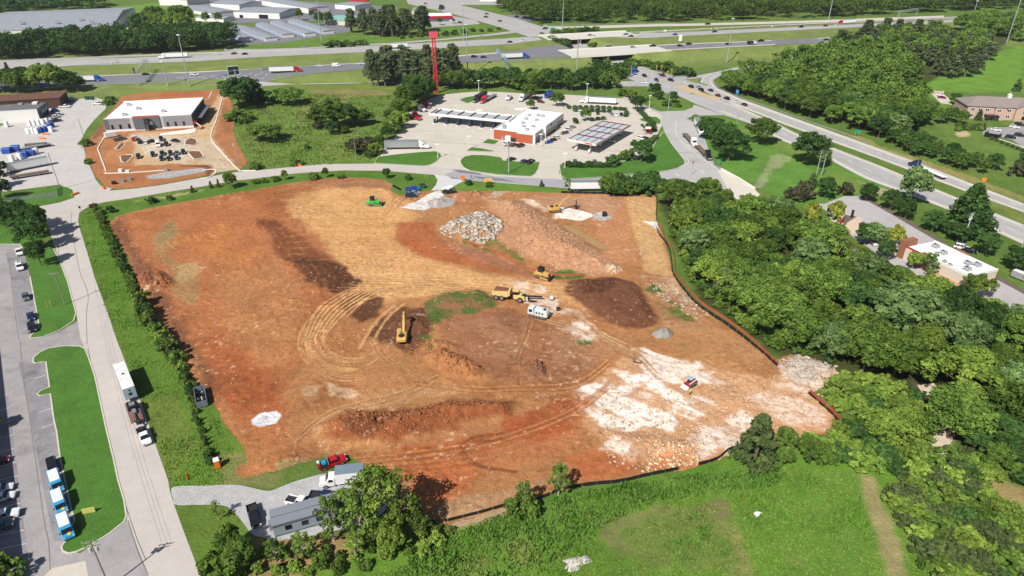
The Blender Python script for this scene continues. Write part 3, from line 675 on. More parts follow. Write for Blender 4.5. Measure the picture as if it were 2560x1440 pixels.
sheet('fuel_stop_paving', [(935,409),(957,382),(962,360),(985,345),(1008,322),(1012,306),(1032,300),(1022,282),(1050,262),(1078,246),(1105,237),(1150,232),(1195,229),(1250,230),(1330,234),(1400,236),(1480,240),(1560,246),(1610,264),(1656,286),(1656,312),(1646,330),(1630,360),(1590,400),(1520,415),(1412,405),(1398,414),(1398,432),(1408,449),(1300,452),(1150,430),(1060,416)], conc, .034)
LA = [(935,408),(945,392),(990,386),(1050,380),(1090,378),(1102,384),(1103,392),(1092,404),(1076,412),(1058,415)]
LB = [(1150,405),(1153,398),(1163,391),(1182,387),(1215,388),(1252,393),(1258,401),(1300,404),(1335,407),(1350,404),(1346,422),(1338,435),(1328,441),(1300,440),(1240,436),(1175,427),(1158,418)]
LC = [(1398,414),(1406,408),(1424,409),(1430,414),(1530,416),(1562,402),(1605,398),(1630,370),(1645,346),(1658,330),(1662,330),(1677,357),(1698,384),(1712,402),(1711,411),(1695,420),(1672,426),(1640,430),(1560,437),(1500,443),(1430,447),(1410,445),(1402,438)]
LD = [(1148,250),(1165,243),(1190,239),(1210,240),(1200,248),(1168,258)]
LE = [(1598,300),(1612,292),(1640,292),(1652,300),(1652,309),(1630,310)]
LF = [(1166,377),(1180,368),(1200,370),(1236,377),(1230,379),(1190,378)]
for q in (LA, LB, LC, LD, LE, LF):
 sheet('lawn', q, lawnm, .11); strip('kerb', q, .3,.14, kerbm, closed=True)
sheet('lawn', [(1206,357),(1220,347),(1247,352),(1236,360)], lawnm, .10)
for q in ([(1190,273),(1208,274),(1204,278),(1190,277)], [(1288,270),(1318,269),(1312,276),(1286,275)]): sheet('concrete_patch', q, curbw, .05)
sheet('frontage_road', [(1560,240),(1608,262),(1650,279),(1672,278),(1712,276),(1736,262),(1812,288),(1735,289),(1716,296),(1736,306),(1762,345),(1775,385),(1787,412),(1803,426),(1890,475),(1870,520),(1827,486),(1770,465),(1690,445),(1600,452),(1596,438),(1672,426),(1700,419),(1713,409),(1712,401),(1700,385),(1677,355),(1660,327),(1654,310),(1655,287),(1640,280),(1600,266),(1556,246)], ground_mat('frontage_asphalt', C(184,182,180), var=.07, scales=(.05,.35,2.5), bump=.05, stain=.06, stainc=C(150,148,150)), .058)
strip('edge_line', [(1596,437),(1672,425),(1700,418),(1718,409),(1722,402),(1714,393)], .2,.004, paintw, smooth=True, z=.066)
strip('edge_line', [(1690,300),(1690,330),(1700,350),(1724,372),(1755,395),(1800,425)], .2,.004, paintw, smooth=True, z=.066)
strip('centre_line', [(1720,388),(1747,410)], .25,.004, painty, z=.066); strip('centre_line', [(1780,430),(1800,442)], .25,.004, painty, z=.066)
for q in ([(1688,433),(1698,440)], [(1750,425),(1760,432)]): strip('lane_marking', q, .3,.004, paintw, z=.066)
sheet('creek_bridge_deck', [(1795,428),(1805,425),(1885,472),(1900,486),(1870,520),(1827,486)], ground_mat('deck_concrete', C(216,208,196), var=.05, bump=.05), .066)
tag(strip('bridge_parapet', [(1802,424),(1845,447),(1887,473)], .4,.8, curbw, kind=None), 'long pale concrete parapet with drain gaps along the frontage road bridge', 'parapet')
tag(strip('bridge_parapet', [(1795,468),(1827,487),(1845,500)], .4,.8, curbw, kind=None), 'pale concrete bridge parapet half hidden by treetops at the wood corner', 'parapet')
ab1 = loft('arterial_road', [(1672,228),(1735,258),(1810,288),(1880,310),(1950,350),(2060,392),(2160,446),(2242,476),(2359,520),(2560,612),(2760,702)], [(1790,243),(1810,252),(1895,288),(1950,312),(1997,337),(2097,377),(2200,415),(2246,436),(2373,487),(2560,563),(2760,645)], asph2,.07,40)
ab2 = loft('arterial_road', [(1755,226),(1800,248),(1880,278),(1960,310),(2080,353),(2200,397),(2265,421),(2394,470),(2560,530),(2760,600)], [(1780,205),(1792,220),(1850,246),(1910,267),(2035,312),(2200,372),(2289,403),(2430,459),(2560,509),(2760,585)], asph2,.07,40)
for ab in (ab1, ab2):
 marks('lane_marking', ab, (.5,), paintw, .3,(3.5,8)); marks('edge_line', ab, (.12,.86), paintw, .22)
loft('road_shoulder', [(1800,278),(1880,309),(1950,349),(2060,391),(2160,445),(2242,475),(2359,519),(2560,611)], [(1806,276),(1885,306),(1953,344),(2065,386),(2163,440),(2246,471),(2363,514),(2560,602)], conc, .085,30,2)
loft('road_shoulder', [(1810,251),(1895,288),(1997,336),(2200,414),(2373,486),(2560,562)], [(1806,253),(1890,291),(1992,339),(2195,418),(2368,490),(2556,567)], conc, .085,30,2)
loft('road_shoulder', [(1792,221),(1850,247),(1910,268),(2035,313),(2200,373),(2430,460),(2560,510)], [(1786,223),(1843,250),(1903,272),(2028,317),(2194,377),(2424,464),(2556,514)], conc, .085,30,2)
loft('road_shoulder', [(1800,249),(1880,279),(1960,311),(2200,398),(2394,471),(2560,531)], [(1804,246),(1884,276),(1964,308),(2204,395),(2399,468),(2562,528)], conc, .085,30,2)
sheet('painted_median', [(1690,218),(1700,212),(1805,248),(1796,252),(1740,236)], ground_mat('worn_yellow_paint', C(196,178,142), var=.06, bump=.03), .085)
for t in range(9):
 x = 1700+t*12; y = 217+t*3.9; strip('hatch_line', [(x-1, y+3.5),(x+4, y-3.5)], .35,.004, painty, z=.09)
strip('hatch_line', [(1690,218),(1740,236),(1796,252)], .3,.004, painty, z=.09); strip('hatch_line', [(1700,212),(1760,233),(1806,248)], .3,.004, painty, z=.09)
abx = loft('crossroad', [(1020,10),(1130,34),(1250,68),(1340,98),(1440,135),(1520,168),(1580,200),(1640,225),(1690,240)], [(1010,-18),(1140,10),(1290,46),(1385,76),(1500,122),(1565,152),(1640,178),(1710,196),(1790,222)], asph2,.06,40)
marks('lane_marking', abx, (.3,.7), paintw, .4,(4,9)); marks('centre_line', abx, (.5,), painty, .3)
loft('slip_road', [(1500,213),(1560,216),(1620,216),(1660,222)], [(1500,204),(1560,203),(1620,203),(1650,206)], asph2,.075,12)
loft('slip_road', [(1712,200),(1760,195),(1800,185),(1850,172),(1900,165)], [(1690,192),(1740,189),(1790,180),(1840,168),(1900,158)], asph2,.075,14)
abr = loft('slip_road', [(1750,206),(1752,200),(1760,190),(1775,184),(1800,180)], [(1796,222),(1784,208),(1783,200),(1797,191),(1835,178)], asph2,.082,14)
marks('edge_line', abr, (.1,.75), paintw, .3)
sheet('lawn', [(1711,199),(1750,194),(1746,205),(1742,208)], ground_mat('verge_grass', CG(136,148,80), var=.15), .09)
sheet('lawn', [(1600,240),(1612,231),(1660,233),(1700,247),(1732,259),(1733,268),(1715,275),(1672,277),(1640,270)], ground_mat('rough_verge', CG(112,144,62), var=.2, bump=.9), .07)
abf = loft('highway', [(-120,178),(0,172),(500,153),(640,143),(900,131),(1280,110),(1440,104),(1600,96),(1760,87),(1920,79),(2080,71),(2240,63),(2360,57),(2560,47)], [(-120,156),(0,151),(500,131),(640,127),(900,117),(1280,98),(1440,88),(1600,79),(1760,71),(1920,63),(2080,56),(2240,48),(2360,43),(2560,33)], asph2,.14,60,4)
abn = loft('highway', [(-120,232),(60,222),(220,212),(420,208),(640,199),(760,186),(892,174),(1280,150),(1440,141),(1600,130),(1690,125),(1920,113),(2075,107),(2300,94)], [(-120,212),(60,201),(250,188),(420,182),(640,172),(760,165),(900,157),(1280,128),(1440,121),(1600,114),(1690,110),(1920,101),(2080,93),(2300,80)], asph3,.14,60,4)
marks('lane_marking', abf, (.4,.6), paintw, .4,(4,9)); marks('edge_line', abf, (.2,.82), paintw, .3)
marks('lane_marking', abn, (.4,.62), paintw, .4,(4,9)); marks('edge_line', abn, (.2,.84), paintw, .3)
for ab, r in ((abf, ((.0,.16),(.86,1.))),(abn, ((.0,.14),(.88,1.)))):
 for t0, t1 in r:
  vs = []; fs = []
  for p, q in zip(*ab):
   for t in (t0, t1): v = p.lerp(q, t); vs.append((v.x, v.y, v.z+.02))
  for i in range(len(ab[0])-1):
   f = (i*2, i*2+2, i*2+3, i*2+1); a3 = [Vector(vs[j]) for j in f]
   fs.append(f if (a3[1]-a3[0]).cross(a3[2]-a3[0]).z > 0 else f[::-1])
  me = bpy.data.meshes.new('road_shoulder'); me.from_pydata(vs, [], fs); me.materials.append(conc); tag(put('road_shoulder', me), kind='structure')
abe = loft('exit_ramp', [(560,206),(640,206),(760,206),(892,206),(1010,210),(1200,212)], [(560,196),(640,197),(760,196),(892,195),(1010,199),(1200,200)], asph2,.17,24,3)
for i in range(9):
 x = 440+i*28; strip('chevron_marking', [(x+22,196-i*.3),(x, 194-i*.9),(x+22,190.5-i*1.2)], .45,.004, paintw, z=.2)
loft('ramp_road', [(560,121),(640,123),(764,119),(830,115),(960,108),(1100,97),(1230,84),(1290,76)], [(560,127),(640,129),(764,122),(830,118),(960,112),(1100,101),(1230,89),(1296,81)], asph2,.16,24,2)
abt = loft('ramp_road', [(1370,66),(1420,66),(1600,61),(1760,58),(1920,54),(2060,50),(2240,43),(2360,39)], [(1375,75),(1420,74),(1600,67),(1760,64),(1920,60),(2060,56),(2240,48),(2360,43)], conc, .16,24,2)
sheet('commercial_paving', [(540,85),(600,70),(700,62),(870,55),(880,78),(700,108),(590,112)], asph3,.04, terrain=True)
sheet('commercial_paving', [(480,-5),(560,-5),(900,10),(1000,20),(900,35),(830,50),(640,56),(560,60)], asph3,.035, terrain=True)
sheet('commercial_paving', [(1060,42),(1120,38),(1190,50),(1200,60),(1080,68)], asph2,.035, terrain=True)
sheet('commercial_paving', [(1245,38),(1290,36),(1350,42),(1355,50),(1300,54)], asph3,.035, terrain=True)
sheet('commercial_paving', [(1080,-10),(1270,-12),(1260,12),(1120,12)], asph2,.035, terrain=True)
sheet('commercial_paving', [(280,42),(335,42),(345,75),(325,80),(300,60)], conc, .035, terrain=True)
sheet('restaurant_paving', [(2030,505),(2060,510),(2110,490),(2150,490),(2230,535),(2340,600),(2420,660),(2560,735),(2620,780),(2620,860),(2480,780),(2380,720),(2260,680),(2200,640),(2130,590),(2080,560),(2070,530)], ground_mat('restaurant_asphalt', C(182,178,178), var=.08, scales=(.05,.35,2.5), bump=.05), .036)
sheet('drive_through_lane', [(2072,548),(2090,532),(2108,528),(2112,535),(2112,560),(2125,548),(2148,541),(2155,545),(2150,580),(2130,588),(2100,575),(2080,562)], ground_mat('drive_concrete', C(212,190,168), var=.07, bump=.05), .05)
sheet('planting_bed', [(2112,536),(2130,540),(2146,541),(2120,556),(2112,566),(2104,556)], mat('bark_mulch', C(112,98,88), .95, var=.3, scale=3), .09)
strip('kerb', [(2112,566),(2120,557),(2146,541),(2130,539),(2112,536),(2104,556)], .3,.16, kerbm, closed=True)
loft('planting_bed', [(2150,492),(2232,537),(2342,602),(2430,663),(2562,736)], [(2160,490),(2240,533),(2350,598),(2440,660),(2570,730)], MATS['bark_mulch'], .1,20,2)
sheet('office_paving', [(2455,332),(2470,318),(2520,318),(2530,308),(2580,306),(2600,390),(2560,370),(2530,350),(2490,338)], park, .036)
strip('kerb', [(2458,335),(2490,345),(2530,358),(2580,378)], .6,.15, curbw)
sheet('office_paving', [(2328,234),(2350,230),(2372,245),(2380,262),(2352,258)], conc, .036)
sheet('gravel_drive', [(428,1226),(440,1216),(500,1214),(560,1212),(600,1213),(640,1222),(672,1227),(700,1218),(730,1206),(770,1194),(815,1184),(840,1196),(880,1215),(930,1228),(965,1240),(960,1280),(900,1310),(800,1335),(700,1350),(660,1345),(630,1335),(610,1310),(590,1285),(560,1264),(500,1262),(440,1262),(432,1245)], gravel, .12, smooth=True)
watm = mat('muddy_water', C(178,142,92), .12, spec=.5, var=.08, scale=.3)
sheet('puddle', [(1408,566),(1430,566),(1470,588),(1500,606),(1520,622),(1505,624),(1480,612),(1440,588)], watm, .32, smooth=True)
sheet('creek_bed', [(1780,545),(1800,520),(1815,525),(1815,560),(1790,570)], ground_mat('creek_stone', C(214,196,156), var=.25, scales=(.3,1,4), bump=.6, stain=.3, stainc=C(110,82,40)), .04)
sheet('creek_bed', [(2310,1046),(2380,1044),(2388,1090),(2356,1140),(2322,1116)], MATS.get('x') or ground_mat('creek_rock', C(216,200,178), var=.18, scales=(.3,1,4), bump=.7), .06)
sheet('creek_bed', [(2292,962),(2335,958),(2352,982),(2310,988)], bpy.data.materials['creek_rock'], .06)
# ================================================================== VEHICLES AND MACHINES (local +X is forward)
def pm(n, c, r=.32, met=.0, sp=.5): return mat(n, c, r, met, sp, var=.05, scale=1.2)
PAINT = dict(white=pm('paint_white', C(240,240,240)), black=pm('paint_black', C(30,31,35)), grey=pm('paint_grey', C(92,97,104)), silver=pm('paint_silver', C(176,180,184), .3,.3),
 navy=pm('paint_navy', C(34,48,84)), blue=pm('paint_blue', C(36,84,178)), red=pm('paint_red', C(186,30,42)), maroon=pm('paint_maroon', C(110,26,38)), yellow=pm('paint_yellow', C(226,190,46)),
 sky=pm('paint_sky_blue', C(52,156,206)), green=pm('paint_bright_green', C(66,196,84)), cat=mat('paint_machine_yellow', C(212,170,96), .6, spec=.3, var=.2, scale=1.5), cream=mat('paint_pale_yellow', C(222,190,122), .6, spec=.3, var=.18, scale=1.2), orange=pm('paint_orange', C(236,128,40)))
glass = mat('window_glass', C(26,32,40), .08, spec=.7, var=0); tyre = mat('tyre_rubber', C(34,34,36), .9, var=.15); hubm = mat('wheel_hub', C(168,168,170), .4,.5, var=0)
steel = mat('dark_steel', C(60,60,64), .6,.3, var=.2); alu = mat('aluminium', C(190,194,198), .35,.6, var=.06); lampw = mat('headlight_glass', C(236,236,230), .15, var=0); lampr = mat('tail_light', C(150,16,18), .2, var=0)
liner = mat('bed_liner', C(46,46,50), .9, var=.2); roofw = mat('trailer_roof', C(244,244,244), .5, var=.06, scale=.8); deckm = mat('weathered_deck', C(120,100,84), .9, var=.25, scale=1.5); trackm = mat('crawler_track', C(118,98,82), .9, var=.3, scale=3)
MC = {}
def cached(key, fn):
 if key not in MC:
  b = MB(); fn(b); MC[key] = b.mesh(key[0])
 return MC[key]
def wheel_fn(r, w):
 def f(b):
  b.cyl((0,-w/2,0),(0, w/2,0), r, r, tyre, 14); b.cyl((0,-w/2-.015,0),(0, w/2+.015,0), r*.58, r*.58, hubm, 10)
 return f
def wheels(o, xs, y, r=.36, w=.24):
 me = cached(('wheel', r, w), wheel_fn(r, w))
 for x in xs:
  for s in (-1,1): put('wheel', me, o, (x, s*y, r))
def lights(o, xf, y, z, xr=None, zr=None):
 h = cached(('headlight', 0), lambda b: b.box(-.06,.06,-.17,.17,-.09,.09, lampw))
 for s in (-1,1): put('headlight', h, o, (xf, s*y, z))
 if xr is not None:
  t = cached(('tail_light', 0), lambda b: b.box(-.05,.05,-.12,.12,-.12,.12, lampr))
  for s in (-1,1): put('tail_light', t, o, (xr, s*y*1.02, zr or z))
SED = [(-2.35,.34),(-2.38,.72),(-2.25,.96),(-1.4,1.0),(.9,1.0),(1.9,.86),(2.3,.72),(2.36,.4),(2.2,.28),(-2.2,.28)]
SUV = [(-2.32,.38),(-2.36,.9),(-2.28,1.1),(1.05,1.1),(2.0,1.02),(2.36,.86),(2.42,.45),(2.3,.32),(-2.2,.32)]
def car_shape(kind):
 if kind == 'sedan': return SED, .9,(-1.8,1.15,.97,1.43,.62),(-1.15,.5), 1.38
 if kind == 'hatch': return [(x*.9, z) for x, z in SED], .86,(-2.0,.95,.97,1.46,.5),(-1.5,.4), 1.25
 return SUV, .95,(-2.25,1.2,1.07,1.7,.42),(-1.83,.75), 1.42
def mini_car(kind, col):
 pr, hw, gh, rf, wx = car_shape(kind); p = PAINT[col]
 def f(b):
  b.prism(pr, hw, p, .12); b.box(gh[0], gh[1], -hw+.08, hw-.08, gh[2], gh[3], glass, gh[4], .16); b.box(rf[0], rf[1], -hw+.22, hw-.22, gh[3], gh[3]+.05, p)
  for x in (-wx, wx): b.cyl((x, -hw-.01,.34),(x, hw+.01,.34), .34,.34, tyre, 10)
  for s in (-1,1): b.box(pr[6][0]-.1, pr[6][0]+.03, s*hw*.7-.15, s*hw*.7+.15,.62,.78, lampw); b.box(pr[0][0]-.05, pr[0][0]+.06, s*hw*.7-.15, s*hw*.7+.15,.74,.9, lampr)
 return cached(('car_body', kind, col, 'mini'), f)
def car(o, kind, col):
 pr, hw, gh, rf, wx = car_shape(kind); p = PAINT[col]
 put('body', cached(('body', kind, col), lambda b: b.prism(pr, hw, p, .12)), o)
 put('window', cached(('window', kind), lambda b: b.box(gh[0], gh[1], -hw+.08, hw-.08, gh[2], gh[3], glass, gh[4], .16)), o)
 def roof(b):
  b.box(rf[0], rf[1], -hw+.22, hw-.22, gh[3], gh[3]+.05, p, .06,.06)
  for x in (gh[0]+gh[4]*.8,(gh[0]+gh[1])/2, gh[1]-gh[4]*.9):
   for s in (-1,1): b.bar((x, s*(hw-.08), gh[2]),((x-(gh[0]+gh[1])/2)*.78+(gh[0]+gh[1])/2, s*(hw-.21), gh[3]+.03), .08,.05, p)
 put('roof', cached(('roof', kind, col), roof), o)
 wheels(o, (-wx, wx), hw-.1); lights(o, pr[6][0]-.02, hw-.25,.7 if kind != 'suv' else .86, pr[0][0], .84)
def pickup_body(b, p, L=2.95):
 b.prism([(-L, .5),(-L, .78),(1.2,.78),(1.2,1.14),(2.2,1.12),(L-.1,1.0),(L, .55),(L-.15,.4),(-L+.1,.4)], .98, p, .08)
 b.prism([(-.85,.7),(-.85,1.14),(1.3,1.14),(1.3,.7)], .98, p, .05)
 for s in (-1,1): b.box(-L, -.85, s*.93-.05, s*.93+.05,.75,1.18, p)
 b.box(-L, -L+.07,-.9,.9,.75,1.16, p); b.box(L-.12, L+.05,-.85,.85,.45,.62, hubm); b.box(-L-.1,-L+.02,-.85,.85,.48,.62, hubm)
def pickup(o, col, load=None):
 p = PAINT[col]
 put('body', cached(('body', 'pickup', col), lambda b: pickup_body(b, p)), o)
 put('bed_liner', cached(('bed_liner',), lambda b: b.box(-2.87,-.87,-.87,.87,.785,.83, liner)), o)
 put('window', cached(('window', 'pickup'), lambda b: b.box(-.8,1.55,-.9,.9,1.13,1.78, glass, .42,.14)), o)
 def roof(b):
  b.box(-.42,.98,-.76,.76,1.78,1.85, p, .06,.06)
  for x in (-.7,.32,1.4):
   for s in (-1,1): b.bar((x, s*.9,1.13),(x*.55+.15, s*.78,1.8), .09,.06, p)
 put('roof', cached(('roof', 'pickup', col), roof), o)
 wheels(o, (-1.85,1.9), .88,.4,.27); lights(o, 2.93,.75,.88,-2.98,.95)
 if load == 'service':
  put('tool_rack', cached(('tool_rack',), lambda b: (b.box(-2.8,-.95,-.85,.85,.84,1.5, PAINT['white'], .05,.05), b.box(-2.6,-1.3,-.3,.3,1.5,1.75, alu), b.bar((-2.2,-.6,1.5),(-1.0,.5,1.9), .12,.12, alu))), o)
 if load == 'flatbed_tools':
  put('flatbed', cached(('flatbed', 1), lambda b: (b.box(-3.1,-.9,-1.1,1.1,1.0,1.2, PAINT['black']), b.box(-2.2,-1.3,-.45,.45,1.2,1.7, PAINT['sky']), b.box(-3.0,-2.5,.4,.95,1.2,1.6, PAINT['white']), b.box(-3.0,-2.6,-.9,-.4,1.2,1.75, PAINT['red']), b.box(-.98,-.88,-1.1,1.1,1.2,2.0, alu))), o)
def mini_pickup(col):
 p = PAINT[col]
 def f(b):
  pickup_body(b, p); b.box(-2.87,-.87,-.87,.87,.785,.83, liner); b.box(-.8,1.55,-.9,.9,1.13,1.78, glass, .42,.14); b.box(-.42,.98,-.76,.76,1.78,1.85, p)
  for x in (-1.85,1.9): b.cyl((x, -1.0,.4),(x, 1.0,.4), .4,.4, tyre, 10)
 return cached(('pickup_body', col, 'mini'), f)
VANP = [(-2.9,.4),(-2.95,2.2),(-2.8,2.5),(1.35,2.5),(1.75,2.2),(2.25,1.42),(2.85,1.16),(2.95,.7),(2.9,.4)]
def van(o, col, roofcol='white', badge=False):
 p = PAINT[col]
 put('body', cached(('body', 'van', col), lambda b: b.prism(VANP, 1.0, p, .14)), o)
 put('roof', cached(('roof', 'van', roofcol), lambda b: (b.box(-2.7,1.2,-.86,.86,2.5,2.56, PAINT[roofcol], .05,.05), b.box(-2.2,1.0,-.5,-.46,2.56,2.6, PAINT[roofcol]), b.box(-2.2,1.0,.46,.5,2.56,2.6, PAINT[roofcol]))), o)
 def ws(b):
  b.add([(1.79,-.82,2.19),(2.29,-.86,1.44),(2.29,.86,1.44),(1.79,.82,2.19)], [(0,1,2,3)], glass)
  for s in (-1,1): b.add([(.7, s*1.005,1.45),(1.75, s*1.005,1.45),(1.5, s*1.005,2.05),(.7, s*1.005,2.05)], [(0,1,2,3) if s < 0 else (3,2,1,0)], glass)
 put('window', cached(('window', 'van'), ws), o)
 wheels(o, (-1.75,1.9), .9,.37,.25); lights(o, 2.9,.78,.95,-2.96,1.3)
 [put('mirror', cached(('mirror', 'van'), lambda b: b.box(-.07,.07,-.12,.12,-.15,.15, liner)), o, (1.82, s*1.1,1.55)) for s in (-1,1)]
 if badge: put('hood_badge', cached(('hood_badge',), lambda b: b.cyl((2.5,.2,1.34),(2.52,.2,1.38), .3,.3, PAINT['yellow'], 14)), o)
def box_truck(o, col='white', open_door=True):
 p = PAINT[col]
 put('cab', cached(('cab', 'box_truck', col), lambda b: b.prism([(1.0,.5),(1.0,2.2),(2.0,2.3),(2.55,1.45),(3.5,1.25),(3.6,.6),(3.4,.45)], 1.0, p, .12)), o)
 put('window', cached(('window', 'box_truck'), lambda b: (b.add([(2.05,-.8,2.25),(2.58,-.85,1.48),(2.58,.85,1.48),(2.05,.8,2.25)], [(0,1,2,3)], glass), b.box(1.25,2.05,-1.006,1.006,1.45,2.05, glass, .1))), o)
 put('cargo_box', cached(('cargo_box', col), lambda b: b.box(-3.7,.9,-1.2,1.2,.95,3.3, p, 0,0, mat('dull_metal_roof', C(140,158,170), .5,.3, var=.08))), o)
 if open_door: put('side_opening', cached(('side_opening',), lambda b: (b.box(-.9,.6,-1.215,-1.19,1.1,2.9, mat('plywood', C(206,140,84), .8, var=.2)), b.box(.0,.6,-1.225,-1.215,1.1,2.9, mat('cargo_clutter', C(120,52,34), .8, var=.4, scale=4)))), o)
 put('chassis', cached(('chassis', 'box_truck'), lambda b: b.box(-3.7,3.3,-.5,.5,.5,.95, steel)), o)
 wheels(o, (-2.3,2.5), .92,.42,.3); lights(o, 3.55,.78,.9)
def tractor(o, col, sleeper=True, dark=False):
 p = PAINT[col]
 def cab(b):
  b.prism([(.3,.9),(.3,3.0),(.6,3.1),(1.3,3.0),(1.75,2.05),(3.3,1.75),(3.85,1.5),(3.95,.7),(3.7,.55),(2.0,.6)], 1.08, p, .16)
  if sleeper: b.prism([(-1.35,.95),(-1.35,3.85),(-.9,4.0),(.1,3.75),(.9,3.1),(.4,.95)], 1.2, p, .14)
  else: b.box(-.1,.3,-1.1,1.1,.95,2.9, p)
  b.box(3.85,3.98,-.7,.7,.75,1.5, alu)
  for s in (-1,1): b.box(1.9,3.4, s*1.0-.22, s*1.0+.22,.75,1.15, p, .2,.02)
 put('cab', cached(('cab', col, sleeper), cab), o)
 put('window', cached(('window', 'tractor'), lambda b: (b.add([(1.34,-.9,2.97),(1.79,-.95,2.08),(1.79,.95,2.08),(1.34,.9,2.97)], [(0,1,2,3)], glass), b.box(.5,1.4,-1.09,1.09,2.05,2.75, glass, .12))), o)
 put('chassis', cached(('chassis', 'tractor'), lambda b: (b.box(-4.1,3.6,-.45,.45,.7,1.0, steel), b.cyl((-.6,1.0,.75),(.9,1.0,.75), .32,.32, alu, 10), b.cyl((-.6,-1.0,.75),(.9,-1.0,.75), .32,.32, alu, 10), b.cyl((-2.8,0,1.05),(-2.8,0,1.15), .5,.5, steel, 12))), o)
 put('exhaust_stack', cached(('exhaust_stack',), lambda b: [b.cyl((-1.5, s*.95,1.0),(-1.5, s*.95,3.9), .09,.09, alu, 8) for s in (-1,1)]), o)
 wheels(o, (2.75,), .95,.5,.32); wheels(o, (-2.1,-3.4), .86,.5,.6); lights(o, 3.93,.85,1.15)
def box_trailer(o, x0, col='white', L=16.15, top=roofw, h=4.1):
 p = PAINT[col]
 def f(b):
  b.box(x0-L, x0,-1.3,1.3,1.15, h, p, 0,0, top)
  for i in range(9): b.box(x0-L+.4+i*(L-.8)/8-.03, x0-L+.4+i*(L-.8)/8+.03,-1.315,1.315,1.25, h-.1, alu if col == 'silver' else p)
  b.box(x0-L, x0,-1.32,1.32,1.1,1.3, alu); b.box(x0-L, x0,-1.32,1.32, h-.1, h+.015, alu)
 t = put('trailer', cached(('trailer', x0, col, L, h), f), o)
 put('door', cached(('door', 'trailer', x0, L, h), lambda b: [b.box(x0-L-.05, x0-L-.005,-1.25+k*1.27,-.02+k*1.27,1.25, h-.1, p) for k in (0,1)]), t)
 put('landing_gear', cached(('landing_gear', x0), lambda b: [b.box(x0-3.2, x0-3.05, s*.9-.08, s*.9+.08,.05 if L < 16 else .4,1.15, steel) for s in (-1,1)]), t)
 put('underride_guard', cached(('underride_guard', x0, L), lambda b: (b.box(x0-L-.02, x0-L+.1,-1.1,1.1,.5,.62, steel), b.box(x0-L, x0-.5,-.5,.5,.9,1.12, steel))), t)
 wheels(t, (x0-L+1.5, x0-L+2.8), .92,.5,.6)
def flat_trailer(o, x0, L=14.6, m=None, deep=False):
 def f(b):
  b.box(x0-L, x0,-1.28,1.28,1.2,1.42, m or deckm); b.box(x0-L+.05, x0-.05,-1.3,-1.2,1.05,1.3, steel); b.box(x0-L+.05, x0-.05,1.2,1.3,1.05,1.3, steel); b.box(x0-L, x0,-.4,.4,.75,1.2, steel)
 t = put('trailer_deck', cached(('trailer_deck', x0, L, m.name if m else ''), f), o)
 wheels(t, (x0-L+1.2, x0-L+2.5), .92,.5,.6)
 put('landing_gear', cached(('landing_gear', 'f', x0), lambda b: [b.box(x0-3.2, x0-3.05, s*.9-.08, s*.9+.08,.1,1.15, steel) for s in (-1,1)]), t)
def semi(o, col, tcol='white', kind='box', sleeper=True, m=None):
 tractor(o, col, sleeper)
 for c in list(o.children): c.location.x += 7.2
 if kind == 'box': box_trailer(o, 5.4, tcol)
 elif kind == 'flat': flat_trailer(o, 5.2, m=m)
 elif kind == 'dump':
  put('dump_body', cached(('dump_body', 's'), lambda b: (b.box(-7.5,5.0,-1.3,1.3,1.4,3.6, steel, .15,-.03, mat('tarp_black', C(58,58,62), .8, var=.2)), b.box(-7.5,5,-.5,.5,.9,1.4, steel))), o); wheels(o, (-5,-6.3), .92,.5,.6)
def place(px1, py1, px2, py2, name, label, cat, group=None, site=False, dz=0.0):
 g = (lambda x, y: GS(x, y)) if site else (lambda x, y: G(x, y, 0))
 a, b = g(px1, py1), g(px2, py2)
 o = thing(name, label, cat, ((a[0]+b[0])/2,(a[1]+b[1])/2,(a[2]+b[2])/2+dz), math.atan2(b[1]-a[1], b[0]-a[0]), group)
 return o
def far(kind, col, px, py, dirx, label, group=None, dy=None, dz=.17):
 a = G(px, py); b = G(px+10*dirx, py+(dy if dy is not None else -.6*dirx))
 me = mini_pickup(col) if kind == 'pickup' else mini_car(kind, col)
 o = put({'sedan': 'car', 'hatch': 'car', 'suv': 'sport_utility_car', 'pickup': 'pickup_truck'}[kind], me, None, (a[0], a[1], a[2]+dz), math.atan2(b[1]-a[1], b[0]-a[0]))
 tag(o, label, 'pickup truck' if kind == 'pickup' else 'car', group)
def C_(kind, col, x, y, hx, hy, label, group=None, site=False, dz=.06):
 nm = {'sedan': 'car', 'hatch': 'car', 'suv': 'sport_utility_car', 'pickup': 'pickup_truck', 'van': 'van'}[kind]
 o = place(x-hx/2, y-hy/2, x+hx/2, y+hy/2, nm, label, {'pickup': 'pickup truck', 'van': 'van'}.get(kind, 'car'), group, site, dz)
 if kind == 'pickup': pickup(o, col)
 elif kind == 'van': van(o, col)
 else: car(o, kind, col)
 return o
CP = 'vehicles parked in the car park by the lawns'
C_('pickup', 'white', 49,634,10,26, 'white pickup with open black bed, topmost in the left car park', CP)
o = C_('pickup', 'white', 51,671,8,26, 'white service pickup with a tool rack below the first white pickup', CP)
pickup_load = put('tool_rack', cached(('tool_rack',), lambda b: (b.box(-2.8,-.95,-.85,.85,.84,1.5, PAINT['white'], .05,.05), b.box(-2.6,-1.3,-.3,.3,1.5,1.75, alu), b.bar((-2.2,-.6,1.5),(-1.0,.5,1.9), .12,.12, alu))), o)
C_('hatch', 'grey', 66,747,7,26, 'small grey hatchback alone in the middle of the left car park', CP)
C_('sedan', 'navy', 79,796,9,28, 'dark blue sedan just above the last black car beside the upper lawn', CP)
C_('suv', 'black', 82,824,7,26, 'black sport utility car at the lower corner of the upper lawn', CP)
C_('suv', 'black', 134,1170,12,44, 'black off-road car with ribbed dark roof ahead of the blue vans', CP)
BV = 'blue vans along the lower lawn'
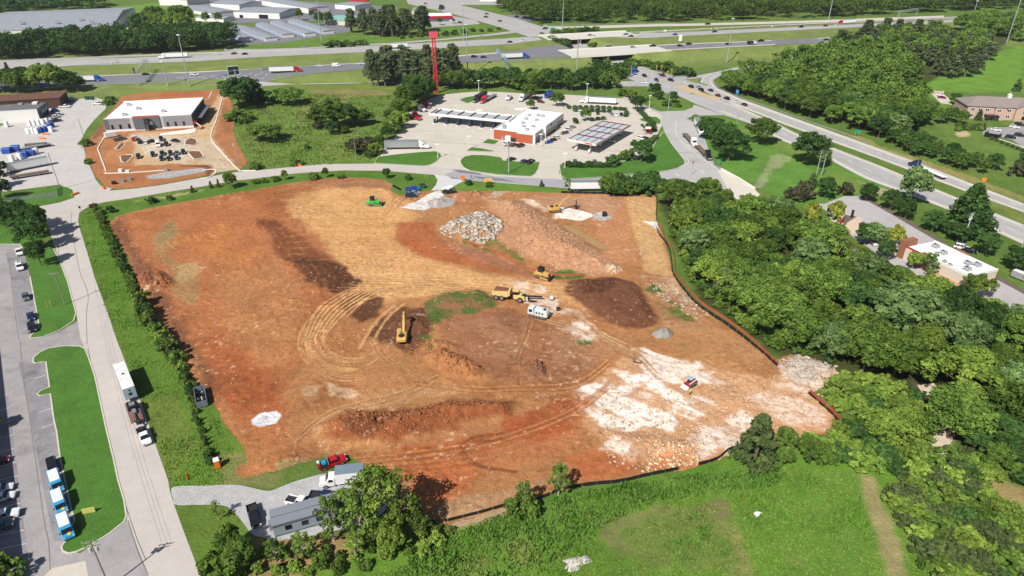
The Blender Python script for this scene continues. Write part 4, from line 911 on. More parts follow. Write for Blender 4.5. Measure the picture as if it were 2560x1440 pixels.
for x, y, l in ((145,1216, 'blue van with white roof directly behind the black off-road car'),(154,1267, 'blue van with white roof between the two other blue vans'),(169,1328, 'blue van with white roof, nearest, at the rounded lawn end')):
 o = place(x-8, y-25, x+8, y+25, 'van', l, 'van', BV, dz=.04); van(o, 'sky', 'white', True)
C_('sedan', 'white', 2,1229,46,-12, 'white car in the building shadow, upper of two at the left edge', CP)
C_('sedan', 'white', 6,1250,46,-12, 'white car in the building shadow, lower of two at the left edge', CP)
C_('pickup', 'white', 8,1297,48,-12, 'white pickup poking out of the shadow at the left edge', CP)
C_('suv', 'grey', 0,1322,46,-12, 'grey car in deep shadow at the lower left edge', CP)
C_('sedan', 'maroon', -6,1160,46,-12, 'dark red car barely visible in the shadow at the left edge', CP)
o = place(309,945,332,1003, 'box_trailer', 'white box trailer with grimy roof parked on the left street', 'trailer', dz=.05)
wt = mat('grimy_white_roof', C(232,230,226), .7, var=.25, scale=.9)
def bt(b):
 b.box(-6.5,6.0,-1.3,1.3,1.0,4.1, PAINT['silver'], 0,0, wt)
 b.box(-6.52,6.02,-1.33,1.33,4.0,4.06, alu)
put('body', cached(('body', 'street_trailer'), bt), o)
put('end_panel', cached(('end_panel',), lambda b: b.box(6.0,6.05,-1.25,1.25,1.1,3.95, mat('pale_blue_panel', C(168,186,200), .5, var=.06))), o)
put('window', cached(('window', 'street_trailer'), lambda b: (b.box(6.05,6.08,-.35,.35,2.0,2.7, glass), b.box(6.055,6.09,-.02,.02,2.0,2.7, alu))), o)
put('vent', cached(('vent',), lambda b: (b.cyl((6.05,0,3.4),(6.12,0,3.4), .2,.2, steel, 10), b.box(-1,-.5,-.3,.3,4.1,4.2, steel))), o)
put('chassis', cached(('chassis', 'street_trailer'), lambda b: b.box(-6.3,6.2,-.5,.5,.6,1.0, steel)), o); wheels(o, (-4.6,-3.4), .95,.48,.5)
o = place(331,1016,350,1072, 'equipment_trailer', 'dark flatbed trailer carrying machinery behind the white truck', 'trailer', dz=.05)
flat_trailer(o, 3.6,8.4, m=mat('rusty_deck', C(128,96,86), .9, var=.25))
put('engine_unit', cached(('engine_unit',), lambda b: (b.box(-3.6,-.9,-1.1,1.1,1.42,2.4, PAINT['black'], .1,.1), b.box(-2.6,-1.4,-.6,.6,2.4,2.7, alu), b.box(-.6,.9,-.4,.4,1.42,2.1, alu), b.box(-4.6,-3.8,-1.2,1.2,.9,1.3, PAINT['black']), b.box(-4.5,-4.2,-.5,.5,1.3,1.5, PAINT['white']))), o)
put('hitch_arm', cached(('hitch_arm',), lambda b: (b.bar((3.4,-.5,1.6),(5.2,0,1.5), .2,.25, steel), b.bar((3.4,.5,1.6),(5.2,0,1.5), .2,.25, steel), b.box(.9,3.4,-.15,.15,1.42,1.8, steel))), o)
o = place(355,1078,371,1118, 'flatbed_truck', 'white truck with black bed towing the machinery trailer on the street', 'truck', dz=.05); pickup(o, 'white')
put('bed_equipment', cached(('bed_equipment',), lambda b: (b.box(-2.9,-.95,-1.05,1.05,1.15,1.4, PAINT['black']), b.box(-2.5,-1.6,-.6,.3,1.4,1.8, liner), b.cyl((-1.3,-.6,1.7),(-1.3,.6,1.7), .3,.3, tyre, 10))), o)
o = place(795,1176,868,1150, 'flatbed_pickup', 'red crew-cab pickup with black flatbed and blue tank at the dirt edge', 'pickup truck', site=True, dz=.1); pickup(o, 'red', 'flatbed_tools')
o = place(905,1203,806,1214, 'box_truck', 'white box truck with open side door beside the red pickup', 'truck', site=True, dz=.1); box_truck(o); o.scale = (1.22,1.15,1.1)
C_('pickup', 'white', 752,1262,74,16, 'white crew-cab pickup on the gravel behind the grey office', None, True, .1)
C_('pickup', 'navy', 812,1248,60,4, 'dark blue pickup on the gravel beside the white pickup, under branches', None, True, .1)
C_('pickup', 'black', 637,1297,16,60, 'black pickup on the gravel left of the office end', None, True, .1)
C_('pickup', 'red', 954,1222,50,4, 'red pickup hidden among the branches right of the box truck', None, True, .1)
C_('pickup', 'blue', 1032,476,34,-1, 'bright blue pickup beside the site entrance, topmost of three', None, False, .1)
C_('sedan', 'silver', 1036,486,26,-2, 'pale blue car between the blue pickup and the dark car', None, False, .1)
C_('suv', 'navy', 1028,493,28,-1, 'dark navy car nearest the bare soil at the site entrance', None, False, .1)
C_('pickup', 'black', 1125,484,34,0, 'black pickup parked right of the crushed stone entrance', None, False, .1)
NB = 'vehicles on the lot of the new building'
for k, c, x, y, hx, hy, l in (
 ('pickup', 'grey', 301,351,26,-5, 'grey pickup beside the white enclosed trailer on the new lot'),
 ('suv', 'black', 351,358,2,-9, 'black car leftmost in the upper row on the new lot'),('hatch', 'white', 366,359,3,-9, 'small white car in the upper row right of a black one'),
 ('sedan', 'black', 382,356,22,-4, 'black sedan in the upper row right of the small white car'),('suv', 'black', 404,351,3,9, 'tall black car behind the white van on the new lot'),
 ('suv', 'black', 417,364,3,9, 'black car right of the white van on the new lot'),('sedan', 'black', 439,355,20,3, 'black sedan alone at the right of the upper row'),
 ('suv', 'black', 347,395,2,10, 'black car alone at the left of the lower row'),('suv', 'black', 383,390,2,10, 'black car second from left in the lower row'),
 ('pickup', 'black', 406,387,2,10, 'black pickup in the lower row behind two small cars'),('suv', 'black', 427,387,2,9, 'dark car in the lower row left of the last pair'),
 ('sedan', 'grey', 443,386,2,9, 'dark grey car in the lower row beside the rightmost one'),('suv', 'black', 459,384,2,10, 'black car at the right end of the lower row by the planter'),
 ('suv', 'black', 405,400,2,9, 'black car leftmost of the three in front'),('sedan', 'black', 423,400,2,9, 'black car middle of the three in front'),('sedan', 'navy', 442,398,2,9, 'dark blue car rightmost of the three in front')):
 C_(k, c, x, y, hx, hy, l, NB, dz=.15)
o = place(395,360,397,371, 'van', 'white van amid black cars on the new lot', 'van', NB, dz=.15); van(o, 'white')
o = place(266,346,289,342, 'enclosed_trailer', 'white enclosed cargo trailer at the corner of the new building', 'trailer', dz=.1)
put('body', cached(('body', 'cargo_trailer'), lambda b: b.prism([(-2.6,.5),(-2.6,2.8),(2.3,2.8),(2.8,2.0),(2.8,.5)], 1.1, PAINT['white'], .08)), o); wheels(o, (-.5,.4), 1.1,.35,.2)
o = place(334,355,340,345, 'pickup_truck', 'white pickup with red tailgate load near the left planter', 'pickup truck', NB, dz=.15); pickup(o, 'white')
put('red_load', cached(('red_load',), lambda b: b.box(-3.3,-2.0,-.9,.9,.9,1.7, PAINT['red'])), o)
YD = 'pickups in the gravel yard'
for x, y, hx, hy, c, l in ((245,262,26,0, 'white', 'white pickup alone in the gravel yard near a utility pole'),(178,250,26,-3, 'white', 'white pickup behind the black one at the warehouse'),(173,256,26,-3, 'black', 'black pickup between two white pickups at the warehouse'),
                           (163,269,28,-1, 'white', 'white pickup in front of the black one beside the warehouse'),(136,279,20,-12, 'blue', 'blue pickup nosed up to the warehouse doors'),(145,290,24,-6, 'white', 'white pickup beyond the row of portable toilets'),(138,296,24,-6, 'white', 'white pickup nearest the row of portable toilets'),(140,305,20,-3, 'black', 'black pickup squeezed beside the blue toilets')):
 C_('pickup', c, x, y, hx, hy, l, YD)
o = place(18,433,126,412, 'box_trailer', 'long white box trailer parked alone in the gravel yard', 'trailer', dz=.05); box_trailer(o, 8, 'white')
o = place(28,449,122,434, 'flatbed_trailer', 'empty brown flatbed trailer below the long white trailer', 'trailer', dz=.05); flat_trailer(o, 7.3)
o = place(66,376,122,366, 'flatbed_trailer', 'pale flatbed trailer beside the grey scrap container', 'trailer', dz=.05); flat_trailer(o, 6,12, m=PAINT['silver'])
FS = 'cars at the fuel stop'
for k, c, x, y, hx, hy, l in (
 ('sedan', 'black', 1467,285,1,10, 'dark car leftmost below the round shrubs'),('suv', 'black', 1494,285,1,10, 'black sport utility car below the round shrubs'),('sedan', 'silver', 1529,289,1,10, 'silver car left of the last pair below the round shrubs'),
 ('sedan', 'white', 1541,289,1,10, 'white car between a silver and a dark car below the shrubs'),('sedan', 'black', 1553,289,1,10, 'dark car rightmost below the round shrubs'),
 ('sedan', 'silver', 1429,321,-22,5, 'silver car farthest along the shop front'),('suv', 'white', 1419,327,-22,5, 'white sport utility car second farthest along the shop front'),('sedan', 'grey', 1411,335,-22,5, 'grey sedan middle of the shop front row'),
 ('suv', 'white', 1389,348,-22,5, 'white sport utility car behind the blue car at the shop front'),('sedan', 'black', 1381,353,-22,5, 'black car between a white and a blue one'),('hatch', 'blue', 1372,358,-22,5, 'bright blue hatchback nearest at the shop front'),
 ('sedan', 'maroon', 1285,365,18,-5, 'dark red car in front of the brick wall'),('suv', 'black', 1302,367,16,-6, 'black car right of the dark red one at the brick wall'),('suv', 'white', 1268,362,16,-6, 'white car left of the dark red one at the brick wall'),
 ('sedan', 'black', 1279,401,18,-5, 'black car leftmost beside the middle lawn'),('sedan', 'grey', 1310,406,18,-8, 'grey sedan in the lawn bay left of the black pickup'),('suv', 'black', 1615,351,20,4, 'black car beside the hedge at the right edge of the paving'),('suv', 'white', 1604,349,20,4, 'white car left of the black one at the paving edge'),
 ('suv', 'grey', 1580,253,12,4, 'grey car at the upper right exit of the fuel stop'),('suv', 'grey', 1437,408,1,-8, 'grey car behind the low hedge, left of two'),('suv', 'grey', 1486,409,1,-8, 'grey car behind the low hedge, right of two'),
 ('sedan', 'maroon', 1352,257,18,3, 'dark maroon car beside the blue refuse truck'),('suv', 'black', 1340,250,18,3, 'black car half under the small tree by the trucks'),('pickup', 'white', 1525,355,26,6, 'white pickup leaving the shade of the car canopy'),('pickup', 'black', 1326,408,16,-9, 'black pickup in the bay at the end of the middle lawn')):
 C_(k, c, x, y, hx, hy, l, FS)
o = place(1397,253,1411,246, 'van', 'white van beside the blue refuse truck', 'van', dz=.05); van(o, 'white')
TR = 'truck tractors parked at the fuel stop'
for c, x, y, l in (('red', 1062,270, 'red tractor unit farthest back by the trees'),('white', 1053,278, 'white tractor unit between two red ones'),('red', 1040,299, 'red tractor unit nearest the truck canopy end')):
 o = place(x-12, y-3, x+12, y+3, 'tractor_unit', l, 'truck', TR, dz=.05); tractor(o, c)
o = place(1282,243,1264,255, 'tractor_unit', 'white tractor unit with chrome parked among the long trucks', 'truck', TR, dz=.05); tractor(o, 'white', False)
SM = 'semi trucks'
def SEMI(a, col, l, kind='box', tcol='white', m=None, g=SM, dz=.05, sleeper=True):
 o = place(*a, 'semi_truck', l, 'truck', g, dz=dz); semi(o, col, tcol, kind, sleeper, m); return o
SEMI((962,373,1073,371), 'white', 'white semi with silver trailer beside the left lawn of the fuel stop', tcol='silver')
SEMI((1541,262,1449,257), 'white', 'white semi with long white trailer along the round shrubs')
SEMI((1336,228,1290,264), 'white', 'white semi with box trailer parked slanting behind the shop')
SEMI((1244,238,1200,262), 'red', 'red semi with empty flatbed parked behind the shop', 'flat', m=alu)
SEMI((1222,236,1182,260), 'black', 'black semi with tarped dump trailer left of the red flatbed semi', 'dump')
o = place(1385,238,1358,250, 'refuse_truck', 'bright blue refuse truck parked behind the shop', 'truck', dz=.05)
put('body', cached(('body', 'refuse'), lambda b: (b.prism([(-4.0,1.2),(-4.2,2.6),(-3.4,3.7),(1.4,3.7),(1.6,1.0),(-3.4,1.0)], 1.25, PAINT['blue'], .1), b.box(-1.5,1.3,-.4,.4,3.7,4.0, steel))), o)
put('cab', cached(('cab', 'refuse'), lambda b: b.box(1.8,3.7,-1.2,1.2,.9,3.0, PAINT['blue'], .1,.05)), o); put('window', cached(('window', 'refuse'), lambda b: b.box(3.0,3.72,-1.0,1.0,1.9,2.7, glass, .02,.02)), o); wheels(o, (-2.6,-1.3,2.6), .95,.5,.5)
SEMI((1735,303,1759,350), 'white', 'white semi with box trailer parked on the frontage road shoulder')
SEMI((1706,334,1742,374), 'white', 'white semi with empty flatbed waiting ahead of the black truck', 'flat')
SEMI((1738,365,1776,405), 'black', 'black semi with empty flatbed nearest the creek bridge', 'flat')
SEMI((2378,458,2264,409), 'navy', 'dark blue semi with pale flatbed on the arterial road', 'flat', m=roofw)
o = place(1431,477,1518,476, 'box_trailer', 'white semi trailer parked on the cross street by the trees', 'trailer', dz=.05); box_trailer(o, 8, 'white')
SEMI((476,144,392,148), 'white', 'white semi on the far carriageway at left', dz=.17)
SEMI((1026,120,944,124), 'yellow', 'yellow semi with white trailer on the far carriageway', dz=.17)
SEMI((2148,58,2082,62), 'red', 'red semi with white trailer on the far carriageway at right', dz=.17)
SEMI((178,206,258,203), 'blue', 'blue semi with white trailer half behind trees on the near carriageway', dz=.17)
SEMI((668,184,762,179), 'red', 'red semi with white trailer on the near carriageway', dz=.17)
SEMI((1250,149,1326,145), 'blue', 'dark blue semi with white trailer on the near carriageway before the bridge', dz=.17)
SEMI((1692,83,1645,86), 'white', 'white truck with low flatbed trailer beyond the far bridge', 'flat', m=roofw, dz=.17)
o = place(1866,113,1892,111, 'dump_truck', 'dump truck with white cab and dark bed on the near carriageway', 'truck', dz=.17)
put('bed', cached(('bed', 'dump'), lambda b: b.box(-4,.8,-1.2,1.2,1.2,2.8, PAINT['black'], -.1,-.05)), o); put('cab', cached(('cab', 'dump'), lambda b: b.prism([(1,.7),(1,2.9),(2.2,2.9),(2.7,1.9),(4,1.7),(4.1,.7)], 1.15, PAINT['white'])), o); wheels(o, (-2.8,-1.5,3), .95,.5,.5)
o = place(1576,180,1592,190, 'tractor_unit', 'blue tractor unit waiting below the near bridge at the junction', 'truck', dz=.1); tractor(o, 'blue')
HF = 'cars on the far carriageway'
for k, c, x, y, l in (('sedan', 'white', 288,157, 'white car nearest the left edge on the far carriageway'),('sedan', 'white', 544,137, 'white car left of the dark red one on the far carriageway'),('sedan', 'maroon', 585,136, 'dark red car between a white and a black car on the far carriageway'),('sedan', 'black', 612,137, 'black car right behind the dark red one on the far carriageway'),
 ('sedan', 'white', 1120,114, 'white car right of the tall red sign on the far carriageway'),('sedan', 'navy', 1274,107, 'dark blue car left of the far bridge'),('sedan', 'white', 1307,103, 'white car just left of the far bridge bushes'),('sedan', 'silver', 1474,97, 'silver car on the far bridge deck'),('suv', 'white', 1484,93, 'white car beside the silver one on the far bridge'),('suv', 'black', 1564,89, 'black car at the right end of the far bridge'),('sedan', 'navy', 1577,92, 'dark blue car close behind a black one at the far bridge end'),
 ('sedan', 'blue', 1687,88, 'blue car passing the flatbed truck'),('pickup', 'white', 1784,76, 'white pickup above a dark car right of the far bridge'),('sedan', 'black', 1786,81, 'dark car below the white pickup right of the far bridge'),('sedan', 'white', 1931,72, 'white car left of three dark cars at right'),('suv', 'black', 1957,70, 'black car first of three dark cars at right'),('suv', 'black', 2002,69, 'black car middle of three dark cars at right'),('sedan', 'black', 2063,66, 'black car last before the red semi'),('sedan', 'white', 2092,65, 'white car beside the red semi cab'),('suv', 'black', 2227,56, 'black car right of the red semi'),('sedan', 'white', 2296,51, 'white car rightmost on the far carriageway')):
 far(k, c, x, y, -1, l, HF)
HN = 'cars on the near carriageway'
for k, c, x, y, l in (('sedan', 'black', 365,188, 'dark car passing under the left sign gantry'),('pickup', 'white', 487,189, 'white pickup left of the large sign back'),('sedan', 'silver', 664,174, 'silver car just behind the red semi trailer'),('sedan', 'white', 800,167, 'white car left of the white van'),('sedan', 'white', 905,161, 'white car glimpsed at the left of the pines'),('sedan', 'red', 1045,155, 'red car glimpsed between the pines'),('suv', 'navy', 1185,144, 'dark blue car left of two before the blue semi'),('sedan', 'navy', 1209,145, 'dark blue car right of two before the blue semi'),
 ('sedan', 'silver', 1582,120, 'silver car on the near bridge deck'),('pickup', 'black', 1632,117, 'black pickup at the right end of the near bridge'),('sedan', 'black', 1699,116, 'black car right of the near bridge'),('suv', 'black', 1722,112, 'black car second right of the near bridge'),('sedan', 'black', 1820,112, 'dark car behind the dump truck'),('pickup', 'black', 1902,104, 'black pickup ahead of the dump truck'),('sedan', 'black', 2066,101, 'black car about to vanish behind the trees')):
 far(k, c, x, y, 1, l, HN)
o = place(832,168,850,167, 'van', 'white delivery van on the near carriageway', 'van', dz=.17); van(o, 'white')
far('sedan', 'silver', 764,118,-1, 'silver car alone on the ramp road by the storage rows', None, .4)
far('pickup', 'black', 1769,62,-1, 'black pickup on the far service ramp')
JX = 'cars at the junction'
for k, c, x, y, hx, hy, l in (('suv', 'black', 1535,168,12,6, 'black car just out of the underpass'),('suv', 'white', 1528,163,12,6, 'white car deepest under the near bridge'),('suv', 'black', 1611,192,14,6, 'black car behind the blue tractor unit at the lights'),('pickup', 'maroon', 1656,191,16,5, 'dark red pickup at the far corner of the junction'),('suv', 'navy', 1641,203,10,6, 'dark blue car in the middle of the junction'),('suv', 'black', 1677,203,16,4, 'black car crossing the junction'),('sedan', 'white', 1615,209,18,1, 'white car waiting on the slip road'),
 ('sedan', 'white', 1715,210,-16,-7, 'white car first in the queue at the lights'),('suv', 'black', 1727,219,-16,-7, 'black car second in the queue at the lights'),('sedan', 'silver', 1746,220,-16,-7, 'silver car in the outer lane of the queue'),('suv', 'black', 1752,227,-16,-7, 'black car behind the silver one in the queue'),('sedan', 'black', 1776,228,-16,-7, 'black car outermost in the queue'),('sedan', 'maroon', 1794,241,-18,-7, 'red car approaching the queue'),('suv', 'black', 1816,249,-18,-7, 'black car behind the red one on the arterial'),('sedan', 'white', 1836,256,-18,-7, 'white car between a black and a navy car on the arterial'),('sedan', 'navy', 1860,264,-18,-7, 'dark navy car last on the arterial approach')):
 C_(k, c, x, y, hx, hy, l, JX, dz=.1)
for k, c, x, y, l in (('suv', 'white', 1364,67, 'white van at the far ramp end'),('sedan', 'black', 1362,73, 'black car beside the white van at the far ramp end'),('sedan', 'grey', 1355,85, 'grey car on the far crossroad'),('sedan', 'white', 1185,37, 'white car on the commercial road'),('sedan', 'black', 1217,36, 'black car left of two on the commercial road'),('suv', 'black', 1215,44, 'black car below another on the commercial road'),('sedan', 'black', 1250,54, 'dark car nearest on the commercial road'),('sedan', 'red', 1064,10, 'red car at the top of the commercial road'),('suv', 'white', 1126,53, 'white car at the red fronted store'),('suv', 'black', 1150,58, 'black car at the red fronted store'),('sedan', 'silver', 1137,60, 'silver car at the red fronted store'),('sedan', 'maroon', 567,51, 'dark red car by the round trees of the storage yard'),('suv', 'black', 1292,43, 'black car left in the small dark lot'),('suv', 'black', 1312,45, 'black car right in the small dark lot'),('sedan', 'black', 329,72, 'dark car by the grey roofed hall'),('pickup', 'white', 306,55, 'white pickup by the grey roofed hall'),('suv', 'white', 721,40, 'white car in the commercial yard'),('sedan', 'black', 700,31, 'dark car in the commercial yard'),('sedan', 'silver', 815,65, 'silver car among the storage trailers')):
 far(k, c, x, y, 1, l, 'cars in the far commercial strip', .25,.08)
for k, c, x, y, hx, hy, l in (('suv', 'white', 2402,622,30,6, 'white car at the restaurant beneath the leaning pole'),('sedan', 'black', 2422,631,28,6, 'black car beside the white one at the restaurant'),('suv', 'white', 2183,610,16,16, 'white car on the drive left of the restaurant'),('van', 'silver', 2552,700,26,10, 'silver van at the right edge behind the restaurant'),
 ('sedan', 'maroon', 2354,246,24,3, 'dark red car beside the brick office'),('sedan', 'white', 2351,240,22,3, 'white car behind the dark red one at the office'),('sedan', 'white', 2489,327,26,4, 'white car alone at the left of the office car park'),('sedan', 'white', 2536,320,24,4, 'white car at the right of the office car park'),('suv', 'black', 2547,314,24,4, 'black car behind a white one in the office car park'),('suv', 'black', 2525,346,28,4, 'black car near the dark enclosure at the office'),('suv', 'black', 2547,341,28,4, 'black car rightmost at the office car park')):
 C_(k, c, x, y, hx, hy, l)
# ================================================================== EARTH MOVING MACHINES
def crawler(o, L, gap, w=.6, h=.95):
 def f(b):
  b.prism([(-L/2+.1,.25),(-L/2,.55),(-L/2+.35, h),(L/2-.35, h),(L/2,.55),(L/2-.1,.25),(L/2-.5,0),(-L/2+.5,0)], w/2, trackm, .04)
  for i in range(5): b.cyl((-L/2+.6+i*(L-1.2)/4,-w/2-.03,.38),(-L/2+.6+i*(L-1.2)/4, w/2+.03,.38), .26,.26, steel, 10)
 me = cached(('crawler_track', L, w, h), f)
 for s in (-1,1): put('crawler_track', me, o, (0, s*gap, 0))
def excavator(a, l, col, boom):
 o = place(*a, 'excavator', l, 'excavator', site=True); p = PAINT[col]; crawler(o, 4.6,1.3,.7,1.0)
 put('turntable', cached(('turntable', col), lambda b: (b.box(-1.4,1.4,-.8,.8,.5,.95, steel), b.cyl((0,0,.95),(0,0,1.2), .8,.8, steel, 14))), o)
 put('upper_body', cached(('upper_body', col), lambda b: (b.prism([(-2.9,1.25),(-3.0,1.9),(-2.7,2.4),(-.2,2.4),(1.2,1.9),(1.3,1.2),(-2.6,1.2)], 1.4, p, .15), b.box(-2.4,-.6,-1.0,1.0,2.4,2.55, p))), o)
 put('engine_cover', cached(('engine_cover', col), lambda b: b.cyl((-1.75,0,2.5),(-1.75,0,2.8), .95,.8, liner, 14)), o)
 put('counterweight', cached(('counterweight', col), lambda b: b.prism([(-3.35,1.3),(-3.4,2.1),(-3.0,2.3),(-2.6,2.3),(-2.6,1.25)], 1.35, p, .2)), o)
 cb = put('cab', cached(('cab', 'exc', col), lambda b: (b.box(-.4,1.4,.35,1.4,1.2,3.0, p, .06,.04), b.box(-.45,1.35,.3,1.42,3.0,3.1, p))), o)
 put('window', cached(('window', 'exc'), lambda b: (b.box(-.1,1.44,.45,1.3,1.7,2.8, glass, .03,.0), b.box(.0,1.1,.32,1.43,1.8,2.8, glass, .03,.01))), cb)
 b0, b1, b2, b3 = [Vector((x, -.35, z)) for x, z in boom]
 def bm(b):
  m_ = b0.lerp(b1,.5)+Vector((0,0,.75)); b.bar(b0, m_, .6,.7, p); b.bar(m_, b1,.6,.62, p); b.bar(b0+Vector((.6,0,-.1)), m_+Vector((.3,0,-.35)), .2,.2, alu)
 put('boom', cached(('boom', l), bm), o)
 put('stick', cached(('stick', l), lambda b: (b.bar(b1+(b1-b2).normalized()*.7, b2,.42,.5, p), b.bar(b0.lerp(b1,.6)+Vector((0,0,.9)), b1+(b1-b2).normalized()*.7,.18,.18, alu))), o)
 def bk(b):
  d = b3; b.prism([(d.x-.2, d.z+.5),(d.x+.5, d.z+.3),(d.x+.7, d.z-.5),(d.x+.1, d.z-.8),(d.x-.7, d.z-.5),(d.x-.75, d.z-.25)], .65, steel, .05)
  b.v = [(x, y-.35, z) for x, y, z in b.v]; b.bar(b2, b3+Vector((0,0,.3)), .3,.3, steel)
 put('bucket', cached(('bucket', l), bk), o); o.scale = (.93,)*3; return o
excavator((1370,532,1408,527), 'yellow excavator reaching over the white rock at the top of the site', 'cat', ((.9,1.9),(5.8,6.4),(9.0,4.4),(9.1,1.3)))
excavator((1005,862,1008,836), 'yellow excavator digging in dark soil at the middle of the site', 'cat', ((.9,1.9),(6.2,5.4),(9.4,3.0),(9.3,.9)))
def dozer(a, l, col, roof):
 o = place(*a, 'bulldozer', l, 'bulldozer', site=True); p = PAINT[col]; crawler(o, 3.9,1.05,.6,1.05)
 put('hood', cached(('hood', 'doz', col), lambda b: (b.prism([(.1,.7),(.1,1.95),(1.9,1.8),(2.05,.8),(1.8,.6)], .6, p, .08), b.cyl((1.0,.2,1.9),(1.0,.2,2.6), .08,.08, steel, 8))), o)
 put('rear_body', cached(('rear_body', 'doz', col), lambda b: b.prism([(-2.0,.7),(-2.1,1.7),(-1.6,1.9),(.2,1.9),(.2,.7)], .85, p, .1)), o)
 put('cab', cached(('cab', 'doz', roof), lambda b: (b.box(-1.3,.3,-.75,.75,1.9,2.95, glass, .12,.08), b.box(-1.35,.35,-.85,.85,2.95,3.1, PAINT[roof]), [b.bar((x, s*.75,1.9),(x*.85-.05, s*.7,2.97), .1,.1, PAINT[roof]) for x in (-1.25,.25) for s in (-1,1)])), o)
 put('blade', cached(('blade', col), lambda b: b.prism([(2.75,.05),(2.5,.5),(2.55,.95),(2.85,1.3),(2.95,1.25),(2.7,.9),(2.65,.5),(2.9,.1)], 1.75, mat('worn_blade', C(96,92,84), .6,.3, var=.25), .02)), o)
 put('push_arm', cached(('push_arm', col), lambda b: [b.bar((-.2, s*1.45,.55),(2.6, s*1.45,.5), .2,.25, p) for s in (-1,1)]), o)
 put('ripper', cached(('ripper', col), lambda b: (b.box(-2.7,-2.0,-.6,.6,.7,1.0, p), b.box(-2.75,-2.55,-.12,.12,.2,1.0, steel))), o); o.scale = (1.12,)*3
dozer((921,513,951,512), 'bright green bulldozer on the tan soil near the entrance', 'green', 'black')
dozer((1341,690,1372,698), 'yellow bulldozer between the two grass islands', 'cat', 'black')
o = place(1240,744,1312,752, 'articulated_dump_truck', 'pale yellow articulated dump truck loaded with brown soil', 'dump truck', site=True); cr = PAINT['cream']
bd = put('dump_bed', cached(('dump_bed',), lambda b: (b.prism([(-5.4,2.2),(-5.0,1.4),(-.6,1.4),(.1,2.0),(.1,3.1),(-.3,3.2),(-5.2,2.9)], 1.55, cr, .06),)), o)
put('soil_load', cached(('soil_load',), lambda b: b.box(-5.0,-.2,-1.4,1.4,2.86,3.35, mat('brown_soil', C(128,84,62), .95, var=.25, scale=3), .5,.45)), bd)
put('headboard', cached(('headboard',), lambda b: b.box(.1,.25,-1.55,1.55,1.9,3.6, cr)), bd)
put('front_frame', cached(('front_frame',), lambda b: (b.prism([(1.2,1.0),(1.2,2.0),(2.6,2.2),(4.6,1.9),(4.8,.9),(4.4,.7)], 1.25, cr, .15), b.box(-.6,1.4,-.4,.4,.8,1.4, steel))), o)
put('cab', cached(('cab', 'adt'), lambda b: (b.box(1.1,2.7,-.85,.85,1.9,3.2, glass, .15,.1), b.box(1.05,2.6,-.9,.9,3.2,3.35, cr), b.box(1.1,2.7,-.9,.9,1.7,2.15, cr))), o)
put('grille', cached(('grille', 'adt'), lambda b: b.box(3.0,4.75,-.7,.7,1.95,2.05, liner)), o); wheels(o, (-4.0,-2.3,3.3), 1.25,.85,.6)
o = place(1737,957,1712,970, 'track_loader', 'red and white compact track loader on the white rock', 'track loader', site=True); crawler(o, 3.0,.78,.45,.8)
put('body', cached(('body', 'ctl'), lambda b: b.prism([(-1.6,.4),(-1.65,1.5),(-.6,1.7),(.9,1.1),(1.0,.4)], .62, PAINT['red'], .08)), o)
put('cab', cached(('cab', 'ctl'), lambda b: (b.box(-.9,.7,-.5,.5,1.2,2.1, glass, .06,.04), b.box(-.95,.7,-.55,.55,2.1,2.2, mat('pale_blue_roof', C(170,190,205), .4, var=.05)))), o)
put('lift_arm', cached(('lift_arm',), lambda b: [(b.bar((-1.5, s*.75,1.75),(1.2, s*.75,1.2), .16,.2, PAINT['white']), b.bar((1.2, s*.75,1.2),(1.6, s*.7,.4), .16,.2, PAINT['red'])) for s in (-1,1)]), o)
put('bucket', cached(('bucket', 'ctl'), lambda b: b.prism([(1.55,.1),(1.5,.7),(1.7,.8),(1.75,.25),(2.5,.12),(2.5,.04)], 1.0, PAINT['white'], .02)), o); o.scale = (.98,)*3
o = place(1320,786,1372,798, 'crawler_rig', 'white tracked rig with boxy engine housing below the dump truck', 'drilling rig', site=True); crawler(o, 5.2,1.1,.6,.9)
pw = mat('rig_white', C(214,222,222), .4, var=.1)
put('engine_housing', cached(('engine_housing',), lambda b: (b.prism([(-.9,.95),(-.9,2.9),(2.7,2.8),(3.1,2.2),(3.1,.95)], 1.15, pw, .12), b.box(.3,1.2,-.5,.5,2.87,3.05, pw), b.box(1.6,2.3,-.5,.5,2.8,3.0, steel), [b.box(-.4+i*.9,.1+i*.9,-1.17,-1.15,1.6,2.2, steel) for i in range(3)])), o)
cb = put('cab', cached(('cab', 'rig'), lambda b: b.box(-3.0,-1.1,-.95,.95,.95,2.9, pw, .15,.06)), o)
put('window', cached(('window', 'rig'), lambda b: (b.box(-3.02,-2.3,-.8,.8,1.6,2.6, glass, .08,.02), b.box(-2.6,-1.6,-.965,-.9,1.6,2.5, glass))), cb)
o = place(1300,752,1362,752, 'drill_mast', 'grey drill boom lying out beside the dump truck', 'drill boom', site=True)
put('mast', cached(('mast', 'drill'), lambda b: (b.bar((-2.0,0,1.8),(5.5,.3,1.2), .45,.4, steel), b.bar((-1.5,.3,1.6),(4.5,.5,1.0), .2,.2, alu))), o)
put('base', cached(('base', 'drill'), lambda b: (b.box(-3.6,-1.4,-.9,.9,.4,1.5, pw, .1,.1), b.box(-4.2,-3.4,-.5,.5,.3,1.0, alu))), o); crawler(o, 2.6,.9,.4,.6)
for c in list(o.children)[-2:]: c.location.x = -2.6
put('drill_head', cached(('drill_head',), lambda b: (b.box(5.2,6.2,0,.7,.5,1.4, pw), b.box(5.5,5.9,.1,.5,0,.5, steel))), o)
o = place(1392,776,1398,776, 'toolbox', 'small dark box standing on the soil right of the white rig', 'box', site=True)
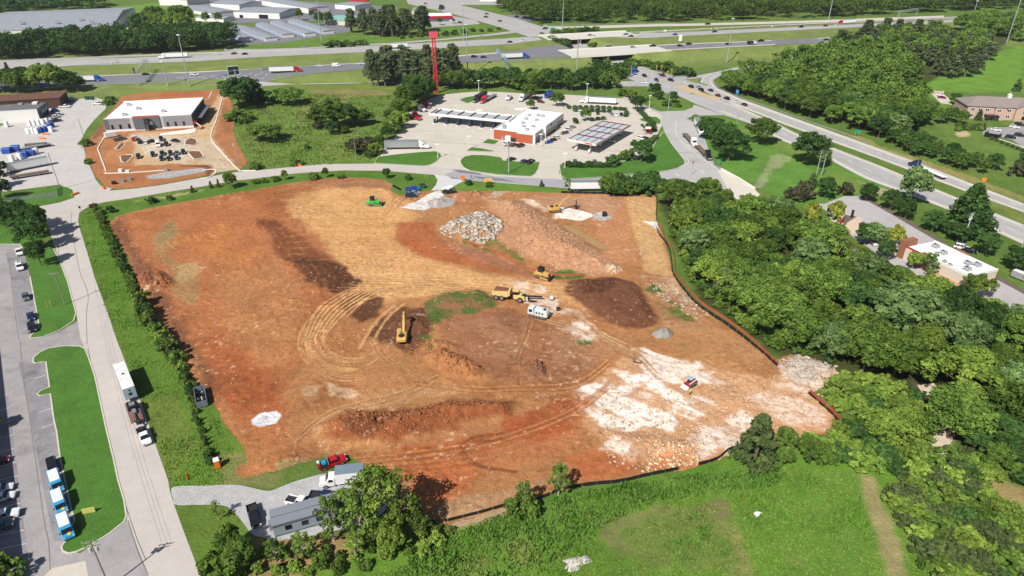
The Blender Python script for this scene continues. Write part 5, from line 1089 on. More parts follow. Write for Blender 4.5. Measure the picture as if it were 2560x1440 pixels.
put('body', cached(('body', 'toolbox'), lambda b: (b.box(-.5,.5,-.4,.4,0,.9, mat('rust_box', C(84,52,40), .8, var=.3), .04,.04), b.box(-.55,.55,-.45,.45,.9,1.0, steel))), o)
o = place(1588,906,1598,908, 'quick_coupler', 'small black frame left on the white rock above the track loader', 'attachment', site=True)
put('frame', cached(('frame', 'sm'), lambda b: (b.bar((-.9,0,0),(-.9,0,1.6), .15,.15, PAINT['black']), b.bar((-.9,0,.2),(1.0,0,.1), .2,.2, PAINT['black']), b.bar((1.0,0,0),(1.0,.6,.4), .15,.15, PAINT['black']))), o)
put('plate', cached(('plate', 'sm'), lambda b: b.box(-.7,.6,.05,.7,.1,.2, mat('pinkish_plate', C(206,176,170), .6))), o)
wx, wy, wz = GS(1724,988)
def worker():
 me = bpy.data.meshes.new('person')
 V = [(0,0,.95),(0,0,1.2),(0,0,1.42),(0,.02,1.52),(0,.03,1.66),(0,.02,1.76),(.2,0,1.4),(.3,.03,1.12),(.28,.16,.92),(.29,.2,.84),(-.2,0,1.4),(-.3,.0,1.13),(-.3,.12,.9),(-.3,.15,.82),(.1,0,.9),(.13,.06,.5),(.13,0,.1),(.13,.15,.05),(-.1,0,.9),(-.12,-.05,.5),(-.12,-.12,.1),(-.12,.03,.05)]
 E = [(0,1),(1,2),(2,3),(3,4),(4,5),(2,6),(6,7),(7,8),(8,9),(2,10),(10,11),(11,12),(12,13),(0,14),(14,15),(15,16),(16,17),(0,18),(18,19),(19,20),(20,21)]
 Rr = [.16,.15,.17,.06,.1,.08,.08,.05,.04,.035,.08,.05,.04,.035,.1,.07,.05,.045,.1,.07,.05,.045]
 me.from_pydata(V, E, []); o = put('person', me, None, (wx, wy, wz), .6)
 md = o.modifiers.new('skin', 'SKIN')
 for v, r in zip(me.skin_vertices[0].data, Rr): v.radius = (r, r)
 me.skin_vertices[0].data[0].use_root = True
 o.modifiers.new('sub', 'SUBSURF').levels = 1
 me.materials.append(mat('work_clothes', C(84,80,74), .9))
 v = MB(); v.lathe([(.17,.9),(.2,1.0),(.2,1.3),(.23,1.42),(.12,1.5),(.08,1.52)], (0,0,0), mat('safety_yellow', C(232,226,70), .7), 12); v.build('vest', o)
 v = MB(); v.lathe([(.15,1.7),(.125,1.72),(.12,1.8),(.07,1.86),(0,1.87)], (0,.02,0), PAINT['white'], 12); v.build('helmet', o)
 tag(o, 'worker in a yellow safety vest standing beside the red track loader', 'person')
worker()
# ================================================================== BUILDINGS
def house(name, label, A, B, depth, cat='building'):
 a = A if len(A) == 3 else G(*A); b = B if len(B) == 3 else G(*B)
 o = thing(name, label, cat, (a[0], a[1], min(a[2], 50) if len(A) == 2 else 0), math.atan2(b[1]-a[1], b[0]-a[0]))
 return o, math.hypot(b[0]-a[0], b[1]-a[1])
def part(o, name, m, *boxes, **k):
 b = MB()
 for q in boxes: b.box(*q, m)
 return b.build(name, o)
wallw = mat('white_wall', C(236,234,230), .8, var=.06); roofwh = mat('white_membrane_roof', C(250,250,250), .7, var=.05, scale=.25); greyb = mat('grey_block', C(146,146,150), .9, var=.1, scale=1.2)
greyd = mat('dark_grey_render', C(104,108,116), .9, var=.08); win = mat('dark_window', C(24,26,32), .15, spec=.6, var=0); unitm = mat('roof_unit_metal', C(186,190,194), .5,.4, var=.15)
brick = mat('orange_brick', C(178,94,62), .9, var=.12, scale=4); roofg = mat('grey_metal_roof', C(160,164,172), .6,.1, var=.07, scale=.15); roofd = mat('dark_gravel_roof', C(112,112,116), .9, var=.2, scale=.2)
browny = mat('brown_roof', C(112,78,64), .9, var=.15, scale=.3); tanb = mat('tan_render', C(222,204,184), .85, var=.06); trimr = mat('red_trim', C(196,30,44), .5, var=.05); bluew = mat('blue_grey_wall', C(110,124,146), .8, var=.08)
def units(o, pts, z, s=1.0):
 me = cached(('roof_unit', s), lambda b: (b.box(-1.1*s, 1.1*s, -.8*s, .8*s, .15,1.1*s, unitm, .05,.05), b.cyl((-.4*s, 0,1.1*s),(-.4*s, 0,1.25*s), .4*s, .4*s, steel, 10), b.box(-1.2*s, 1.2*s, -.9*s, -.7*s, 0,.15, steel), b.box(-1.2*s, 1.2*s, .7*s, .9*s, 0,.15, steel)))
 for x, y in pts: put('roof_unit', me, o, (x, y, z))
o, w = house('new_building', 'unfinished grey block building with white flat roof on the new lot', (267,331),(485,319), 38); D = 37
part(o, 'wall', greyb, (0, w, 0, D, 0,6.8)); part(o, 'roof', roofwh, (.4, w-.4,.4, D-.4,6.8,6.95))
part(o, 'parapet', mat('copper_edge', C(206,112,84), .7),(-.08,.35,0, D, 6.8,7.3)); part(o, 'parapet', wallw, (.35, w, D-.3, D+.05,6.8,7.4)); part(o, 'parapet', wallw, (w-.3, w+.05,.0, D-.3,6.8,7.2))
part(o, 'parapet', wallw, (.35, w*.33,-.06,.3,6.8,7.2)); part(o, 'parapet', trimr if 0 else mat('rust_edge', C(176,96,70), .7),(w*.33, w*.63,-.5,.3,6.8,7.6)); part(o, 'parapet', wallw, (w*.63, w-.3,-.06,.3,6.8,7.2))
[part(o, 'dark_panel', greyd, q) for q in ((-.03, w*.05,-.05,0,1.0,6.78),(w*.33, w*.63,-.5,-.002,1.0,6.78),(w-.02, w+.06,.2, D-.1,.2,6.7))]; part(o, 'pale_pier', mat('pale_pier', C(186,186,188), .8),(w*.29, w*.325,-.06,0,1,6.78),(w*.635, w*.67,-.06,0,1,6.78))
part(o, 'foundation_band', wallw, (-.1, w*.47,-.12,-.06,0,1.2),(w*.56, w+.1,-.12,-.06,0,1.2))
for t in (.08,.17,.27,.71,.80,.895): part(o, 'window', win, (w*t-.55, w*t+.55,-.1,-.003,1.4,3.7))
part(o, 'door', win, (w*.485, w*.545,-.56,-.51,0,3.2)); part(o, 'scaffold', steel, (w*.46, w*.475,-2.2,-2.05,0,6.5),(w*.49, w*.505,-2.2,-2.05,0,6.5),(w*.45, w*.52,-2.2,-1.0,4.2,4.35),(w*.45, w*.52,-2.2,-1.0,6.4,6.5))
b = MB(); b.add([(w*.48,-.6,6.2),(w*.48,-2.2,3.6),(w*.56,-2.0,3.2),(w*.53,-.6,6.0)], [(0,1,2,3),(3,2,1,0)], greyd); b.build('tarpaulin', o)
units(o, [(w*.21,6),(w*.64,9),(w*.3,18),(w*.13,28)], 6.95); part(o, 'loading_shade', greyd, (w+.1, w+4,5, D-4,3.8,4.1))
sheet('concrete_walk', [(400,334),(484,321),(492,323),(486,332),(400,339)], curbw, .16)
for i, q in enumerate(([(563,227),(556,245),(541,300),(528,345),(560,387),(596,425),(605,427),(640,427)], [(263,340),(244,372),(262,420),(265,430)], [(260,434),(330,432),(415,426)], [(489,322),(488,331),(470,336)], [(505,426),(534,424),(540,432),(524,443),(500,447)], [(530,229),(522,248),(500,254)])):
 strip('new_kerb', q, .45,.3, curbw, smooth=i in (0,4), z=.1)
for q in ([(288,373),(300,360),(312,357),(313,362),(300,376)], [(300,392),(312,387),(330,387),(332,392),(316,408),(304,405)], [(464,352),(478,345),(490,348),(494,358),(484,364),(462,362)], [(468,380),(482,377),(500,378),(510,392),(496,398),(484,398)]):
 sheet('planter_soil', q, mat('planter_brown', C(122,86,62), .95, var=.2), .24); strip('new_kerb', q, .4,.26, curbw, closed=True, z=.1)
o, w = house('brown_roofed_building', 'dark brick building with brown roof behind the white warehouse', (-60,286),(152,272), 20)
part(o, 'wall', mat('dark_brick', C(86,60,52), .9, var=.15, scale=3),(0, w, 3,20,0,5.6)); part(o, 'roof', browny, (-.3, w+.3,2.7,20.3,5.6,5.9))
o, w = house('warehouse', 'long white warehouse with patchy dark flat roof in the gravel yard', (-120,316),(101,302), 18); D = 17
part(o, 'wall', wallw, (0, w, 0, D, 0,6.0)); part(o, 'roof', roofd, (.3, w-.3,.3, D-.3,6.0,6.2)); part(o, 'parapet', wallw, (0, w+.05,-.05,.3,5.9,6.4)); part(o, 'end_wall', bluew, (w, w+.08,.05, D, 0,6.3))
for y in (1.2,6.2,11.2): part(o, 'roller_door', win if y > 2 else mat('blue_door', C(70,84,110), .6),(w+.085, w+.16, y, y+3.8,0,4.2))
part(o, 'roof_box', wallw, (w-6, w-3.5, D-4, D-1,6.2,7.2)); units(o, [(w-12, D-3)], 6.2)
o, w = house('fuel_stop_shop', 'white roofed fuel stop shop with orange brick side wall', (1235,347),(1336,360), 40)
o.location.z = .04; D = 42
part(o, 'wall', wallw, (0, w, .1, D, 0,4.6)); part(o, 'roof', roofwh, (.3, w-.3,.4, D-.3,4.6,4.8)); part(o, 'brick_wall', brick, (0, w*.58,-.08,.1,.0,4.9)); part(o, 'brick_wall', brick, (w*.58, w*.95,-.5,.1,.0,4.4))
part(o, 'parapet', wallw, (-.1, w*.58,-.12,.4,4.9,5.3), ); part(o, 'parapet', wallw, (w*.58, w+.3,-.55,.4,4.4,5.2)); part(o, 'parapet', wallw, (-.12,.3,.4, D, 4.6,5.3)); part(o, 'parapet', wallw, (0, w, D-.3, D+.05,4.6,5.3))
for y0, y1, h, x in ((-.4,9,5.4,.5),(12,28,6.2,1.4),(30,41.5,5.6,.4)):
 part(o, 'shop_front', wallw, (w-.4, w+x, y0, y1,3.1, h),(w-.4, w+x, y0, y0+.6,0,3.1),(w-.4, w+x, y1-.6, y1,0,3.1)); part(o, 'shop_window', win, (w+.03, w+x-.25, y0+.7, y1-.7,.3,3.1))
part(o, 'shop_logo', mat('logo_grey', C(90,92,98), .6),(w+1.41, w+1.46,19,21,4.2,5.4)); part(o, 'service_door', alu, (4.2,5.2,-.14,-.09,0,2.2)); part(o, 'service_cabinet', wallw, (6.8,9.8,-1.6,-.1,0,2.6)); part(o, 'service_cabinet', steel, (10.2,12,-1.2,-.1,0,1.7))
units(o, [(w*.18,4),(w*.12,7),(w*.55,10),(w*.42,16),(w*.72,5.5),(w*.62,24),(w*.35,24),(w*.3,31),(w*.5,33),(w*.62,33),(w*.75,12)], 4.8,.8)
a, c, d = W(1072,287,4.9), W(1272,306,4.9), W(1100,274,4.9)
o, w = house('truck_canopy', 'long white truck fuelling canopy on dark columns left of the shop', (a[0], a[1], 0),(c[0], c[1], 0), 12, 'canopy'); D = 11.5
part(o, 'deck', mat('canopy_deck', C(176,180,184), .6, var=.06),(.3, w-.3,.3, D-.3,4.9,5.1)); part(o, 'fascia', wallw, (0, w, -.05,.3,4.6,5.9)); part(o, 'fascia', wallw, (0, w, D-.3, D, 4.6,5.9)); part(o, 'fascia', wallw, (-.05,.3,.3, D-.3,4.6,5.9)); part(o, 'fascia', wallw, (w-.3, w, .3, D-.3,4.6,5.9))
for i in range(7):
 x = 2.5+i*(w-5)/6; part(o, 'roof_beam', steel, (x-.2, x+.2,.3, D-.3,5.15,5.6)); part(o, 'column', steel, (x-.25, x+.25,5,5.5,0,4.9))
 p = part(o, 'fuel_pump', mat('pump_blue', C(58,70,96), .5),(x-.5, x+.5,1.2,2.3,.2,2.4)); part(p, 'pump_kerb', wallw, (x-.9, x+.9,.3,3.0,0,.2))
a, c, d = W(1418,351,4.8), W(1490,364,4.8), W(1498,302,4.8)
o, w = house('car_canopy', 'car fuelling canopy with red roof beams and white panels right of the shop', (a[0], a[1], 0),(c[0], c[1], 0), 30, 'canopy'); D = math.hypot(d[0]-a[0], d[1]-a[1])
part(o, 'deck', mat('canopy_panel', C(190,198,206), .5, var=.05),(.3, w-.3,.3, D-.3,4.8,5.0)); cf = mat('canopy_fascia', C(222,212,200), .6)
part(o, 'fascia', cf, (0, w, -.05,.25,4.5,5.7)); part(o, 'fascia', cf, (0, w, D-.25, D, 4.5,5.7)); part(o, 'fascia', cf, (-.05,.25,.25, D-.25,4.5,5.7)); part(o, 'fascia', cf, (w-.25, w, .25, D-.25,4.5,5.7))
part(o, 'fascia_lettering', trimr, (w*.62, w*.86,-.1,-.055,4.85,5.35)); redb = mat('dark_red_beam', C(120,40,46), .6)
for i in range(5): part(o, 'roof_beam', redb, (.3, w-.3,.8+i*(D-1.9)/4,1.15+i*(D-1.9)/4,5.05,5.45))
for i in range(1,4): part(o, 'panel_seam', mat('seam_dark', C(84,60,62), .6),(w*i/4-.12, w*i/4+.12,.3, D-.3,5.01,5.2))
for i in range(4):
 for x in (w*.28, w*.74):
  y = 2.5+i*(D-5)/3; part(o, 'column', wallw, (x-.2, x+.2, y-.2, y+.2,0,4.8)); p = part(o, 'fuel_pump', wallw, (x-.45, x+.45, y-1.6, y-.9,.2,1.9)); part(p, 'pump_base', trimr, (x-.55, x+.55, y-1.75, y-.75,0,.45))
o, w = house('price_kiosk', 'small red framed sign stand at the right of the fuel stop', (1612,337),(1626,337), 1, 'sign')
for x in (0, w): part(o, 'leg', trimr, (x-.15, x+.15,0,.3,0,3.0))
part(o, 'panel', wallw, (-.1, w+.1,-.05,.35,2.6,4.2)); part(o, 'panel_band', trimr, (-.12, w+.12,-.1,-.055,2.6,3.1))
a, c, d = W(2266,616,4.6), W(2422,692,4.6), W(2475,667,4.6)
o, w = house('restaurant', 'pale restaurant with white roof, red band and brown sign tower among trees', (a[0], a[1], 0),(c[0], c[1], 0), 14, 'building'); D = math.hypot(d[0]-c[0], d[1]-c[1])
part(o, 'wall', tanb, (0, w, 0, D, 0,4.4)); part(o, 'roof', roofwh, (.3, w-.3,.3, D-.3,4.4,4.55)); part(o, 'parapet', wallw, (w*.36, w+.1,-.06,.3,4.2,5.1)); part(o, 'parapet', wallw, (w-.3, w+.1,.3, D, 4.2,5.1)); part(o, 'parapet', wallw, (0, w-.3, D-.3, D+.05,4.2,4.9))
part(o, 'red_band', trimr, (0, w*.3,-.1,.3,4.35,4.75)); brn = mat('brown_tower', C(150,104,78), .85, var=.08); part(o, 'brown_wall', brn, (w*.28, w*.38,-.5,.6,0,5.4)); part(o, 'brown_wall', brn, (w*.36, w*.55, D-.2, D+.4,0,5.4)); part(o, 'lower_wall', mat('tan_stripe', C(206,172,128), .8),(w*.4, w*.98,-.12,-.01,.1,1.2))
t = part(o, 'sign_tower', brn, (-2.2,-.1,-.6,4.8,0,6.4), ); b = MB(); b.cyl((-2.21,2.1,5.0),(-2.3,2.1,5.0), 1.15,1.15, mat('badge_cream', C(246,224,190), .6), 20); b.build('round_badge', t)
part(t, 'badge_lettering', trimr, (-2.36,-2.31,1.35,2.85,5.08,5.4),(-2.36,-2.31,1.45,2.75,4.62,4.94)); part(t, 'badge_bun', mat('badge_orange', C(238,150,60), .6),(-2.36,-2.31,1.6,2.6,5.5,5.75),(-2.36,-2.31,1.6,2.6,4.3,4.5))
part(o, 'awning', alu, (-3.6,-2.2,-.5,4.6,3.0,3.25)); part(o, 'play_window', trimr, (-2.26,-2.205,.2,4.2,.3,2.8)); part(o, 'entrance_glass', win, (-2.3,-2.265,1.0,3.2,.8,2.4)); part(o, 'drive_window', win, (w*.08, w*.2,-.06,-.005,1.2,2.8))
units(o, [(w*.16, D*.7),(w*.36, D*.55),(w*.72, D*.6),(w*.84, D*.3),(w*.8, D*.75)], 4.55,.9); units(o, [(w*.56,2),(w*.66,1.5)], 4.55,.55)
o, w = house('menu_board', 'red drive-through order board on the planting bed', (2100,563),(2108,556), 1, 'sign'); part(o, 'board', trimr, (0, w, 0,.25,.6,2.6)); part(o, 'post', PAINT['black'], (w*.4, w*.6,.02,.2,0,.6)); part(o, 'header', wallw, (w*.1, w*.9,0,.25,2.6,3.1))
o, w = house('menu_board', 'tall black drive-through board at the end of the planting bed', (2126,545),(2132,545), 1, 'sign'); part(o, 'board', PAINT['black'], (0, w, 0,.3,.4,3.2)); part(o, 'post', steel, (w*.3, w*.7,.05,.25,0,.4))
o, w = house('brick_office', 'two-storey pinkish brick office with taupe hipped roof at right', (2411,296),(2640,306), 20); D = 18; pb = mat('pink_brick', C(196,168,152), .9, var=.1, scale=3); rt = mat('taupe_shingles', C(146,134,128), .9, var=.08, scale=2)
part(o, 'wall', pb, (0, w, 0, D, 0,7)); part(o, 'wall', pb, (w*.3, w*.42,-1,0,0,7)); part(o, 'wall', pb, (w*.52, w*.78,-1.6,0,0,7.0))
b = MB(); b.add([(-.6,-.6,7),(w+.6,-.6,7),(w+.6, D+.6,7),(-.6, D+.6,7),(7, D/2,10.6),(w-7, D/2,10.6)], [(0,1,5,4),(1,2,5),(2,3,4,5),(3,0,4)], rt)
b.add([(w*.51,-2.1,7),(w*.79,-2.1,7),(w*.65,-2.1,10.0),(w*.65, D/2-1,10.0)], [(0,2,3),(2,1,3)], rt); b.add([(w*.28,-1.5,7),(w*.44,-1.5,7),(w*.36,3,8.6)], [(0,1,2)], rt); rf = b.build('roof', o)
b = MB(); b.add([(w*.52,-1.62,7),(w*.78,-1.62,7),(w*.65,-1.62,9.7)], [(0,1,2)], pb); b.build('gable', o)
b = MB(); b.box(w*.5-.9, w*.5+.9, D/2-.9, D/2+.9,10.2,11.8, wallw); b.box(w*.5-1, w*.5+1, D/2-1, D/2+1,11.8,12.9, wallw, .95,.95); b.build('cupola', rf)
for x in (.06,.14,.22,.34,.46): 
 for z in (1.2,4.4): f = part(o, 'window', wallw, (w*x-1.1, w*x+1.1,-.07 if x != .34 else -1.07,-.01 if x != .34 else -1.01, z, z+1.7)); part(f, 'pane', win, (w*x-.9, w*x-.1,-.1 if x != .34 else -1.1,-.071 if x != .34 else -1.071, z+.2, z+1.5),(w*x+.1, w*x+.9,-.1 if x != .34 else -1.1,-.071 if x != .34 else -1.071, z+.2, z+1.5))
for z in (.8,4.2): part(o, 'arched_window', win, (w*.6, w*.7,-1.68,-1.61, z, z+1.9),(w*.615, w*.685,-1.68,-1.61, z+1.91, z+2.3))
part(o, 'entrance_canopy', PAINT['black'], (w*.2, w*.34,-4,-.1,2.6,3.0)); part(o, 'canopy_post', steel, (w*.21, w*.22,-3.9,-3.7,0,2.6),(w*.325, w*.335,-3.9,-3.7,0,2.6))
o, w = house('bin_enclosure', 'small pinkish brick enclosure behind the parked cars at the office', (2333,236),(2358,238), 5, 'enclosure'); part(o, 'wall', pb, (0, w, 0,.3,0,2)); part(o, 'wall', pb, (0,.3,.3,5,0,2)); part(o, 'wall', pb, (w-.3, w, .3,5,0,2)); part(o, 'coping', wallw, (0, w, 0,.35,2,2.15))
o, w = house('dark_enclosure', 'black slatted bin enclosure at the corner of the office car park', (2459,341),(2493,348), 5, 'enclosure'); part(o, 'panel', PAINT['black'], (0, w, 0,.2,0,2.2)); part(o, 'panel', PAINT['black'], (0,.2,.2,5,0,2.2)); part(o, 'panel', PAINT['black'], (w-.2, w, .2,5,0,2.2)); part(o, 'bin', PAINT['blue'], (w*.55, w*.9,1,3,.1,1.7))
a, c = GS(688,1346), GS(912,1282)
o, w = house('site_office', 'long grey modular site office partly under trees', (a[0], a[1], 0),(c[0], c[1], 0), 4, 'building'); D = 3.9; so = mat('office_grey', C(140,154,164), .7, var=.06); sr = mat('office_roof', C(132,138,148), .8, var=.08)
part(o, 'wall', so, (0, w, 0, D, .5,3.2)); part(o, 'roof', sr, (-.2, w+.2,-.15, D+.2,3.2,3.4)); part(o, 'trim', steel, (-.05, w+.05,-.06,-.005,2.7,2.85)); part(o, 'skirt', steel, (.1, w-.1,.15, D-.1,.05,.5))
for x in (.16,.34,.5,.7): part(o, 'window', win, (w*x-.6, w*x+.6,-.05,-.005,1.3,2.4))
part(o, 'air_unit', alu, (-.65,-.02,1.2,2.4,.9,2.6)); part(o, 'roof_seam', steel, (-.2, w+.2, D*.5-.04, D*.5+.04,3.405,3.43))
a, c = W(56,1385), W(-3,850); sh_ = (9.3/math.tan(SUN_EL)*math.cos(SUN_AZ), 9.3/math.tan(SUN_EL)*math.sin(SUN_AZ))
o, w = house('shaded_building', 'tall tan building whose long shadow covers the left car park edge', (a[0]-sh_[0], a[1]-sh_[1], 0),(c[0]-sh_[0], c[1]-sh_[1], 0), 20, 'building'); part(o, 'wall', tanb, (0, w, 0,20,0,9)); part(o, 'roof', roofg, (-.1, w+.1,-.1,20.1,9,9.3))
def shed(name, label, A, B, depth, h, wall, roof, ridge=0.0, cat='building', extra=None, group=None):
 o, w = house(name, label, A, B, depth, cat)
 if group: o['group'] = group
 part(o, 'wall', wall, (0, w, 0, depth, 0, h)); b = MB(); e = .3
 b.add([(-e, -e, h),(w+e, -e, h),(w+e, depth/2, h+ridge+.05),(-e, depth/2, h+ridge+.05),(w+e, depth+e, h),(-e, depth+e, h)], [(0,1,2,3),(3,2,4,5),(1,4,2),(0,3,5)], roof); b.build('roof', o)
 if extra: extra(o, w)
 return o, w
def hallx(o, w): part(o, 'red_canopy', trimr, (w*.72, w*.98,-3,-.05,3,3.6)); part(o, 'roof_seam', wallw, (w*.5-.4, w*.5+.4,0,45,8.02,8.2)); units(o, [(w*.6,20),(w*.75,30),(w*.85,12),(w*.35,25)], 9.0,1.6)
shed('grey_hall', 'huge low hall with pale grey metal roof at the upper left', (-90,101),(284,84), 150,6.5, wallw, roofg, 5.5, extra=hallx)
def stx(o, w):
 b = MB()
 for i in range(int(w/4)): b.box(1+i*4,3.6+i*4,-.08,-.01,.1,2.3, mat('blue_shutter', C(120,156,196), .6))
 b.build('shutters', o)['kind'] = 'stuff'
for i, (A, B, l) in enumerate((((548,79),(604,104), 'leftmost white self-storage row'),((582,73),(664,104), 'second self-storage row from the left'),((640,66),(706,95), 'third self-storage row from the left'),((676,61),(762,92), 'fourth self-storage row, with blue shutter end'),((720,57),(808,86), 'rightmost self-storage row beside the pine clump'))):
 shed('storage_row', l, A, B, 11,2.8, wallw, roofg, .6, extra=stx, group='self-storage rows', cat='storage building')
def indx(o, w): part(o, 'dock_door', win, (w*.55, w*.75,-.1,-.01,0,4)); part(o, 'dock_door', win, (w*.12, w*.2,-.1,-.01,0,3))
shed('industrial_shed', 'white industrial shed with dark dock door above the storage rows', (586,44),(700,48), 45,6, wallw, roofg, 1.5, extra=indx)
shed('industrial_shed', 'white shed with grey roof left of the dock door shed', (528,22),(600,26), 40,6, wallw, roofg, 1.5)
shed('industrial_shed', 'long multi-bay white shed ending in a red entrance', (640,10),(772,34), 26,5.5, wallw, roofg, 1.2, extra=lambda o, w: part(o, 'red_entrance', trimr, (w+.35, w+.6,4,12,2.5,4)))
shed('industrial_shed', 'white and teal shed at the top left behind the round trees', (400,13),(470,16), 40,7, wallw, mat('teal_roof_dark', C(96,130,150), .6), 1)
shed('low_shed', 'row of low pale sheds behind the trees at upper left', (446,26),(530,42), 30,3.5, wallw, roofg, 1)
shed('low_shed', 'pale low shed with two round trees in front', (490,52),(560,56), 18,3.5, wallw, roofg, 1)
shed('shop', 'teal roofed shop half hidden by the pine clump', (812,60),(866,64), 40,4, tanb, mat('teal_roof', C(138,186,176), .6, var=.05), 2)
shed('shop', 'small white fuel shop with grey corner at the top', (838,22),(888,26), 30,5, wallw, roofg, .5)
o, w = house('far_canopy', 'red edged fuel canopy beside the small white fuel shop', (874,14),(920,14), 14, 'canopy'); part(o, 'deck', trimr, (0, w, 0,14,4.6,5.6)); part(o, 'column', wallw, (3,3.6,6,6.6,0,4.6),(w-4, w-3.4,6,6.6,0,4.6))
shed('shop', 'white roofed store with bright red front band', (1066,55),(1132,53), 28,5, greyd, roofwh, .3, extra=lambda o, w: part(o, 'red_band', trimr, (-.2, w+.2,-.5,-.05,3.2,5.6)))
shed('shop', 'low pale building with red beams beside the red fronted store', (1030,36),(1060,36), 30,4, tanb, roofg, .5)
shed('shop', 'pale shop at the top edge right of the commercial road', (1200,3),(1270,4), 30,5, wallw, roofg, .5)
shed('distant_hall', 'white and blue hall beyond the trees at upper right', (2270,9),(2340,7), 40,8, wallw, PAINT['blue'], 1)
for nm, A, B, q, lab in (('highway_bridge', (1372,100),(1592,88), 24, 'far highway bridge over the crossroad'),('highway_bridge', (1432,143),(1676,127), 26, 'near highway bridge with pale deck over the crossroad')):
 a, c = W(A[0], A[1], 5.3), W(B[0], B[1], 5.3)
 o = thing(nm, lab, 'bridge', (a[0], a[1], 0), math.atan2(c[1]-a[1], c[0]-a[0])); w = math.hypot(c[0]-a[0], c[1]-a[1]); dp = (27 if q == 26 else 23)
 part(o, 'deck', mat('bridge_concrete', C(208,204,196), .9, var=.06, scale=.3),(0, w, 0, dp, 4.6,5.42)); part(o, 'parapet', curbw, (-1, w+1,-.4,0,4.5,6.1)); part(o, 'parapet', curbw, (-1, w+1, dp, dp+.4,4.5,6.1))
 b = MB()
 for y in np.linspace(1, dp-1,6): b.box(0, w, y-.25, y+.25,3.6,4.6, steel)
 b.build('girder', o)
 for x in (w*.36, w*.66):
  b = MB(); b.box(x-.5, x+.5,.5, dp-.5,2.9,3.6, curbw)
  for y in (2, dp*.35, dp*.65, dp-2): b.box(x-.45, x+.45, y-.45, y+.45,0,2.9, curbw)
  b.build('pier', o)
 b = MB()
 for t in (.35,.5,.65): b.box(0, w, dp*t-.12, dp*t+.12,5.425,5.43, paintw)
 b.build('lane_line', o)
# ================================================================== POLES, LAMPS, SIGNS
wood = mat('weathered_wood', C(150,140,128), .9, var=.15, scale=3); galv = mat('galvanised_steel', C(188,192,196), .5,.4, var=.06); cer = mat('transformer_grey', C(196,202,206), .5, var=.05)
PTOP = {}
def toph(bx, by, ty, z0=None):
 p = G(bx, by); k = Vector(p)
 lo, hi = 0.5,70
 for _ in range(40):
  h = (lo+hi)/2; q = Vector((p[0], p[1], p[2]+h-CAMH)); zc = q.y*_cp-q.z*_sp; v = (q.y*_sp+q.z*_cp)/zc
  if 720-FPX*v > ty: lo = h
  else: hi = h
 return p, (lo+hi)/2
def upole(bx, by, ty, label, arms=1, tr=0, rz=0.0, r=.16, m=None, h=None, key=None, name='utility_pole'):
 p, hh = toph(bx, by, ty); hh = h or hh; m = m or wood
 o = thing(name, label, 'utility pole', p, rz, 'utility poles'); b = MB(); b.cyl((0,0,0),(0,0, hh), r, r*.7, m, 8); b.build('pole', o)
 for i in range(arms):
  b = MB(); b.bar((-1.3,0, hh-.35-i*.9),(1.3,0, hh-.35-i*.9), .12,.14, m if m is wood else galv)
  for x in (-1.2,-.5,.5,1.2): b.cyl((x, 0, hh-.28-i*.9),(x, 0, hh-.05-i*.9), .06,.05, cer, 6)
  b.build('crossarm', o)
 for i in range(tr):
  b = MB(); s = (-1,1,0)[i]; b.cyl((s*.5,.35 if s == 0 else .1, hh-2.6),(s*.5,.35 if s == 0 else .1, hh-1.6), .28,.28, cer, 12); b.build('transformer', o)
 PTOP[key or label] = (Vector(p), hh, rz); return o
upole(163,762,682, 'grey wooden pole with one crossarm on the upper left lawn', 1,0,.1, key='a')
upole(274,1468,1378, 'wooden pole with two crossarms and white transformers at the bottom edge', 2,2,.25, h=11.5, key='b')
upole(151,474,382, 'leaning wooden pole on the grass corner of the gravel yard', 0,0,0, key='c')
upole(212,350,297, 'bare wooden pole in the middle of the gravel yard', 0,0,0, key='d')
upole(264,261,219, 'wooden pole with double crossarms at the upper end of the gravel yard', 2,0,.4, key='e')
upole(597,416,350, 'grey pole with brackets at the corner of the new lot', 1,1,.5, m=galv, key='f')
upole(331,1,-30, 'pole at the top edge near the grey hall', 1,0,0, key='z')
upole(891,400,331, 'wooden pole standing in the weedy field', 1,0,1.2, key='g')
upole(1272,433,362, 'thick pale steel pole with lamp on the middle fuel stop lawn', 1,0,1.2,.3, galv, key='h')
upole(2040,442,376, 'left of two tall steel poles beside the arterial road', 2,0,.6,.22, galv, key='i')
upole(2053,442,384, 'right of two tall steel poles beside the arterial road', 1,0,.6,.22, galv, key='j')
upole(1837,343,288, 'slim steel pole with crossarm on the verge by the frontage road', 1,0,.9,.18, galv, key='k')
upole(2404,612,532, 'white leaning utility pole with transformers at the restaurant', 2,2,.5,.2, cer, key='l')
upole(2546,640,560, 'slim steel pole at the right edge beside the arterial road', 1,0,.5,.2, galv, key='m', h=9)
wirem = mat('wire_black', C(70,72,76), .6, var=0)
def span(a, b, label, n=3, sag=.8, w=.9):
 pa, ha, ra = PTOP[a]; pb, hb, rb = PTOP[b]; m = MB()
 for k in range(n):
  x = (k-(n-1)/2)*w
  A = pa+Vector((math.cos(ra)*x, math.sin(ra)*x, ha-.15)); B = pb+Vector((math.cos(rb)*x, math.sin(rb)*x, hb-.15)); pr = A
  for i in range(1,11):
   t = i/10; q = A.lerp(B, t)-Vector((0,0, sag*4*t*(1-t))); m.cyl(pr, q, .015,.015, wirem, 4, False); pr = q
 tag(m.build('power_line'), label, 'power line', 'overhead lines')
span('b', 'a', 'bundle of wires above the left lawns between two wooden poles', 3,1.2,.8); span('a', 'c', 'wires from the upper lawn pole to the gravel yard pole', 3,1); span('c', 'd', 'wires between the two gravel yard poles', 1,1); span('d', 'e', 'wires across the upper gravel yard', 1,1)
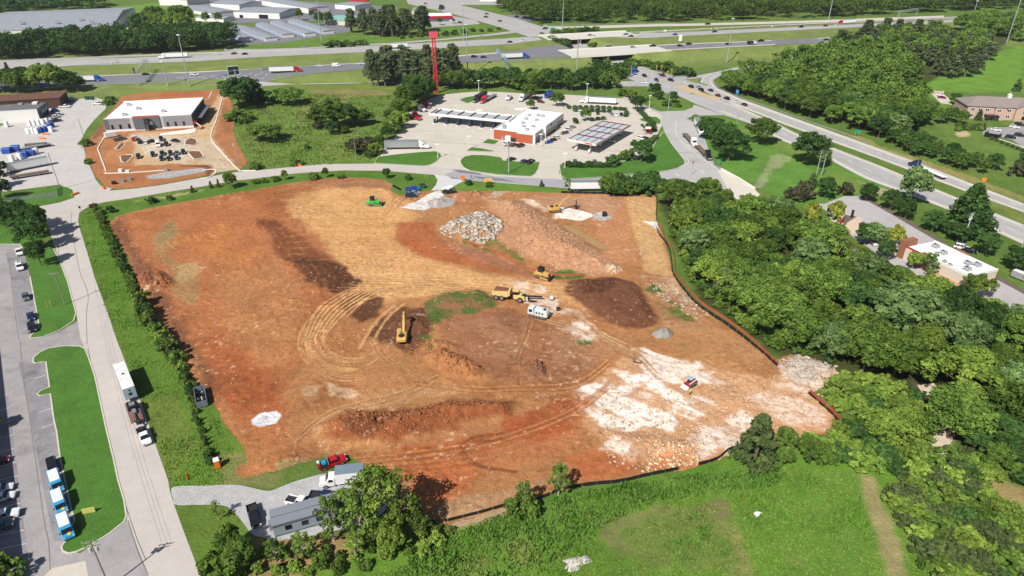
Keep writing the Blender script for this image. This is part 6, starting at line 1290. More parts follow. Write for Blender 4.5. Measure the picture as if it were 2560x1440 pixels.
span('f', 'g', 'wires across the weedy field', 3,1.2); span('g', 'h', 'wires from the field pole to the fuel stop pole', 3,1.2); span('h', 'i', 'wires from the fuel stop lawn to the twin steel poles', 3,2); span('i', 'm', 'wires along the arterial road above the verge', 3,1.5); span('k', 'j', 'wires along the frontage verge', 2,1)
lampm = mat('lamp_white', C(240,240,240), .4, var=0)
for i, (bx, by, ty, l) in enumerate(((1173,373,341, 'white twin lamp beside the small lawn left of the brick wall'),(1095,396,361, 'white lamp at the right end of the left lawn'),(1412,420,384, 'white lamp at the left end of the right lawn'),(1352,366,336, 'white lamp at the shop corner'),(1449,306,276, 'white lamp among the round shrubs'),(1621,298,275, 'white lamp on the small lawn by the frontage road'),(1623,268,240, 'white lamp beside the upper service road'),(1467,238,210, 'white lamp at the back of the fuel stop above the semi'),(1335,234,218, 'white lamp at the back by the slanting semi'),(1197,228,202, 'white lamp at the back left by the trees'),(983,338,306, 'white globe lamp at the trees left of the paving'),(1269,364,344, 'short white lamp in front of the brick wall'))):
 p, h = toph(bx, by, ty); o = thing('light_pole', l, 'street lamp', p, .2, 'lamps of the fuel stop'); b = MB(); b.cyl((0,0,0),(0,0, h), .16,.12, lampm, 8); b.cyl((0,0,0),(0,0,.7), .3,.3, kerbm, 8); b.build('pole', o); b = MB(); b.box(-1.0,1.0,-.3,.3, h, h+.3, lampm, .1,.1); b.build('lamp_head', o)
for bx, by, ty, l in ((1575,221,160, 'left streetlight at the junction'),(1619,222,185, 'middle streetlight at the junction'),(1670,277,221, 'streetlight on the rough verge by the frontage road'),(1636,48,15, 'streetlight far left of the ramp')):
 p, h = toph(bx, by, ty); o = thing('street_lamp', l, 'street lamp', p, 0, 'street lamps'); b = MB(); b.cyl((0,0,0),(0,0, h), .2,.13, galv, 8); b.build('pole', o); b = MB(); b.bar((0,0, h-.2),(2.4,0, h+.3), .12,.12, galv); b.box(2.2,3.2,-.18,.18, h+.2, h+.4, cer); b.build('lamp_arm', o)
for bx, by, ty, l in ((474,214,88, 'tall mast light left of the large sign back'),(1817,156,47, 'tall mast light on the grass right of the bridges'),(804,102,-6, 'tall mast light in front of the storage rows'),(1159,101,10, 'tall mast light beyond the far carriageway right of the red sign'),(1169,171,62, 'tall mast light between the pines and the sign gantry'),(1443,160,95, 'mast light on the grass left of the near bridge'),(1406,80,-30, 'tall mast light behind the far bridge bushes'),(1427,36,-50, 'tall mast light against the far woods'),(2071,51,-30, 'tall mast light left of the red semi'),(2516,108,-40, 'thick tall mast at the right edge above the wood'),(2430,48,3, 'mast light beside the highway at upper right'),(420,213,154, 'short mast light between gantry and tall mast at left')):
 p, h = toph(bx, by, ty); o = thing('mast_light', l, 'mast light', p, 0, 'high mast lights'); b = MB(); b.cyl((0,0,0),(0,0, h), .45,.22, galv, 10); b.build('mast', o); b = MB(); b.cyl((0,0, h),(0,0, h+.5), 1.3,.9, cer, 12); b.build('lamp_ring', o)
p, h = toph(1091,233,92); o = thing('tall_sign', 'very tall red twin-post sign with a pinkish box on top by the pines', 'sign', p, .15); rd = mat('sign_red', C(206,40,62), .5, var=.04)
for s in (-.9,.9): b = MB(); b.cyl((s, 0,0),(s*.8,0, h), .55,.4, rd, 10); b.build('post', o)
part(o, 'sign_box', mat('sign_pink', C(222,84,110), .5, var=.04),(-2.6,2.6,-1.2,1.2, h-.5, h+3.2)); part(o, 'sign_side', PAINT['maroon'], (2.61,2.75,-1.2,1.2, h-.5, h+3.2)); part(o, 'sign_cap', PAINT['maroon'], (-2.6,2.6,-1.2,1.2, h+3.21, h+3.4))
def gantry(A, B, th, label, sign=None, m=galv):
 a, c = Vector(G(*A)), Vector(G(*B)); o = thing('sign_gantry', label, 'sign gantry', a, math.atan2(c.y-a.y, c.x-a.x), 'sign gantries'); w = math.hypot(c.x-a.x, c.y-a.y)
 for x in (0, w):
  b = MB(); b.cyl((x, -.8,0),(x, -.8, th), .2,.18, m, 8); b.cyl((x, .8,0),(x, .8, th), .2,.18, m, 8); b.build('leg', o)
 b = MB()
 for y, z in ((-.8, th),(.8, th),(-.8, th-1.6),(.8, th-1.6)): b.bar((0, y, z),(w, y, z), .18,.18, m)
 n = max(int(w/2), 4)
 for i in range(n): b.bar((w*i/n, -.8, th),(w*(i+1)/n, -.8, th-1.6), .1,.1, m); b.bar((w*i/n, .8, th-1.6),(w*(i+1)/n, .8, th), .1,.1, m); b.bar((w*i/n, -.8, th),(w*i/n, .8, th), .1,.1, m)
 b.build('truss', o)
 if sign: part(o, 'sign_panel', PAINT['black'], sign)
gantry((346,214),(371,178), 9, 'grey truss gantry spanning the near carriageway at left', (1,5,.9,1.1,7.2,11)); gantry((1268,162),(1243,133), 8.5, 'pale blue truss gantry over the dark blue semi', m=mat('pale_blue_steel', C(150,182,200), .5,.2, var=.05))
gantry((2244,47),(2290,40), 8, 'grey truss gantry at the upper right of the highway')
p = G(591,200); o = thing('highway_sign', 'large dark sign box seen from behind beside the near carriageway', 'sign', p, .55); b = MB(); b.cyl((0,0,0),(0,0,8), .5,.4, galv, 10); b.build('post', o)
part(o, 'sign_panel', mat('sign_back_dark', C(28,48,50), .6, var=.1),(-4.2,2.6,-.25,.25,4.4,9.6)); part(o, 'frame', cer, (-4.4,-4.2,-.5,.5,4.2,9.8),(2.6,2.8,-.5,.5,4.2,9.8),(-4.2,2.6,-.5,.5,9.6,9.8),(-4.2,2.6,-.5,-.3,6.9,7.1)); part(o, 'walkway', cer, (-4.4,2.8,-1.6,-.5,4.2,4.35))
grn = mat('sign_green', C(36,140,106), .5, var=.04)
def rsign(bx, by, l, wd, ht, zb, m, rz=0.0, name='road_sign', legs=2, lm=None):
 p = G(bx, by); o = thing(name, l, 'sign', p, rz)
 for x in ((-wd*.3, wd*.3) if legs == 2 else (0,)): part(o, 'post', lm or galv, (x-.08, x+.08,-.08,.08,0, zb))
 part(o, 'panel', m, (-wd/2, wd/2,-.06,.06, zb, zb+ht)); return o
rsign(2142,341, 'green road sign beside the arterial road below the wood', 3.2,1.5,2.0, grn, -.5); rsign(1797,412, 'small green street sign at the creek bridge', 1.4,1.2,1.4, grn, -.6); rsign(1382,80, 'green sign at the far ramp', 5,3,1, grn); rsign(1842,240, 'small blue sign at the wood edge by the queue', 1.6,2.0,1.8, PAINT['sky'], -.4); rsign(1700,106, 'white board on the highway median', 2.6,5,1, wallw)
o = rsign(2456,462, 'yellow warning sign on the verge at right', 1.5,1.5,1.6, PAINT['orange'], -.5, legs=1); rsign(1157,452, 'orange roadworks sign at the site entrance', 1.8,1.8,.6, PAINT['orange'], .1); rsign(1221,461, 'pale orange notice board on wooden legs by the cross street', 3.4,1.9,.9, mat('ply_orange', C(236,184,110), .8), .1, lm=wood)
rsign(236,522, 'dark brown site board on wooden props at the street corner', 3.0,1.6,.5, mat('brown_board', C(74,54,44), .8), .5, lm=wood); rsign(224,1284, 'pale yellow notice sign lying tilted on the lower lawn', 2.2,1.2,.25, mat('sign_lemon', C(216,208,110), .7), .3); rsign(202,528, 'small dark sign at the street corner', .7,.9,1.2, PAINT['black'], .3, legs=1); rsign(1729,437, 'slim dark post sign at the road fork', .3,1.2,5, steel, 0, legs=1); rsign(472,1200, 'orange marker board standing in the roadside grass', .5,1.8,.2, PAINT['orange'], 1.2, legs=1); rsign(1178,449, 'thin dark post at the cross street kerb', .3,1.2,.8, steel, legs=1)
for bx, by, l in ((1640,181, 'left yellow traffic signal'),(1652,180, 'second yellow traffic signal'),(1668,195, 'third yellow traffic signal, lower'),(1678,190, 'rightmost traffic signal at the junction')):
 p = G(bx, by+6); o = thing('traffic_light', l, 'traffic light', p, 0, 'traffic signals'); part(o, 'post', galv, (-.1,.1,-.1,.1,0,4.4)); part(o, 'housing', PAINT['yellow'], (-.5,.5,-.4,.4,4.4,6.4)); part(o, 'lens', PAINT['black'], (-.3,.3,-.46,-.405,4.6,6.2))
stk = mat('stake_wood', C(226,190,110), .8)
for bx, by, l in ((416,497, 'left of two pale stakes by the cross street'),(424,496, 'right of two pale stakes by the cross street'),(286,528, 'short stake at the corner of the soil'),(118,770, 'left yellow guard post on the upper lawn'),(128,768, 'right yellow guard post on the upper lawn'),(94,476, 'left yellow post in the gravel yard lawn'),(112,474, 'right yellow post in the gravel yard lawn'),(1062,444, 'left stake of the entrance lawn'),(1068,446, 'right stake of the entrance lawn')):
 p = G(bx, by); o = thing('stake', l, 'post', p, 0, 'marker stakes'); b = MB(); b.cyl((0,0,0),(.25,0,2.4), .07,.06, stk, 6); b.build('post', o)
for bx, by, rz, l in ((189,487,1.2, 'orange plastic barrier at the yard gate corner'),(258,471,-.8, 'orange plastic barrier at the corner of the new lot'),(745,415,.05, 'orange barrier by the weedy field at the cross street'),(115,337,.1, 'orange barrier beside the portable toilets'),(106,348,-.1, 'orange barrier beside the grey scrap container')):
 p = G(bx, by); o = thing('plastic_barrier', l, 'barrier', p, rz, 'orange barriers'); b = MB(); b.prism([(-1.7,0),(-1.7,.75),(-1.5,.85),(1.5,.85),(1.7,.75),(1.7,0)], .3, PAINT['orange'], .1); b.build('body', o)
def toilet(p, rz, c, l, g, roof='white'):
 o = thing('portable_toilet', l, 'portable toilet', p, rz, g); m = PAINT[c]
 put('cabin', cached(('cabin', c), lambda b: b.box(-.58,.58,-.58,.58,.1,2.1, m, .03,.03)), o); put('roof', cached(('roof', 'toilet', roof), lambda b: b.box(-.62,.62,-.62,.62,2.1,2.4, PAINT[roof], .2,.12)), o); put('door', cached(('door', 'toilet', c), lambda b: b.box(.575,.62,-.42,.42,.2,2.0, m)), o); put('base', cached(('base', 'toilet'), lambda b: b.box(-.6,.6,-.6,.6,0,.1, steel)), o); return o
p = GS(545,1168); toilet(p, -1.1, 'orange', 'orange portable toilet with white roof at the left of the site', None)
PT = 'portable toilets in the gravel yard'
for x, y, c, l in ((72,335, 'white', 'white portable toilet first in the front row'),(82,334, 'white', 'white portable toilet second in the front row'),(93,334, 'white', 'white portable toilet third in the front row, next to blue'),(103,332, 'blue', 'blue portable toilet next to the white ones'),(113,330, 'blue', 'blue portable toilet in the middle of the block'),(122,328, 'blue', 'blue portable toilet before the last white one'),(129,330, 'white', 'white portable toilet at the right end of the front row'),(126,320, 'blue', 'blue portable toilet behind the front row'),(132,318, 'blue', 'blue portable toilet rearmost'),(75,314, 'white', 'white portable toilet in the back row, leftmost'),(86,313, 'white', 'white portable toilet in the back row, second'),(97,312, 'white', 'white portable toilet in the back row, third'),(108,311, 'white', 'white portable toilet in the back row, fourth'),(118,309, 'white', 'white portable toilet in the back row, rightmost'),(51,399, 'white', 'white portable toilet below the blue skips'),(31,404, 'white', 'white tank cabin at the left of the blue skips'),(92,385, 'white', 'white portable toilet right of the blue skips'),(18,318, 'white', 'white portable toilet at the warehouse wall')):
 o = toilet(G(x, y), .1, c, l, PT, 'white' if c == 'white' else 'blue'); o.scale = (1.5,1.5,1.25)
for x, y, l in ((18,383, 'blue plastic container leftmost in the yard'),(40,377, 'blue plastic container behind the leftmost'),(60,392, 'blue plastic container in the middle'),(78,388, 'blue plastic container rightmost')):
 o = thing('storage_container', l, 'container', G(x, y), .3, 'blue containers in the yard'); put('body', cached(('body', 'bluebox'), lambda b: b.prism([(-1.7,.1),(-1.9,2.2),(1.9,2.5),(1.7,.1)], 1.4, PAINT['blue'], .15)), o); put('lid', cached(('lid', 'bluebox'), lambda b: b.box(-1.9,1.9,-1.4,1.4,2.45,2.6, PAINT['blue'], .1,.1)), o)
def skip(p, rz, L, l, m, load, name='skip_container'):
 o = thing(name, l, 'container', p, rz); b = MB(); b.box(-L/2, L/2,-1.2,1.2,.15,.3, m)
 for s in (-1,1): b.box(-L/2, L/2, s*1.15-.06, s*1.15+.06,.3,1.9, m)
 for s in (-1,1): b.box(s*L/2-.06, s*L/2+.06,-1.2,1.2,.3,1.9, m)
 for i in range(6):
  for s in (-1,1): b.box(-L/2+.4+i*(L-.8)/5-.05,-L/2+.4+i*(L-.8)/5+.05, s*1.25-.05, s*1.25+.05,.2,1.85, m)
 b.build('body', o); rr = random.Random(3); b = MB()
 for i in range(26): x, y, q = rr.uniform(-L/2+.6, L/2-.6), rr.uniform(-.8,.8), rr.uniform(.15,.45); b.box(x-q, x+q, y-q*.6, y+q*.6,.3, rr.uniform(.7,1.7), load[i % len(load)], .05,.08)
 b.build('debris', o)['kind'] = 'stuff'
skip(GS(504,1000), math.radians(-63), 6.5, 'dark open skip with white rubbish at the hedge of the site', mat('skip_grey', C(112,122,132), .7, var=.15), [PAINT['black'], wallw, steel, liner])
skip(G(92,368), .3,9, 'grey open scrap container in the gravel yard', mat('scrap_grey', C(128,124,118), .8, var=.25), [steel, deckm])
for x, y, l in ((219,249, 'left green rubbish skip by the gravel yard fence'),(230,249, 'right green rubbish skip by the gravel yard fence')):
 o = thing('rubbish_skip', l, 'container', G(x, y), 0); part(o, 'body', mat('skip_green', C(32,84,66), .6),(-1.1,1.1,-.9,.9,.1,1.7)); part(o, 'lid', liner, (-1.15,1.15,-.95,.95,1.7,1.8))
o = thing('lidded_bin', 'dark green bin beside the blue pickup at the entrance', 'container', G(1056,470), 0); part(o, 'body', mat('bin_green', C(24,90,72), .6),(-1,1,-.9,.9,0,1.7)); part(o, 'lid', liner, (-1.05,1.05,-.95,.95,1.7,1.8))
o = thing('white_bag_pile', 'heap of white sacks behind the black pickup at the entrance', 'sacks', G(1120,474), 0); rr = random.Random(5); b = MB()
for i in range(9): b.lathe([(0,0),(.7,.1),(.8,.5),(.45,.95),(0,1.0)], (rr.uniform(-1.8,1.8), rr.uniform(-1,1), rr.choice((0,0,.7))), wallw, 9)
b.build('sacks', o)['kind'] = 'stuff'
o = thing('drain_pipe', 'black ribbed pipe lying in the grass left of the blue pickup', 'pipe', G(992,471), -.9); b = MB()
for i in range(20): b.cyl((-3+i*.3,0,.45),(-2.8+i*.3,0,.45), .42,.42, PAINT['black'], 10); b.cyl((-2.8+i*.3,0,.45),(-2.7+i*.3,0,.45), .36,.36, PAINT['black'], 10)
b.build('pipe', o)
o = thing('manhole_riser', 'black riser standing in grey gravel right of the excavator', 'riser', GS(1511,540), 0); b = MB(); b.cyl((0,0,0),(0,0,1.5), .9,.9, PAINT['black'], 14); b.build('ring', o); b = MB(); b.cyl((0,0,1.5),(0,0,1.6), .95,.8, steel, 14); b.build('lid', o)
o = thing('boom_lift', 'orange boom lift beside the new building', 'lift', G(503,322), 2.6); part(o, 'base', PAINT['orange'], (-1.4,1.4,-.9,.9,.5,1.3)); wheels(o, (-1,1), .8,.45,.3); b = MB(); b.bar((-.8,0,1.3),(3.4,0,2.8), .3,.35, wallw); b.build('boom', o); part(o, 'basket', PAINT['red'], (3.2,4.4,-.6,.6,2.4,3.5))
tg = mat('grey_tarp', C(146,140,132), .6, var=.2, scale=.8); c_ = GS(1657,836); V = []; F = []; rr = np.random.RandomState(4); n, k = 26,9
for j in range(k):
 for i in range(n):
  t = 2*math.pi*i/n; r = j/(k-1); fold = 1+.06*math.sin(5*t+1)+.05*math.sin(11*t); V.append((math.cos(t)*3.0*r*fold, math.sin(t)*2.2*r*fold, (1-r**2.2)*1.7*(1+.12*math.sin(3*t+j))+.1*math.sin(9*t+j)*r+.05))
for j in range(k-1):
 for i in range(n): F.append((j*n+i, j*n+(i+1) % n, (j+1)*n+(i+1) % n, (j+1)*n+i))
tag(put('tarp_heap', np_mesh('tarp_heap', np.array(V), np.array(F)[:, ::-1], [tg], None, True), None, c_, .2), 'heap under a crumpled grey tarpaulin on the bare soil', 'covered heap')
for x, y, l in ((320,432, 'white block on the kerb of the new lot'),(302,429, 'small white block left on the kerb of the new lot'),(416,427, 'grey catch basin block at the kerb end'),(325,450, 'grey steel box on the dirt below the kerb'),(286,460, 'dark tank on the dirt at the lot corner'),(307,455, 'white box on the dirt by the grey steel box')):
 o = thing('site_box', l, 'box', G(x, y, .1), .1, 'boxes on the new lot'); m = PAINT['black'] if 'dark' in l else (alu if 'grey' in l else wallw); part(o, 'body', m, (-.8,.8,-.6,.6,0,1.1)); part(o, 'lid', m, (-.85,.85,-.65,.65,1.1,1.2))
for i in range(14):
 t = i/13; x, y = (1262+t*74,367+t*4+0) if i < 9 else (1340+(i-9)*9,362-(i-9)*5)
 o = tag(put('bollard', cached(('bollard',), lambda b: (b.cyl((0,0,0),(0,0,1.1), .16,.16, redb, 8), b.cyl((0,0,1.1),(0,0,1.2), .16,.05, wallw, 8))), None, G(x, y)), 'short dark red bollard in the row along the shop walls', 'bollard', 'bollards round the shop')
def fence(name, pts, h, m, label, post=3.0, t=.04, cat='fence', pm_=None, g=G, rail=None):
 P = [Vector(g(*p)) for p in smoothpoly(pts, False, 4)] if len(pts) > 2 else [Vector(g(*p)) for p in pts]
 o = thing(name, label, cat, (0,0,0)); b = MB(); L = 0; q = MB(); acc = post
 for a, c in zip(P, P[1:]):
  z0 = rail or 0; b.add([a+Vector((0,0, z0)), c+Vector((0,0, z0)), c+Vector((0,0, h)), a+Vector((0,0, h))], [(0,1,2,3)], m)
  d = (c-a); d.z = 0; nn = Vector((-d.y, d.x, 0)).normalized()*t; b.add([a+nn+Vector((0,0, z0)), c+nn+Vector((0,0, z0)), c+nn+Vector((0,0, h)), a+nn+Vector((0,0, h)), a+Vector((0,0, h)), c+Vector((0,0, h))], [(3,2,1,0),(3,4,5,2)], m)
  s = d.length; x = post-acc
  while x < s: p = a.lerp(c, x/s); q.bar(p, p+Vector((0,0, h+.1)), .08,.08, pm_ or wood); x += post
  acc = (s-(x-post))
 b.build('panel', o); q.build('posts', o)['kind'] = 'stuff'; return o
silt = mat('silt_fabric', C(34,28,26), .9, var=.2); oran = mat('orange_mesh', C(180,92,62), .8, var=.15, scale=.5)
fence('silt_fence', [(1402,483),(1500,485),(1570,483),(1630,487),(1641,495),(1640,530),(1641,555)], 1.0, silt, 'black silt fence along the top right edge of the site')
fence('silt_fence', [(1641,572),(1648,588),(1670,618),(1677,650),(1682,685),(1704,718),(1744,764),(1806,806),(1872,855),(1942,917)], 1.0, silt, 'long black silt fence along the eastern wood edge')
fence('orange_fence', [(1643,560),(1655,575),(1662,600),(1680,622),(1686,650),(1690,684),(1712,714),(1752,758),(1812,798),(1878,848),(1944,912)], 0.8, oran, 'orange mesh fence just outside the long eastern silt fence')
fence('orange_fence', [(2024,982),(2050,1005),(2080,1030),(2100,1056)], 1.1, oran, 'short orange mesh fence at the rocky eastern corner'); fence('silt_fence', [(2020,984),(2046,1008),(2076,1034),(2098,1060)], .8, silt, 'short black silt fence beside the orange one at the rocky corner')
fence('silt_fence', [(1848,1120),(1820,1128),(1792,1150),(1745,1164)], 1.0, silt, 'short curved black silt fence left of the big cedar'); fence('silt_fence', [(1695,1175),(1620,1190),(1550,1206),(1480,1213),(1410,1224),(1380,1236)], 1.0, silt, 'black silt fence along the lower edge of the red soil'); fence('silt_fence', [(1375,1238),(1330,1254),(1275,1263),(1200,1284),(1112,1306)], .9, silt, 'black silt fence with pale gaps near the office trees', pm_=cer)
fence('silt_fence', [(640,1440),(690,1420),(760,1400)], .8, silt, 'scrap of black silt fence at the bottom edge under branches')
fence('orange_fence', [(1162,604),(1200,615),(1240,630),(1280,655),(1312,672)], .7, oran, 'orange mesh ribbon across the upper grass island', t=.1, g=GS); fence('orange_fence', [(1316,672),(1330,676),(1345,677)], .7, oran, 'short orange mesh piece behind the yellow bulldozer', t=.1, g=GS); fence('orange_fence', [(1378,688),(1410,690),(1460,689)], .7, oran, 'orange mesh ribbon on the lower grass island', t=.1, g=GS)
clf = mat('fence_mesh_grey', C(150,156,150), .7,.2, var=0)
clf.node_tree.nodes['Principled BSDF'].inputs['Alpha'].default_value = .28
fence('chain_link_fence', [(16,508),(80,500),(145,492)], 2.2, clf, 'chain-link fence across the yard lawn', pm_=galv); fence('chain_link_fence', [(145,492),(143,470)], 2.2, clf, 'short side of the chain-link fence at the yard lawn', pm_=galv)
grm = mat('guard_rail', C(176,184,184), .5,.4, var=.05)
for q, l in (([(60,226),(220,215),(330,211),(420,209)], 'guard rail along the near carriageway at left'),([(1372,66),(1500,62),(1690,60)], 'guard rail along the far service ramp'),([(1280,152),(1360,148),(1430,143)], 'guard rail left of the near bridge'),([(1640,196),(1700,192),(1760,182),(1795,175)], 'guard rail at the junction grass'),([(1785,208),(1800,224),(1850,246),(1910,266),(2035,311)], 'guard rail along the wood beside the arterial road'),([(2035,311),(2120,340),(2172,362)], 'guard rail below the green road sign'),([(160,168),(260,162),(380,156)], 'guard rail on the median at left'),([(1782,411),(1790,418),(1802,424)], 'short guard rail before the creek bridge')):
 fence('guard_rail', q, .8, grm, l, 4,.08, 'guard rail', galv, rail=.4)
strip('yard_edge_strip', [(140,504),(80,509),(20,518)], .5,.05, kerbm)
# ================================================================== TREES AND OTHER VEGETATION
def leafmat(name, col, tip, rnd=.28):
 m = bpy.data.materials.new(name); m.use_nodes = True; n = m.node_tree; L = n.links
 for k in list(n.nodes): n.nodes.remove(k)
 out = n.nodes.new('ShaderNodeOutputMaterial'); df = n.nodes.new('ShaderNodeBsdfDiffuse'); tl = n.nodes.new('ShaderNodeBsdfTranslucent'); mx = n.nodes.new('ShaderNodeMixShader')
 at = n.nodes.new('ShaderNodeAttribute'); at.attribute_name = 'col'; oi = n.nodes.new('ShaderNodeObjectInfo')
 sp = n.nodes.new('ShaderNodeSeparateColor'); L.new(at.outputs['Color'], sp.inputs[0])
 mc = n.nodes.new('ShaderNodeMix'); mc.data_type = 'RGBA'; mc.inputs[6].default_value = (*col, 1); mc.inputs[7].default_value = (*tip, 1); L.new(sp.outputs[0], mc.inputs[0])
 mr = n.nodes.new('ShaderNodeMapRange'); mr.inputs[3].default_value = 1-rnd; mr.inputs[4].default_value = 1+rnd; L.new(oi.outputs['Random'], mr.inputs[0])
 ml = n.nodes.new('ShaderNodeMath'); ml.operation = 'MULTIPLY'; L.new(mr.outputs[0], ml.inputs[0])
 m2 = n.nodes.new('ShaderNodeMapRange'); m2.inputs[3].default_value = .75; m2.inputs[4].default_value = 1.25; L.new(sp.outputs[1], m2.inputs[0]); L.new(m2.outputs[0], ml.inputs[1])
 sc = n.nodes.new('ShaderNodeVectorMath'); sc.operation = 'SCALE'; L.new(mc.outputs[2], sc.inputs[0]); L.new(ml.outputs[0], sc.inputs['Scale'])
 L.new(sc.outputs[0], df.inputs[0]); L.new(sc.outputs[0], tl.inputs[0]); mx.inputs[0].default_value = .28
 L.new(df.outputs[0], mx.inputs[1]); L.new(tl.outputs[0], mx.inputs[2]); L.new(mx.outputs[0], out.inputs[0]); return m
LK = 1.33
def LC_(r, g, b): return (r*LK, g*LK, b*LK)
LM = dict(broad=leafmat('broad_leaves', LC_(.058,.108,.020), LC_(.116,.180,.034), .34), dark=leafmat('dark_leaves', LC_(.034,.074,.020), LC_(.062,.118,.030)), pine=leafmat('pine_needles', LC_(.050,.074,.034), LC_(.094,.118,.056), .25),
 bright=leafmat('bright_leaves', LC_(.094,.162,.024), LC_(.170,.230,.044)), yellow=leafmat('yellow_leaves', LC_(.13,.18,.03), LC_(.26,.26,.04), .15), cedar=leafmat('cedar_sprays', LC_(.048,.076,.026), LC_(.088,.116,.040), .15),
 pale=leafmat('pale_leaves', LC_(.072,.130,.038), LC_(.130,.190,.066)), purple=leafmat('purple_leaves', LC_(.05,.055,.03), LC_(.085,.08,.045)), dead=leafmat('dead_twigs', (.26,.23,.20),(.36,.33,.30), .1))
bark = mat('bark', C(112,98,84), .95, var=.25, scale=3); barkp = mat('pale_bark', C(178,168,152), .95, var=.2, scale=3)
def leaves(rng, cent, rad, per, size, up=.25, jit=.55):
 n = len(cent); N = n*per; c = np.repeat(cent, per, 0); r = np.repeat(rad, per)
 d = rng.normal(size=(N, 3)); d[:, 2] += up*2; d /= np.linalg.norm(d, axis=1)[:, None]
 p = c+d*(r*(.55+.5*rng.rand(N)))[:, None]*np.array([1,1,.8])
 nn = d+rng.normal(size=(N, 3))*jit; nn /= np.linalg.norm(nn, axis=1)[:, None]
 t = np.cross(nn, rng.normal(size=(N, 3))); t /= np.linalg.norm(t, axis=1)[:, None]+1e-9; b = np.cross(nn, t)
 s = size*(.6+.8*rng.rand(N))[:, None]; w = s*.62
 V = np.stack([p-t*s, p-b*w, p+t*s, p+b*w], 1).reshape(-1,3)
 F = np.arange(N*4).reshape(N, 4)
 g = np.repeat(rng.rand(n), per); col = np.stack([np.clip(.3+.4*rng.rand(N)+(g-.5)*.5,0,1), g, g], 1)
 return V, F, np.repeat(col, 4,0)
def crown_pts(rng, n, R, z0, z1, kind):
 if kind == 'round':
  d = rng.normal(size=(n, 3)); d /= np.linalg.norm(d, axis=1)[:, None]; d[:, 2] = np.where(d[:, 2] < -.55,-d[:, 2], d[:, 2])
  k = .5+.5*rng.rand(n)**.6; lob = 1+.22*np.sin(3*np.arctan2(d[:, 1], d[:, 0])+rng.rand()*6)+.14*np.sin(5*np.arctan2(d[:, 1], d[:, 0])+rng.rand()*6)
  P = d*k[:, None]*np.stack([R*lob, R*lob, np.full(n, (z1-z0)/2)], 1); P[:, 2] += (z0+z1)/2; rad = R*(.17+.15*rng.rand(n))
 elif kind == 'cone':
  t = rng.rand(n)**1.25; a = rng.rand(n)*6.283; rr = R*(1-t)**.75*(.55+.5*rng.rand(n))+.15
  P = np.stack([np.cos(a)*rr, np.sin(a)*rr, z0+(z1-z0)*t], 1); rad = R*(.26+.16*rng.rand(n))*(1.05-.6*t)
 elif kind == 'pine':   
  lv = rng.randint(0,8, n); t = (lv+.25*rng.rand(n))/8; a = rng.rand(n)*6.283+lv; rr = R*(1-.75*t)*(.25+.8*rng.rand(n))
  P = np.stack([np.cos(a)*rr, np.sin(a)*rr, z0+(z1-z0)*t+.3*rng.rand(n)], 1); rad = R*(.18+.12*rng.rand(n))
 else:                  
  a = rng.rand(n)*6.283; t = rng.rand(n); rr = R*(.3+.75*rng.rand(n))*np.sin(np.pi*(.15+.8*t))
  P = np.stack([np.cos(a)*rr, np.sin(a)*rr, z0+(z1-z0)*t], 1); rad = R*(.14+.12*rng.rand(n))
 return P, rad
TP = {}
def proto(key, kind, m, R, H, z0, n, per, size, trunk=True, limbs=7, bk=None, seed=0, jit=.55):
 rng = np.random.RandomState(seed); P, rad = crown_pts(rng, n, R, z0, H-R*.12, kind)
 V, F, c = leaves(rng, P, rad, per, size, jit=jit)
 cm = np_mesh('crown', V, F, [LM[m]], c); tm = None
 if trunk:
  b = MB(); bk = bk or bark; top = z0+(H-z0)*(.75 if kind in ('cone', 'pine') else .45); bend = Vector((rng.uniform(-.4,.4), rng.uniform(-.4,.4), top))
  b.cyl((0,0,-.3), tuple(bend*.5), .028*H, .02*H, bk, 8); b.cyl(tuple(bend*.5), tuple(bend), .02*H, .011*H, bk, 7)
  for i in range(limbs):
   q = P[rng.randint(len(P))]; s = bend*rng.uniform(.45,1.0); mid = s.lerp(Vector(q), .55)+Vector((0,0,.05*H)); b.cyl(tuple(s), tuple(mid), .011*H, .008*H, bk, 5); b.cyl(tuple(mid), tuple(q), .008*H, .004*H, bk, 5)
  tm = b.mesh('trunk')
 TP[key] = (cm, tm, H, R)
for i in range(4): proto('broad%d' % i, 'round', 'broad', 4.0+i*.35,11,3.0,80+i*14,84,.30, seed=10+i)
for i in range(2): proto('dark%d' % i, 'round', 'dark', 4.4,11,2.6,95,80,.30, seed=20+i)
proto('bright0', 'round', 'bright', 4.4,10,2.4,95,80,.30, seed=30); proto('bright1', 'round', 'bright', 4.8,9.5,2.0,90,80,.30, seed=31)
proto('pale0', 'round', 'pale', 4.8,11.5,2.6,110,40,.46, seed=33)
for i in range(2): proto('pine%d' % i, 'pine', 'pine', 4.2,17,4.5,110,36,.5, seed=40+i, limbs=10)
for i in range(2): proto('cedar%d' % i, 'cone', 'cedar', 2.5,8,.3,90,40,.3, seed=50+i, limbs=0)
proto('cone0', 'cone', 'dark', 4.6,13,.8,130,44,.42, seed=53)
for i, (k, m) in enumerate((('bush', 'broad'),('dbush', 'dark'),('bbush', 'bright'),('ybush', 'yellow'),('pbush', 'purple'),('cbush', 'cedar'))):
 for j in range(2 if i < 3 else 1): proto('%s%d' % (k, j), 'round', m, 2.2,3.3,-.2,46,40,.27, False, seed=60+i*3+j)
proto('ball0', 'round', 'dark', 1.3,2.3,-.1,60,40,.14, False, seed=80)
proto('open0', 'open', 'bright', 4.1,12,3.2,36,40,.24, limbs=20, bk=barkp, seed=90); proto('open1', 'open', 'broad', 3.2,9,2.2,36,46,.24, limbs=14, bk=barkp, seed=91)
proto('dead0', 'open', 'dead', 3,8,2.5,26,16,.2, limbs=20, bk=barkp, seed=95)
_tr = random.Random(77)
